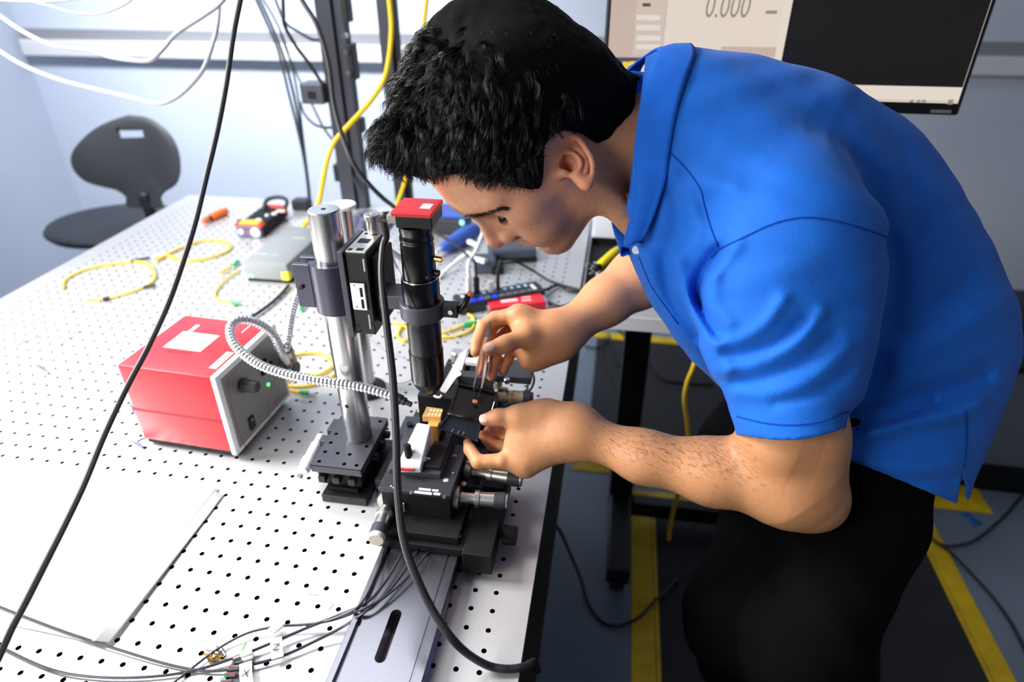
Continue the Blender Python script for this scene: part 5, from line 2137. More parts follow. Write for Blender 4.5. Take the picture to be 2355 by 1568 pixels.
def pant_fn(p):
    d = gt_hip(p)
    for k in range(2):
        hipj = HIPc + (A(.0, -.045, -.05) if k == 0 else A(-.05, .075, -.03))
        d = smin(d, rc(p, hipj, KN[k], .078, .072), .03)
        d = smin(d, rc(p, KN[k], FT[k], .082, .065), .03)
    d = smax(d, (p[:, 2] - 1.12), .01)
    d = d + .003 * np.sin(p[:, 2] * 60 + 3 * np.sin(p[:, 0] * 23)) * np.sin(p[:, 0] * 31 + p[:, 1] * 40)
    return d


gt_hip = gtube(expand([((2165, 985), (1720, 900), .866, .078, .14), ((2145, 1090), (1668, 930), .866, .082, .14), ((2085, 1190), (1615, 1010), .875, .085, .14), ((2005, 1300), (1590, 1130), .885, .09, .13)], 3))
lo, hi = bb([HIPc, FT[0], FT[1], KN[0], KN[1]], .26)
tv, tq = sdf_mesh(pant_fn, lo, hi, .006)
tv = relax(tv, tq, 2, .5)
trousers = plink('trousers', quad_mesh('trousers', tv, tq), M_PANT)
M_SHOE = mat('black_shoe_leather', srgb(22, 21, 22), rough=.45)
for k in range(2):
    def shoe_fn(p, k=k):
        f = A(FT[k][0], FT[k][1], 0)
        d = rc(p, f + A(.03, 0, .045), f + A(-.15, .0, .035), .045, .038)
        d = smin(d, rc(p, f + A(.03, 0, .05), f + A(.02, 0, .10), .042, .045), .03)
        return smax(d, -p[:, 2] + .012, .004)
    v, q = sdf_mesh(shoe_fn, A(FT[k][0] - .25, FT[k][1] - .1, -.02), A(FT[k][0] + .12, FT[k][1] + .1, .2), .006)
    plink('shoe', quad_mesh('shoe', v, q), M_SHOE)

# ================================================================ HAIR
M_HAIR = mat('black_hair', srgb(8, 7, 7), rough=.7, spec=.06, bump=(220, .4, .001))
M_STRAND = mat('black_hair_strands', srgb(8, 7, 7), rough=.36, spec=.4)
HB = [(958, 330, .718, 78), (985, 245, .730, 80), (1030, 170, .742, 88), (1100, 140, .752, 134), (1190, 150, .757, 148), (1250, 215, .757, 150), (1302, 232, .757, 140), (1110, 290, .735, 118), (1200, 310, .73, 100), (1005, 352, .712, 54), (1060, 330, .715, 66), (915, 345, .716, 46), (1035, 350, .694, 50), (1085, 362, .690, 54)]


def hair_ball(p):
    d = ell(hl(p), (-.012, 0, .042), (.106, .086, .102))
    for u, v, dd, r in HB:
        d = smin(d, sph(p, pd(u, v, dd), r * dd / FPX), .02)
    d = smin(d, rc(p, pd(1330, 260, .757), pd(1425, 250, .78), 108 * .757 / FPX, 80 * .78 / FPX), .02)
    return d


# hair region on the near side as seen in the photograph; mirrored for the far side of the head
HPOLY = np.array([(780, 430), (870, 385), (920, 407), (990, 412), (1060, 398), (1100, 418), (1180, 424), (1212, 446), (1243, 449), (1250, 400), (1252, 335), (1275, 308), (1300, 300), (1340, 308), (1372, 332), (1440, 322), (1458, 270), (1466, 185), (1520, 150), (1560, -400), (600, -400)], float)


def sd_poly(uv, P):
    d = np.full(len(uv), 1e18)
    ins = np.zeros(len(uv), bool)
    n = len(P)
    for i in range(n):
        a, b = P[i], P[(i + 1) % n]
        e = b - a
        w = uv - a
        t = np.clip(w @ e / (e @ e), 0, 1)
        d = np.minimum(d, ((w - t[:, None] * e) ** 2).sum(1))
        c = (a[1] > uv[:, 1]) != (b[1] > uv[:, 1])
        x = a[0] + (uv[:, 1] - a[1]) * e[0] / (e[1] if abs(e[1]) > 1e-9 else 1e-9)
        ins ^= c & (uv[:, 0] < x)
    return np.sqrt(d) * np.where(ins, -1, 1)


def hair_fn(p):
    d = hair_ball(p)
    q = hl(p)
    n = .0007 * np.sin(q[:, 0] * 210 + 2.5 * np.sin(q[:, 2] * 90 + q[:, 1] * 60)) * np.sin(q[:, 1] * 150 + 2 * np.sin(q[:, 2] * 120))
    n2 = .0016 * np.sin(q[:, 0] * 95 + 3 * np.sin(q[:, 1] * 55)) * np.sin(q[:, 1] * 80 + q[:, 2] * 70) * np.clip((q[:, 0] - .0) / .06, 0, 1)
    d = d + n + n2
    qm = q.copy()
    qm[:, 1] = np.abs(qm[:, 1])
    cut = np.full(len(p), -.05)
    m = np.abs(d) < .04
    if m.any():
        cut[m] = sd_poly(proj(HT + qm[m] @ HR.T), HPOLY) * .00048
    # quiff hangs in front of the forehead, so below the hair line only outside the skin
    d = smax(d, cut, .004)
    return d


f_hair = boxed(hair_fn, *bb([pd(1150, 230, .757)], .24))
lo, hi = bb([pd(1150, 230, .757)], .24)
hv, hq = sdf_mesh(f_hair, lo, hi, .0022)
hv = relax(hv, hq, 1, .4)
me = quad_mesh('hair', hv, hq)
hair = plink('hair', me, M_HAIR)
hair['label'] = 'short thick wavy black hair with a quiff'
# strands that follow the flow of the hair
rng = np.random.default_rng(11)
me.calc_normals_split() if hasattr(me, 'calc_normals_split') else None
nr = np.array([v.normal[:] for v in me.vertices])
ql = hl(hv)
ok = np.where((f_head(hv) > .0035))[0]
lines = []
EDGE = -sd_poly(proj(HT + (ql * A(1, 0, 1) + np.abs(ql) * A(0, 1, 0)) @ HR.T), HPOLY)
pick = rng.choice(ok, 12000, replace=True)
for i in pick:
    p = hv[i].copy()
    n = nr[i]
    q = ql[i]
    front = np.clip((q[0] + .01) / .09, 0, 1)
    low = np.clip((.05 - q[2]) / .06, 0, 1)
    edge = float(EDGE[i])
    if edge < 2:
        continue
    # flow: from the crown outwards; front sweeps forward and up, sides go down and back
    fl = HR @ A(.9 * front + .15, .25 * np.sign(q[1]) * (1 - front), -.35 - .5 * low)
    sw = math.sin(q[0] * 70 + 2 * math.sin(q[2] * 60)) * .5
    fl = fl + HR @ A(0, sw * front, sw * .5 * front) + rng.normal(size=3) * .22
    fl = fl - n * (fl @ n)
    fl /= np.linalg.norm(fl) + 1e-9
    ln = min((.010 + .018 * front) * rng.uniform(.6, 1.2) * (1 - .5 * low), .006 + edge * .0005)
    lift = rng.uniform(.05, .45) * (0.35 + .65 * front)
    k = 5
    pts = []
    for j in range(k):
        t = j / (k - 1)
        pts.append(p - n * .0012 + fl * ln * t + n * ln * lift * math.sin(t * 2.2) * .6 + HR @ A(0, 0, -.10 * ln * t * t))
    lines.append((np.array(pts), np.array([.00042, .0004, .00034, .00025, .00008])))
okp = -EDGE[ok]
fr = ok[(ql[ok, 0] + rng.normal(size=len(ok)) * .02 > -.035) & (ql[ok, 2] > .03) & (okp < -16)]
for c_ in rng.choice(fr, 900, replace=False):
    p = hv[c_]
    n = nr[c_]
    q = ql[c_]
    ph, am = rng.uniform(0, 6.28), rng.uniform(.001, .0045)
    fl = HR @ A(.95, .45 * np.sign(q[1]) * min(1, abs(q[1]) / .05) + rng.normal() * .25, -.10 - .5 * np.clip((.08 - q[2]) / .05, 0, 1) + rng.normal() * .2)
    fl = fl - n * (fl @ n)
    fl /= np.linalg.norm(fl)
    sd2 = np.cross(n, fl)
    edge = abs(float(EDGE[c_]))
    ln = min(rng.uniform(.014, .030), .010 + edge * .0005)
    lift = rng.uniform(.10, .45)
    for s_ in range(9):
        o1, o2 = rng.normal() * .0026, rng.normal() * .0010
        l2 = ln * rng.uniform(.7, 1.1)
        pts = []
        for j in range(6):
            t = j / 5
            pts.append(p - n * .001 + sd2 * (o1 * (1 - .55 * t) + am * math.sin(ph + t * 4.4) * t) + n * (o2 + l2 * lift * math.sin(t * 2.5)) + fl * l2 * t)
        lines.append((np.array(pts), np.array([.00034, .00036, .00034, .0003, .00022, .00008])))
st = plink('hair_strands', tubes_mesh('hair_strands', lines, 3), M_STRAND, hair)
st['kind'] = 'stuff'


def hair_on(name, poly_list, parent, m):
    L = []
    for a, b_, r in poly_list:
        L.append((np.array([a, (a + b_) / 2, b_]), np.array([r, r * .8, r * .3])))
    return plink(name, tubes_mesh(name, L, 3), m, parent)


# eyebrow and lashes on the near side
EB = [(1072, 496), (1100, 494), (1130, 487), (1150, 478), (1164, 480)]
L = []
eb = catmull(EB, 12)
for i in range(340):
    t = rng.random()
    u, v = eb[min(len(eb) - 1, int(t * (len(eb) - 1)))] + rng.normal(size=2) * A(3, 2.0)
    a = shoot(BODY_BVH, u, v, .0002)
    b_ = shoot(BODY_BVH, u + rng.uniform(4, 9), v + rng.uniform(-3, 2), .0012)
    if a is None or b_ is None or np.linalg.norm(a - b_) > .012:
        continue
    L.append((a, b_, .00028))
if L:
    hair_on('eyebrow', L, body, M_ARMH)['kind'] = 'stuff'
L = []
for i in range(40):
    t = i / 39
    a = hw(.071 + .0145 * math.cos((t - .5) * 1.6), .033 + .0145 * math.sin((t - .5) * 1.6), .014)
    b_ = a + HR @ A(.006, (t - .5) * .008, -.006)
    L.append((a, b_, .00025))
hair_on('eyelashes', L, body, M_STRAND)['kind'] = 'stuff'
L = []
for i in range(40):
    t = i / 39
    a = hw(.071 + .0145 * math.cos((t - .5) * 1.6), -.033 + .0145 * math.sin((t - .5) * 1.6), .014)
    b_ = a + HR @ A(.006, (t - .5) * .008, -.006)
    L.append((a, b_, .00025))
hair_on('eyelashes', L, body, M_STRAND)['kind'] = 'stuff'


# finger nails
M_NAIL = mat('finger_nail', srgb(228, 186, 168), rough=.3, spec=.5)


def nail(ch, u, v, w, l, ang):
    p = shoot(BODY_BVH, u, v, .0)
    if p is None:
        return
    hit = BODY_BVH.find_nearest(Vector(p))
    n = hit[1]
    if n.dot(Vector(CAMC - p)) < 0:
        n = -n
    ax = Vector(pd(u + math.cos(ang) * 5, v + math.sin(ang) * 5, dep(p[None])[0]) - p)
    ax = (ax - n * ax.dot(n)).normalized()
    sd = n.cross(ax)
    V, F = [], []
    nu, nv = 9, 7
    for i in range(nu):
        for j in range(nv):
            s, t = (i / (nu - 1) - .5) * 2, (j / (nv - 1) - .5) * 2
            k = math.sqrt(max(0, 1 - .55 * s ** 4))
            V.append(Vector(p) + ax * (s * l / 2) + sd * (t * w / 2 * k) + n * (.0005 - .0016 * t * t - .0007 * s * s))
    for i in range(nu - 1):
        for j in range(nv - 1):
            F.append((i * nv + j, (i + 1) * nv + j, (i + 1) * nv + j + 1, i * nv + j + 1))
    me = pymesh('finger_nail', V, F)
    me.shade_smooth()
    plink('finger_nail', me, M_NAIL, body)


nail(LT, 1112, 961, .0105, .012, math.pi)
nail(RT, 1127, 797, .0115, .013, math.pi * .96)

# ================================================================ THINGS ON THE FAR TABLE
def rotz(c, a):
    return Matrix.Translation((c[0], c[1], T)) @ Matrix.Rotation(a, 4, 'Z')


def at(c, h=0.0):
    return A(c[0], c[1], T + h)


# orange screwdriver
p0, p1 = pz(466, 509, .010), pz(521, 484, .011)
sd = thing('screwdriver', 'small orange-handled screwdriver lying at the far left of the table', 'screwdriver', tuple(p0))
M_OR = mat('orange_plastic', srgb(240, 112, 40), rough=.4)
d = (p1 - p0) / np.linalg.norm(p1 - p0)
L = np.linalg.norm(p1 - p0)
part(sd, 'handle', lathe(NB(), p0 + d * L * .32, p1, [(0, .007), (.006, .0105), (L * .5, .0115), (L * .66, .010), (L * .68, .006)], 12), M_OR, smooth='auto')
part(sd, 'black_collar', cyl(NB(), p0 + d * L * .22, p0 + d * L * .33, .008, 12, .001), M_BLACKM, smooth='auto')
part(sd, 'orange_end', lathe(NB(), p0, p0 + d * L * .22, [(0, .004), (.004, .0075), (L * .22, .0078)], 12), M_OR, smooth='auto')

# black and red tester
q0, q1, q2 = pz(545, 546, 0), pz(604, 550, 0), pz(662, 500, 0)
ta = math.atan2(q1[1] - q0[1], q1[0] - q0[0])
tw_, tl_ = np.linalg.norm(q1 - q0), .155
tester = thing('cable_tester', 'black handheld tester with red and yellow ends beside the grey box', 'tester', (q0[0], q0[1], T), math.radians(2))
bm = bx(NB(), 0, tw_, .012, tl_, .004, .032, .005)
tbody = part(tester, 'body', bm, M_BLACKM, local=True)
part(tester, 'front_panel', bx(NB(), .002, tw_ - .002, 0, .014, .002, .034, .004), mat('purple_grey_panel', srgb(98, 96, 122), rough=.4), local=True)
part(tester, 'red_bumper', bx(NB(), -.002, tw_ + .002, .002, .024, .028, .037, .003), mat('red_rubber', srgb(214, 52, 44), rough=.5), local=True)
part(tester, 'yellow_top', bx(NB(), .010, tw_ - .008, .004, .032, .034, .041, .003), mat('amber_plastic', srgb(246, 186, 40), rough=.4), local=True)
part(tester, 'red_end', bx(NB(), .004, tw_ - .0, tl_ - .004, tl_ + .014, .003, .036, .004), bpy.data.materials['red_rubber'], local=True)
for x, r in ((.016, .008), (tw_ - .018, .0135)):
    part(tester, 'port', lathe(NB(), (x, .001, .017), (x, -.004, .017), [(0, r), (.003, r), (.004, r * .8)], 18), M_WHITEPL, smooth='auto', local=True)
part(tester, 'pink_mark', bx(NB(), tw_ * .45, tw_ * .62, -.0004, .001, .008, .020), mat('magenta_print', srgb(176, 70, 140)), local=True)
for x, y, r in ((.045, .048, .009), (.052, .085, .006), (.066, .10, .008)):
    part(tester, 'button', lathe(NB(), (x, y, .031), (x, y, .036), [(0, r), (.003, r), (.005, r * .8)], 14), M_WHITEPL, smooth='auto', local=True)
part(tester, 'silver_slider', bx(NB(), .062, .088, .115, .130, .031, .036, .002), mat('pale_peach_plastic', srgb(236, 206, 186)), local=True)
part(tester, 'side_cable', tube_bm(catmull([(.004, .05, .02), (-.02, .06, .02), (-.03, .085, .012), (-.01, .10, .01), (.02, .095, .03)], 5), .006, 8), M_BLACKM, smooth=True, local=True)
part(tester, 'loop_handle', tube_bm(catmull([(.02, .13, .03), (.02, .16, .05), (.05, .175, .055), (.08, .16, .05), (.08, .13, .03)], 5), .006, 8), M_DARKPL, smooth=True, local=True)

# grey instrument box
q0, q1, q2 = pz(566, 647, 0), pz(668, 654, 0), pz(722, 590, 0)
M_GBOX = mat('pale_grey_case', srgb(138, 144, 146), rough=.45)
gbox = thing('grey_instrument_box', 'pale grey instrument box with a yellow corner behind the silver post', 'instrument', (q0[0], q0[1], T), math.atan2(q1[1] - q0[1], q1[0] - q0[0]))
w_ = np.linalg.norm(q1 - q0)
dp_ = .235
part(gbox, 'case', bx(NB(), 0, w_, 0, dp_, .006, .050, .008), M_GBOX, smooth='auto', local=True)
part(gbox, 'base', bx(NB(), .004, w_ - .004, .004, dp_ - .004, 0, .007), M_BLACKM, local=True)
part(gbox, 'yellow_corner', bx(NB(), w_ - .020, w_ + .0008, -.0008, .016, .008, .032, .004), mat('lime_yellow_plastic', srgb(226, 224, 60), rough=.4), local=True)
part(gbox, 'green_corner', bx(NB(), .006, .024, -.0008, .01, .010, .018, .002), mat('mint_plastic', srgb(150, 220, 190), rough=.4), local=True)
M_GPR = mat('pale_grey_print', srgb(168, 172, 178), rough=.6)
for (x0, x1, y, h_) in ((.006, .040, .045, .008), (.046, .066, .044, .005), (.050, .085, .150, .009)):
    part(gbox, 'printed_mark', bx(NB(), x0, x1, y, y + h_, .050, .0503), M_GPR, local=True)
part(gbox, 'side_port', bx(NB(), w_ - .001, w_ + .001, .06, .085, .018, .036, .0005), M_DARKPL, local=True)

# fibre patch cords: coils lying on the table
def cord(name, label, px, h=.004, r=.0017, m=M_YFIB, group=None, cat='patch cord', ends=(), seg=10):
    pts = [pz(u, v, hh if hh is not None else h) for u, v, hh in [(p + (None,))[:3] for p in px]]
    t = thing(name, label, cat, tuple(A(*pts[0]) * A(1, 1, 0) + A(0, 0, T)), 0, group)
    part(t, 'jacket', tube_bm(catmull(pts, seg), r, 8), m, smooth=True)
    for (u0, v0, u1, v1, mm, rr, nm) in ends:
        a, b = pz(u0, v0, h + .002), pz(u1, v1, h + .002)
        part(t, nm, cyl(NB(), a, b, rr, 10, .0006), mm, smooth='auto')
    return t


M_WHT = mat('white_ferrule', srgb(235, 238, 240), rough=.4)
cord('fibre_patch_cord', 'yellow fibre loop with dark ties lying at the far left of the table', [(145, 665), (152, 642), (200, 618), (265, 606), (325, 602), (352, 618), (352, 645), (310, 668), (245, 687), (200, 690)], r=.0026,
     ends=((236, 689, 250, 685, M_DARKPL, .0042, 'dark_tie'), (330, 660, 358, 655, M_DARKPL, .0035, 'dark_tie'), (322, 625, 345, 632, M_WHT, .005, 'white_tie')))
cord('fibre_patch_cord', 'yellow fibre coil with a white tie left of the grey box', [(360, 600), (384, 585), (420, 568), (470, 552), (515, 556), (530, 570), (505, 585), (450, 598), (410, 596), (384, 586)], r=.0030,
     ends=((352, 592, 376, 584, M_WHT, .0055, 'white_tie'), (300, 601, 345, 592, M_DARKPL, .003, 'dark_sleeve')))
cord('fibre_patch_cord', 'yellow fibre with green ends curving in front of the grey box', [(552, 620), (520, 642), (497, 668), (498, 686), (520, 693), (548, 696)], r=.0022,
     ends=((532, 696, 556, 697, M_GREEN, .0042, 'green_connector'), (556, 697, 582, 697, M_WHT, .003, 'white_ferrule'), (536, 610, 549, 600, M_GREEN, .004, 'green_connector'), (505, 628, 533, 612, M_YFIB, .003, 'yellow_boot')))
cord('fibre_patch_cord', 'yellow fibre coil with green and white plugs between the red box and the post', [(660, 822), (700, 812), (740, 814), (768, 832), (772, 856), (750, 874), (715, 886), (676, 888), (655, 880), (690, 862), (735, 860), (766, 842)], r=.0026,
     ends=((692, 902, 712, 904, M_GREEN, .0042, 'green_connector'), (712, 904, 726, 906, M_WHT, .004, 'white_ferrule'), (664, 897, 690, 902, M_YFIB, .003, 'yellow_boot')))
cord('fibre_patch_cord', 'yellow fibre loop with a bright green connector behind the microscope tube', [(905, 742), (935, 752), (950, 768), (930, 784), (915, 770), (930, 745), (960, 740), (1010, 762), (1040, 758), (1070, 745)], r=.0026,
     ends=((1066, 747, 1096, 741, M_GREEN, .0046, 'green_connector'), (1096, 741, 1112, 737, M_WHT, .0038, 'white_ferrule')))
cord('fibre_patch_cord', 'yellow fibre running under the green connector to the right hand', [(1015, 776), (1050, 772), (1078, 762), (1090, 748), (1088, 730), (1076, 722)], r=.0026)
cord('fibre_patch_cord', 'short yellow fibre behind the second gooseneck', [(735, 672), (716, 688), (700, 702)], r=.0022, ends=((700, 702, 690, 712, M_GREEN, .0036, 'green_connector'),))
cord('thin_fibre', 'thin grey fibre trailing across the table behind the post', [(826, 760), (850, 782), (880, 800), (905, 812), (930, 822)], r=.0010, m=mat('thin_grey_fibre', srgb(150, 152, 158)), cat='fibre')
cord('thin_fibre', 'thin grey fibre curving left of the microscope objective', [(846, 862), (880, 880), (920, 882), (950, 872)], r=.0010, m=bpy.data.materials['thin_grey_fibre'], cat='fibre')
cord('thin_fibre', 'thin grey fibre crossing behind the microscope tube to the right hand', [(1012, 748), (1040, 770), (1070, 790), (1090, 800)], r=.0010, m=bpy.data.materials['thin_grey_fibre'], cat='fibre')
cord('power_lead', 'black lead running from the grey box to the red light source', [(664, 656), (645, 678), (620, 700), (598, 716), (575, 732), (560, 745)], h=.006, r=.0035, m=M_RUBBER, cat='cable')
cord('hook_up_wire', 'violet wire scrap at the far left of the table', [(140, 792), (158, 775), (180, 758)], r=.0014, m=mat('violet_wire', srgb(170, 150, 205)), cat='wire')
cord('hook_up_wire', 'pink wire scrap at the far left of the table', [(36, 796), (60, 782), (96, 772)], r=.0016, m=mat('pink_wire', srgb(226, 140, 190)), cat='wire')
cord('hook_up_wire', 'pale blue wire scrap at the far left of the table', [(115, 735), (140, 722), (170, 714)], r=.0014, m=mat('pale_blue_wire', srgb(176, 190, 226)), cat='wire')
cord('hook_up_wire', 'dark wire tangle at the left foot of the red box', [(300, 930), (310, 945), (322, 938), (316, 952), (305, 944), (326, 956)], r=.0014, m=mat('dark_blue_wire', srgb(70, 80, 110)), cat='wire')
cord('hook_up_wire', 'dark twisted wire below the left corner of the red box', [(302, 1014), (314, 1020), (330, 1028), (316, 1016), (340, 1004)], r=.0012, m=bpy.data.materials['dark_blue_wire'], cat='wire')
cord('metal_clip', 'small grey metal clip on the blown-out left of the table', [(82, 838), (96, 850), (110, 858), (98, 846), (92, 840)], r=.0020, m=M_STEEL, cat='clip')

# clear plastic bag behind the post
bag = NB()
rngb = random.Random(5)
q = pz(830, 545, 0)
nb_ = 16
gv = [[bag.verts.new((q[0] - .07 + .13 * i / nb_, q[1] - .05 + .20 * j / nb_, T + .003 + .045 * math.sin(math.pi * i / nb_) * math.sin(math.pi * j / nb_) + rngb.uniform(-.009, .009) * (0 < i < nb_) * (0 < j < nb_))) for j in range(nb_ + 1)] for i in range(nb_ + 1)]
for i in range(nb_):
    for j in range(nb_):
        bag.faces.new((gv[i][j], gv[i + 1][j], gv[i + 1][j + 1], gv[i][j + 1]))
ob = solo('plastic_bag', bag, mat('smoky_plastic_film', srgb(96, 102, 124), rough=.18, spec=.7), 'crumpled smoky plastic bag lying behind the silver post', 'bag')
sm = ob.modifiers.new('thick', 'SOLIDIFY')
sm.thickness = .0012
q = pz(800, 475, 0)
wpost = thing('post_stand', 'short white-topped post just behind the tall silver post', 'stand', (q[0], q[1] - .05, T))
wp = py(788, 468, .30)
wpost.location = (wp[0], .30, T)
part(wpost, 'post', cyl(NB(), (wp[0], .30, T), (wp[0], .30, wp[2] - .006), .0127, 24), M_STEEL, smooth='auto')
part(wpost, 'disc_top', cyl(NB(), (wp[0], .30, wp[2] - .006), (wp[0], .30, wp[2]), .020, 28, .0015), M_WHITEPL, smooth='auto')
part(wpost, 'base', cyl(NB(), (wp[0], .30, T), (wp[0], .30, T + .010), .03, 24, .001), M_BLACK, smooth='auto')
cl_ = pz(700, 480, 0)
solo('cable_plug', bx(NB(), cl_[0] - .03, cl_[0] + .02, cl_[1] - .02, cl_[1] + .02, T, T + .03, .004), M_DARKPL, 'dark plug at the back of the table under the hanging cables', 'plug')

# ---- right of the tube: hand tool, adapters, hub, red case, tray
q0, q1 = pz(1012, 574, .018), pz(1098, 525, .024)
M_BLUE = mat('blue_rubber_grip', srgb(58, 98, 190), rough=.45)
ht = thing('hand_tool', 'blue-handled tool lying on the far table behind the nose', 'tool', tuple(q0 * A(1, 1, 0) + A(0, 0, T)))
d = q1 - q0
L = np.linalg.norm(d)
part(ht, 'grip', lathe(NB(), q0, q1, [(0, .006), (.010, .011), (L * .3, .018), (L * .65, .023), (L * .92, .020), (L, .010)], 16), M_BLUE, smooth=True)
part(ht, 'metal_end', lathe(NB(), q0 - d / L * .020, q0, [(0, .004), (.02, .006)], 10), M_WALU, smooth='auto')
q0 = pz(1002, 540, 0)
bb_ = thing('blue_case', 'dark case with a blue frame and green lamp behind the microscope tube', 'case', (q0[0], q0[1], T))
part(bb_, 'body', bx(NB(), q0[0] - .01, q0[0] + .085, q0[1], q0[1] + .08, T, T + .045, .004), M_DARKPL)
part(bb_, 'blue_frame', bx(NB(), q0[0] - .012, q0[0] + .09, q0[1] + .005, q0[1] + .085, T + .045, T + .060, .004), M_BLUE)
part(bb_, 'green_lamp', lathe(NB(), (q0[0] + .075, q0[1] - .001, T + .04), (q0[0] + .075, q0[1] - .006, T + .04), [(0, .008), (.004, .007)], 14), mat('pale_green_lamp', srgb(150, 240, 210), emit=(srgb(150, 240, 210), .4)), smooth='auto')
q0 = pz(1108, 612, 0)
ad = thing('power_adapter', 'dark power adapter block lying under the face on the table', 'adapter', (q0[0], q0[1], T), math.radians(14))
part(ad, 'block', bx(NB(), .02, .135, .01, .11, 0, .034, .006), mat('blue_grey_plastic', srgb(66, 74, 90), rough=.45), local=True)
part(ad, 'side_band', bx(NB(), .03, .137, .006, .012, .006, .014, .001), M_BLACKM, local=True)
part(ad, 'plug_body', bx(NB(), -.02, .035, -.05, .01, 0, .032, .008), bpy.data.materials['blue_grey_plastic'], local=True)
part(ad, 'plug_foot', bx(NB(), .02, .05, -.055, -.02, 0, .018, .004), M_BLACKM, local=True)

# usb hub
h0, h1 = pz(1058, 726, 0), pz(1254, 690, 0)
ha = math.atan2(h1[1] - h0[1], h1[0] - h0[0])
HL = np.linalg.norm(h1 - h0)
hub = thing('usb_hub', 'long black hub with blue-lit switches and a row of ports', 'hub', (h0[0], h0[1], T), ha)
HW, HH = .052, .024
part(hub, 'case', bx(NB(), 0, HL, 0, HW, 0, HH, .002), mat('hub_black', srgb(32, 33, 38), rough=.4), local=True)
M_HB = mat('blue_lit_switch', srgb(20, 40, 200), rough=.3, emit=((.01, .05, .9), .8))
M_HG = mat('grey_switch', srgb(92, 96, 104), rough=.4)
M_USB = mat('port_metal_blue', srgb(110, 160, 205), rough=.3, metal=.4)
for i in range(10):
    x = .018 + i * (HL - .05) / 9
    on = i in (1, 2, 4)
    part(hub, 'switch', bx(NB(), x - .006, x + .006, .006, .016, HH - .001, HH + .002, .0008), M_HB if on else M_HG, local=True, label='blue lit switch' if on else None)
    pt = part(hub, 'port', bx(NB(), x - .0045, x + .0045, .030, .044, HH - .001, HH + .0008), M_USB, local=True)
    part(pt, 'port_tongue', bx(NB(), x - .003, x + .003, .033, .041, HH + .0006, HH + .0012), M_WHITEPL, local=True)
part(hub, 'white_button', bx(NB(), HL - .022, HL - .014, .012, .038, HH - .001, HH + .0015, .001), M_WHITEPL, local=True)
Mh = wmat(hub)
M_WUSB = M_WHITEPL


def plug(i, h, m, name='plug', w=.012):
    x = .018 + i * (HL - .05) / 9
    t = part(hub, 'inserted_plug', bx(NB(), x - w / 2, x + w / 2, .032, .042, HH, HH + h, .002), m, local=True)
    return Mh @ Vector((x, .037, HH + h))


# cables that stand in the hub
t1 = plug(1, .045, mat('cream_plug', srgb(216, 214, 204), rough=.5))
t2 = plug(2, .040, M_RUBBER)
t3 = plug(4, .026, M_WHITEPL)
t4 = plug(5, .050, M_RUBBER, w=.007)
cable('usb_cable', 'cream cable rising from the hub towards the white connectors', [A(*t1) - A(0, 0, .004), A(*t1) + A(.000, 0, .03), pd(1090, 585, 1.43), pd(1104, 552, 1.46), pd(1115, 520, 1.5), pz(1120, 490, .03)], .0040, mat('cream_cable', srgb(222, 222, 216), rough=.45))
cable('usb_cable', 'black cable rising from the hub beside the cream one', [A(*t2) - A(0, 0, .004), A(*t2) + A(-.004, .01, .03), pd(1078, 590, 1.45), pd(1050, 565, 1.5), pd(1020, 545, 1.55), pz(985, 525, .01)], .0030, M_RUBBER)
cable('usb_cable', 'black cable arching from the hub over the grey table to the tray', [A(*t4) - A(0, 0, .004), A(*t4) + A(.004, .012, .014), pd(1150, 604, 1.46), pd(1185, 602, 1.46), pz(1225, 622, .02), pz(1262, 645, .012), pz(1300, 658, .006), pz(1340, 668, .005)], .0032, M_RUBBER)
cable('power_lead', 'black lead leaving the right end of the hub', [Mh @ Vector((HL - .002, .026, .012)), Mh @ Vector((HL + .02, .03, .010)), pz(1285, 655, .005), pz(1305, 668, .004), pz(1335, 672, .004)], .0034, M_RUBBER)
# white network plugs
wn = thing('network_cable', 'white cables with plugs crossing behind the microscope tube', 'cable', tuple(pz(1020, 630, 0)))
part(wn, 'cord', tube_bm(catmull([pz(1008, 640, .004), pz(1030, 618, .012), pz(1060, 592, .03), pz(1078, 580, .045)], 6), .0046, 8), M_WHITEPL, smooth=True)
part(wn, 'plug', bx(NB(), -.014, .022, -.006, .006, -.005, .005, .002, M=Matrix.Translation(Vector(pz(1085, 558, .045))) @ Matrix.Rotation(-.7, 4, 'Z')), M_WHITEPL)
part(wn, 'plug', bx(NB(), -.010, .018, -.006, .006, -.005, .005, .002, M=Matrix.Translation(Vector(pz(1103, 597, .04))) @ Matrix.Rotation(-.5, 4, 'Z')), M_WHITEPL)
part(wn, 'cord', tube_bm(catmull([pz(1078, 580, .045), pz(1090, 590, .042), pz(1100, 596, .040)], 5), .0042, 8), M_WHITEPL, smooth=True)
cable('network_cable', 'thick white cable passing left of the microscope tube', [pd(870, 560, 1.02), pd(892, 574, 1.04), pd(915, 590, 1.06), pd(935, 600, 1.1)], .0058, M_WHITEPL)
cable('network_cable', 'thin grey cable dropping left of the microscope tube', [pd(900, 585, 1.0), pd(912, 615, 1.02), pd(930, 650, 1.04), pz(945, 690, .006)], .0022, M_GREYCAB)

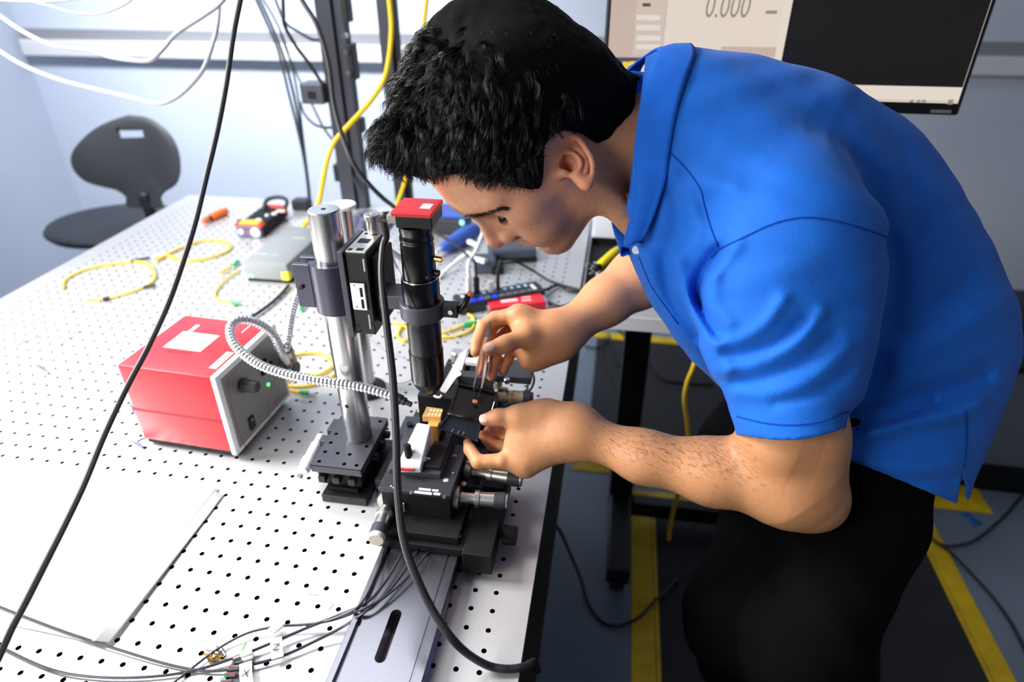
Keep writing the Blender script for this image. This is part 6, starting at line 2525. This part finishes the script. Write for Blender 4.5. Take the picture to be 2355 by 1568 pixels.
# red case in front of the hub
r0, r1 = pz(1128, 728, 0), pz(1256, 713, 0)
ra = math.atan2(r1[1] - r0[1], r1[0] - r0[0])
RL_ = np.linalg.norm(r1 - r0)
rcase = thing('red_case', 'small red case with pale lettering in front of the black hub', 'case', (r0[0], r0[1], T), ra)
part(rcase, 'body', bx(NB(), 0, RL_, 0, .046, 0, .020, .002), M_RED, local=True)
part(rcase, 'grey_end', bx(NB(), -.006, .001, .002, .044, .002, .018, .001), M_STEEL, local=True)
part(rcase, 'grey_end', bx(NB(), RL_ - .001, RL_ + .005, .002, .044, .002, .018, .001), M_STEEL, local=True)
M_PK = mat('pale_pink_print', srgb(246, 196, 200), rough=.6)
for (x0, x1, y, h_) in ((.028, .064, .018, .012), (.072, .092, .014, .006), (.075, .095, .028, .005)):
    part(rcase, 'printed_lettering', bx(NB(), x0, x1, y, y + h_, .020, .0203), M_PK, local=True)
cable('power_lead', 'black lead leaving the right end of the red case', [wmat(rcase) @ Vector((RL_ + .004, .02, .010)), pz(1290, 706, .008), pz(1330, 694, .006), pz(1380, 690, .005), pz(1420, 676, .004)], .0045, M_RUBBER)
# black tray on the side desk with a yellow-handled tool
t0_, t1_, t2_, t3_ = pz(1322, 662, .004), pz(1468, 672, .004), pz(1470, 566, .004), pz(1366, 558, .004)
trayt = thing('parts_tray', 'shallow black tray holding small parts under the face of the person', 'tray', tuple(t0_ * A(1, 1, 0) + A(0, 0, T)))
tx0, ty0, tx1, ty1 = TX1 + .010, t0_[1] + .01, TX1 + .165, t3_[1]
bm = NB()
bx(bm, tx0, tx1, ty0, ty1, T, T + .004)
part(trayt, 'floor_plate', bm, M_BLACKM)
for a in ((tx0, tx0 + .003, ty0, ty1), (tx1 - .003, tx1, ty0, ty1), (tx0, tx1, ty0, ty0 + .003), (tx0, tx1, ty1 - .003, ty1)):
    part(trayt, 'side_wall', bx(NB(), *a, T, T + .020, .0008), M_BLACK)
a, b = pz(1378, 612, .026), pz(1424, 572, .028)
ys_t = thing('screwdriver', 'yellow-handled tool with a black collar lying in the black tray', 'screwdriver', tuple(a))
d = (b - a)
L = np.linalg.norm(d)
part(ys_t, 'handle', lathe(NB(), a, b, [(0, .007), (.01, .011), (L * .7, .012), (L, .008)], 12), mat('yellow_handle', srgb(246, 222, 0), rough=.4), smooth='auto')
part(ys_t, 'black_collar', cyl(NB(), a - d / L * .022, a, .008, 12, .001), M_BLACKM, smooth='auto')
part(ys_t, 'metal_tip', cyl(NB(), a - d / L * .050, a - d / L * .022, .0026, 10), M_CHROME, smooth='auto')
for i, (u, v, r) in enumerate(((1352, 612, .006), (1362, 618, .005), (1368, 610, .006), (1358, 624, .005), (1378, 632, .008))):
    q = pz(u, v, .006)
    solo('loose_nut', lathe(NB(), q - A(0, 0, .0015), q + A(0, 0, .008), [(0, r), (.008, r), (.0095, r * .7)], 6 if i < 4 else 16), M_CHROME if i < 4 else M_WHITEPL, ['bright nut nearest the left wall of the black tray', 'bright nut second from the left wall of the black tray', 'bright nut at the back of the heap in the black tray', 'bright nut at the front of the heap in the black tray', 'pale round cap in the black tray below the yellow tool'][i], 'nut' if i < 4 else 'cap', 'loose parts in the black tray')
q = pz(1366, 557, 0)
wb = thing('white_box', 'white box standing behind the black tray under the chin', 'box', (q[0] + .06, q[1] + .05, T))
part(wb, 'body', bx(NB(), TX1 + .012, TX1 + .17, ty1 + .006, min(ty1 + .14, 1.24), T, T + .085, .003), mat('white_card', srgb(224, 228, 236), rough=.7))
part(wb, 'lid', bx(NB(), TX1 + .010, TX1 + .172, ty1 + .004, min(ty1 + .142, 1.242), T + .085, T + .094, .002), bpy.data.materials['white_card'])

# ================================================================ NEAR LEFT: film sheet, screws, cable tags
f0 = [pz(u, v, .0006) for u, v in ((505, 1126), (226, 1482), (-60, 1420), (-60, 1060))]
bm = NB()
NXF, NYF = 14, 22
gv = {}
for i in range(NXF + 1):
    for j in range(NYF + 1):
        s, t = i / NXF, j / NYF
        p = (f0[0] * (1 - t) + f0[1] * t) * (1 - s) + (f0[3] * (1 - t) + f0[2] * t) * s
        lift = .0012 + .0010 * math.sin(7 * s + 5 * t) + (.006 * max(0, 1 - s * 9) * (t ** 1.5))
        gv[i, j] = bm.verts.new(p + A(0, 0, lift))
for i in range(NXF):
    for j in range(NYF):
        bm.faces.new((gv[i, j], gv[i + 1, j], gv[i + 1, j + 1], gv[i, j + 1]))
sheet = solo('paper_sheet', bm, M_PAPER, 'large white sheet lying over the holes at the near left of the table', 'sheet')
sm = sheet.modifiers.new('thick', 'SOLIDIFY')
sm.thickness = .0003
fr = [pz(u, v, .0022) for u, v in ((508, 1130), (506, 1146), (262, 1470), (222, 1486))]
bm = NB()
vs = [bm.verts.new(x + A(0, 0, .001 + .003 * (i in (2, 3)))) for i, x in enumerate((pz(496, 1132, .002), pz(515, 1140, .0008), pz(258, 1482, .0008), pz(214, 1478, .006)))]
bm.faces.new(vs)
bmesh.ops.subdivide_edges(bm, edges=bm.edges[:], cuts=5, use_grid_fill=True)
fl = solo('film_border', bm, mat('milky_film', srgb(206, 206, 208), rough=.3), 'milky film strip along the right edge of the white sheet', 'film')
sm = fl.modifiers.new('thick', 'SOLIDIFY')
sm.thickness = .0002

c1 = [tuple(pz(884, 1262, .030)), tuple(pz(866, 1318, .040)), tuple(pz(826, 1392, .034)), tuple(pz(760, 1425, .016)), tuple(pz(700, 1436, .010)), tuple(pz(640, 1440, .010)), tuple(pz(570, 1455, .008)), tuple(pz(500, 1492, .005)), tuple(pz(430, 1545, .004)), tuple(pz(380, 1585, .004))]
M_THIN = mat('thin_black_coax', srgb(52, 53, 62), rough=.35)
cable('coax_cable', 'thin black coax cable with the blank white tag, upper one crossing the rail', c1, .0014, M_THIN, group='coax cables from the stage')
c2 = [BR[0], tuple(pz(925, 1272, .036)), tuple(pz(888, 1335, .034)), tuple(pz(845, 1384, .033)), tuple(pz(780, 1414, .018)), tuple(pz(700, 1446, .010)), tuple(pz(630, 1476, .008)), tuple(pz(540, 1512, .006)), tuple(pz(440, 1543, .004)), tuple(pz(330, 1557, .004)), tuple(pz(210, 1556, .004)), tuple(pz(110, 1537, .004)), tuple(pz(0, 1487, .004)), tuple(pz(-60, 1455, .004))]
cable('coax_cable', 'thin black coax cable with the tag marked Z curving to the lower left corner', c2, .0016, M_THIN, group='coax cables from the stage')
c3 = [BR[1], tuple(pz(950, 1282, .036)), tuple(pz(900, 1352, .034)), tuple(pz(845, 1402, .033)), tuple(pz(790, 1440, .016)), tuple(pz(725, 1474, .008)), tuple(pz(650, 1508, .006)), tuple(pz(570, 1530, .006)), tuple(pz(490, 1543, .004)), tuple(pz(400, 1531, .004)), tuple(pz(280, 1496, .006)), tuple(pz(140, 1450, .006)), tuple(pz(0, 1396, .005)), tuple(pz(-60, 1372, .005))]
cable('coax_cable', 'thin black coax cable with the tag marked X running to the left edge', c3, .0016, M_THIN, group='coax cables from the stage')
c4 = [BR[2], tuple(pz(975, 1282, .036)), tuple(pz(930, 1334, .035)), tuple(pz(880, 1376, .035)), tuple(pz(838, 1398, .034)), tuple(pz(790, 1418, .018)), tuple(pz(745, 1430, .012)), tuple(pz(690, 1437, .0095))]
cable('coax_cable', 'thin black coax cable from the right brass connector ending at the blank tag', c4, .0014, M_THIN, group='coax cables from the stage')


def tag_flag(u, v, du, dv, letter, label, ang):
    "folded white paper flag round a cable"
    p = pz(u, v, .008)
    a = pz(u + du, v + dv, .006)
    ax = (a - p)
    ln = np.linalg.norm(ax)
    ax /= ln
    sd_ = np.cross(A(0, 0, 1), ax)
    sd_ /= np.linalg.norm(sd_)
    w = .0062
    t = thing('cable_tag', label, 'tag', tuple(p))
    bm = NB()
    rows = []
    for k in range(7):
        s = k / 6
        z = .002 + .004 * math.sin(s * 2.6)
        rows.append([bm.verts.new(p + ax * ln * s + sd_ * w * q + A(0, 0, z)) for q in (-1, 1)])
    for r0, r1 in zip(rows[:-1], rows[1:]):
        bm.faces.new((r0[0], r0[1], r1[1], r1[0]))
    fo = part(t, 'paper_flag', bm, M_PAPER)
    m_ = fo.modifiers.new('thick', 'SOLIDIFY')
    m_.thickness = .0004
    part(t, 'paper_wrap', cyl(NB(), p - sd_ * w + A(0, 0, .0005), p + sd_ * w + A(0, 0, .0005), .0030, 12), M_PAPER)
    if letter:
        c_ = p + ax * ln * .55 + A(0, 0, .0072)
        M = Matrix.Translation(Vector(c_)) @ Matrix.Rotation(ang, 4, 'Z')
        text_obj(fo, 'letter', letter, .0115, M, M_INK)
    return t


tag_flag(636, 1474, 4, 44, 'Z', 'white paper cable tag marked Z', math.radians(20))
tag_flag(566, 1530, 4, 52, 'X', 'white paper cable tag marked X', math.radians(8))
tag_flag(632, 1442, 12, 14, None, 'blank white paper cable tag on the upper coax cable', 0)
# screws and fittings heaped near the tags
rs = random.Random(9)
for i, (u, v) in enumerate(((482, 1498), (492, 1504), (488, 1512), (500, 1496), (505, 1508), (478, 1506), (514, 1500), (496, 1516))):
    q = pz(u, v, .003)
    an = rs.uniform(0, 6.28)
    d = A(math.cos(an), math.sin(an), 0) * .005
    s = solo('small_screw', lathe(NB(), q - d, q + d, [(0, .0024), (.0025, .0024), (.0026, .0013), (.010, .0012)], 8), M_BRASS if i % 3 else M_CHROME, 'tiny screw in the loose heap beside the hex standoff', 'screw', 'heap of tiny screws')
q = pz(566, 1512, .0)
hx_ = thing('hex_standoff', 'silver hex standoff lying between the two marked cable tags', 'standoff', tuple(q))
part(hx_, 'hex_head', cyl(NB(), q + A(-.001, -.004, .006), q + A(.009, .002, .007), .0062, 6), M_STEEL)
part(hx_, 'round_end', cyl(NB(), q + A(-.008, -.008, .0055), q + A(-.001, -.004, .006), .0046, 14), M_CHROME, smooth='auto')
q = pz(535, 1550, 0)
bk = thing('screw_box', 'dark tray of bright screws at the bottom edge left of the tag marked X', 'tray', tuple(q))
part(bk, 'dark_base', bx(NB(), q[0] - .006, q[0] + .018, q[1] - .030, q[1] + .012, T, T + .004, .001), M_DARKPL)
for i in range(5):
    y = q[1] - .022 + i * .008
    part(bk, 'bright_screw', cyl(NB(), (q[0] - .004, y, T + .0062), (q[0] + .007, y + .003, T + .0062), .0024, 8), M_CHROME, smooth='auto')
M_LEAF = mat('green_wire', srgb(60, 190, 60), rough=.5)
cord('hook_up_wire', 'bright green wire scrap standing behind the hex standoff', [(556, 1502, .004), (560, 1490, .008), (565, 1478, .012)], r=.0007, m=M_LEAF, cat='wire')
cord('hook_up_wire', 'green wire scrap at the bottom edge left of the screws', [(508, 1560, .003), (518, 1562, .006), (522, 1572, .003)], r=.0012, m=mat('sea_green_wire', srgb(40, 170, 110)), cat='wire')
cord('hair_clip', 'thin grey wire clipping on the table left of the rail', [(704, 1364), (718, 1366), (731, 1367)], h=.001, r=.0004, m=M_STEEL, cat='wire')
cord('hair_clip', 'thin grey wire clipping slanting beside the rail', [(755, 1402), (761, 1396), (767, 1389)], h=.001, r=.0004, m=M_STEEL, cat='wire')

# ================================================================ HANGING CABLES
def hang(name, label, px, r, m, cat='cable', group=None):
    return cable(name, label, [pd(*p) for p in px], r, m, cat, group, n=8, seg=8)


hang('hanging_cable', 'long black cable hanging from above across the left of the picture to the table', [(566, -60, .95), (553, 0, .94), (537, 80, .93), (521, 190, .92), (500, 300, .91), (475, 405, .90), (448, 515, .885), (415, 620, .875), (384, 705, .865), (340, 800, .855), (292, 890, .83), (240, 1000, .80), (195, 1110, .765), (155, 1195, .74), (110, 1285, .715), (62, 1380, .695), (30, 1440, .68), (5, 1495, .67), (-40, 1590, .65)], .0037, M_RUBBER)
hang('hanging_cable', 'white cable looping across the top left with a wrapped joint', [(-40, 5, 1.15), (0, 36, 1.15), (60, 76, 1.15), (125, 105, 1.15), (200, 115, 1.15), (222, 119, 1.15), (250, 130, 1.15), (300, 138, 1.15), (345, 138, 1.15), (375, 112, 1.15), (405, 78, 1.15), (455, 45, 1.15), (500, 14, 1.15), (530, -20, 1.15)], .0040, M_GREYCAB)
hang('hanging_cable', 'white cable hanging in the lowest wide loop above the chair', [(-40, 85, 1.2), (0, 117, 1.2), (60, 153, 1.2), (140, 184, 1.2), (220, 205, 1.2), (310, 226, 1.2), (365, 238, 1.2), (405, 224, 1.2), (440, 194, 1.2), (468, 158, 1.2), (488, 105, 1.2), (500, 55, 1.2), (505, -10, 1.2), (508, -40, 1.2)], .0040, M_GREYCAB)
hang('hanging_cable', 'thin grey cable nearly straight along the top left edge', [(-20, 0, 1.3), (60, 4, 1.3), (120, 3, 1.3), (190, -4, 1.3)], .0024, M_GREYCAB)
hang('hanging_cable', 'thin grey cable sagging below the top left edge', [(70, 2, 1.3), (120, 15, 1.3), (170, 29, 1.3), (220, 32, 1.3), (255, 24, 1.3), (290, 8, 1.3), (315, -12, 1.3)], .0024, M_GREYCAB)
M_DGC = mat('dark_grey_cable', srgb(62, 66, 78), rough=.45)
hang('hanging_cable', 'leftmost of the dark cables that drop to the back of the table', [(580, -20, 1.75), (612, 50, 1.78), (640, 118, 1.8), (664, 215, 1.84), (685, 300, 1.88), (700, 370, 1.92), (708, 430, 1.96), (711, 475, 1.99)], .0040, M_DGC)
hang('hanging_cable', 'second dark cable of the bundle that drops to the back of the table', [(588, -20, 1.78), (625, 60, 1.8), (652, 130, 1.82), (676, 220, 1.86), (692, 310, 1.9), (704, 385, 1.94), (709, 440, 1.97), (712, 477, 2.0)], .0040, M_DGC)
hang('hanging_cable', 'third dark cable of the bundle, merging low over the table', [(594, -20, 1.8), (640, 60, 1.82), (668, 140, 1.84), (685, 220, 1.87), (696, 310, 1.91), (706, 390, 1.95), (712, 440, 1.98), (714, 478, 2.0)], .0030, M_DGC)
hang('hanging_cable', 'dark cable running from the top into the grey bracket of the upright', [(650, -30, 1.6), (652, 30, 1.6), (655, 60, 1.62), (680, 105, 1.65), (710, 145, 1.68), (741, 192, 1.72)], .0048, M_RUBBER)
hang('hanging_cable', 'black cable sweeping in front of the upright down to the red camera side', [(680, -30, 1.3), (697, 5, 1.3), (725, 50, 1.3), (745, 105, 1.3), (758, 160, 1.3), (768, 240, 1.3), (788, 315, 1.3), (815, 380, 1.3), (850, 425, 1.32), (880, 455, 1.35), (905, 475, 1.40), (930, 500, 1.5)], .0050, M_RUBBER)
hang('hanging_cable', 'dark cable slanting from the bundle to the side of the upright', [(630, -10, 1.75), (655, 50, 1.76), (690, 75, 1.78), (715, 90, 1.8), (733, 92, 1.82)], .0040, M_DGC)
hang('hanging_cable', 'thin grey cable behind the grey bracket running down the upright', [(645, 80, 1.85), (680, 165, 1.85), (715, 235, 1.86), (745, 295, 1.87), (775, 335, 1.88), (800, 380, 1.89), (832, 450, 1.9)], .0032, M_DGC)
hang('hanging_cable', 'grey cable looping under the grey bracket of the upright', [(690, 235, 1.84), (700, 262, 1.84), (722, 285, 1.84), (745, 293, 1.84), (762, 293, 1.85)], .0036, M_DGC)
hang('hanging_cable', 'yellow cable running from the top past the upright and behind the silver post', [(892, -30, 1.55), (898, 30, 1.55), (900, 70, 1.55), (895, 130, 1.55), (882, 185, 1.55), (850, 235, 1.55), (800, 290, 1.55), (768, 328, 1.55), (752, 370, 1.56), (742, 420, 1.58), (732, 470, 1.60), (715, 500, 1.62), (697, 520, 1.64)], .0058, M_YCAB)
hang('hanging_cable', 'second yellow cable that passes behind the head to the red camera side', [(984, -30, 1.6), (978, 30, 1.6), (972, 90, 1.6), (965, 180, 1.62), (955, 280, 1.64), (942, 370, 1.66), (930, 420, 1.68), (920, 450, 1.7), (905, 490, 1.72)], .0052, M_YCAB)
# yellow and black cables on the floor mats, desk underside
hang('floor_cable', 'yellow cable hanging in front of the black mat behind the forearm', [(1612, 760, 1.35), (1597, 835, 1.36), (1580, 880, 1.38), (1574, 920, 1.40), (1580, 970, 1.43), (1582, 1030, 1.46), (1572, 1100, 1.5), (1552, 1160, 1.55), (1540, 1215, 1.60), (1538, 1240, 1.62)], .0050, mat('dull_yellow_cable', srgb(206, 168, 30), rough=.5))
M_FC = mat('floor_cable_black', srgb(20, 21, 26), rough=.5)


def fl_c(label, px, r=.004, h=None):
    return cable('floor_cable', label, [pz(u, v, -T + (hh + r)) for u, v, hh in px], r, M_FC, n=8, seg=8)


fl_c('black cable drooping on the floor between the table and the yellow stripe', [(1268, 1196, .35), (1290, 1225, .25), (1312, 1275, .12), (1335, 1330, .03), (1350, 1380, .004), (1375, 1420, .002), (1405, 1438, .002), (1440, 1434, .003), (1475, 1415, .015), (1510, 1378, .016), (1560, 1330, .014)], .0045)
fl_c('black cable lying on the floor at the right from the dark plinth', [(2380, 1100, .0), (2330, 1165, .0), (2290, 1205, .0), (2240, 1243, .002), (2190, 1255, .005), (2160, 1250, .012), (2140, 1235, .014)], .0040)
fl_c('black cable crossing the right yellow stripe to the picture edge', [(2150, 1245, .014), (2185, 1270, .010), (2230, 1315, .002), (2280, 1370, .002), (2320, 1425, .002), (2350, 1480, .002), (2390, 1560, .002)], .0040)
fl_c('black cable hooking over the far mat under the desk', [(1400, 768, .012), (1408, 800, .013), (1420, 832, .013), (1440, 842, .013), (1475, 832, .013)], .0052)
fl_c('black cable running diagonally across the far mat', [(1415, 750, .0), (1450, 785, .012), (1490, 828, .013), (1522, 868, .013), (1560, 878, .013), (1640, 884, .013)], .0060)
fl_c('black cable winding down the left of the far mat', [(1392, 775, .012), (1384, 810, .013), (1388, 832, .013), (1402, 852, .013), (1418, 880, .013), (1424, 920, .013)], .0050)
fl_c('black cable end curling by the table edge on the far mat', [(1345, 796, .013), (1365, 800, .013), (1385, 794, .013), (1398, 780, .013)], .0050)
q = pz(2237, 1196, -T)
bm = NB()
vs = [bm.verts.new(pz(u, v, -T + .0006)) for u, v in ((2205, 1178), (2225, 1178), (2262, 1205), (2240, 1212))]
bm.faces.new(vs)
tp_ = solo('tape_strip', bm, mat('blue_tape', srgb(28, 96, 170), rough=.6), 'strip of blue tape on the floor beside the mat corner', 'tape')
sm = tp_.modifiers.new('thick', 'SOLIDIFY')
sm.thickness = .0004
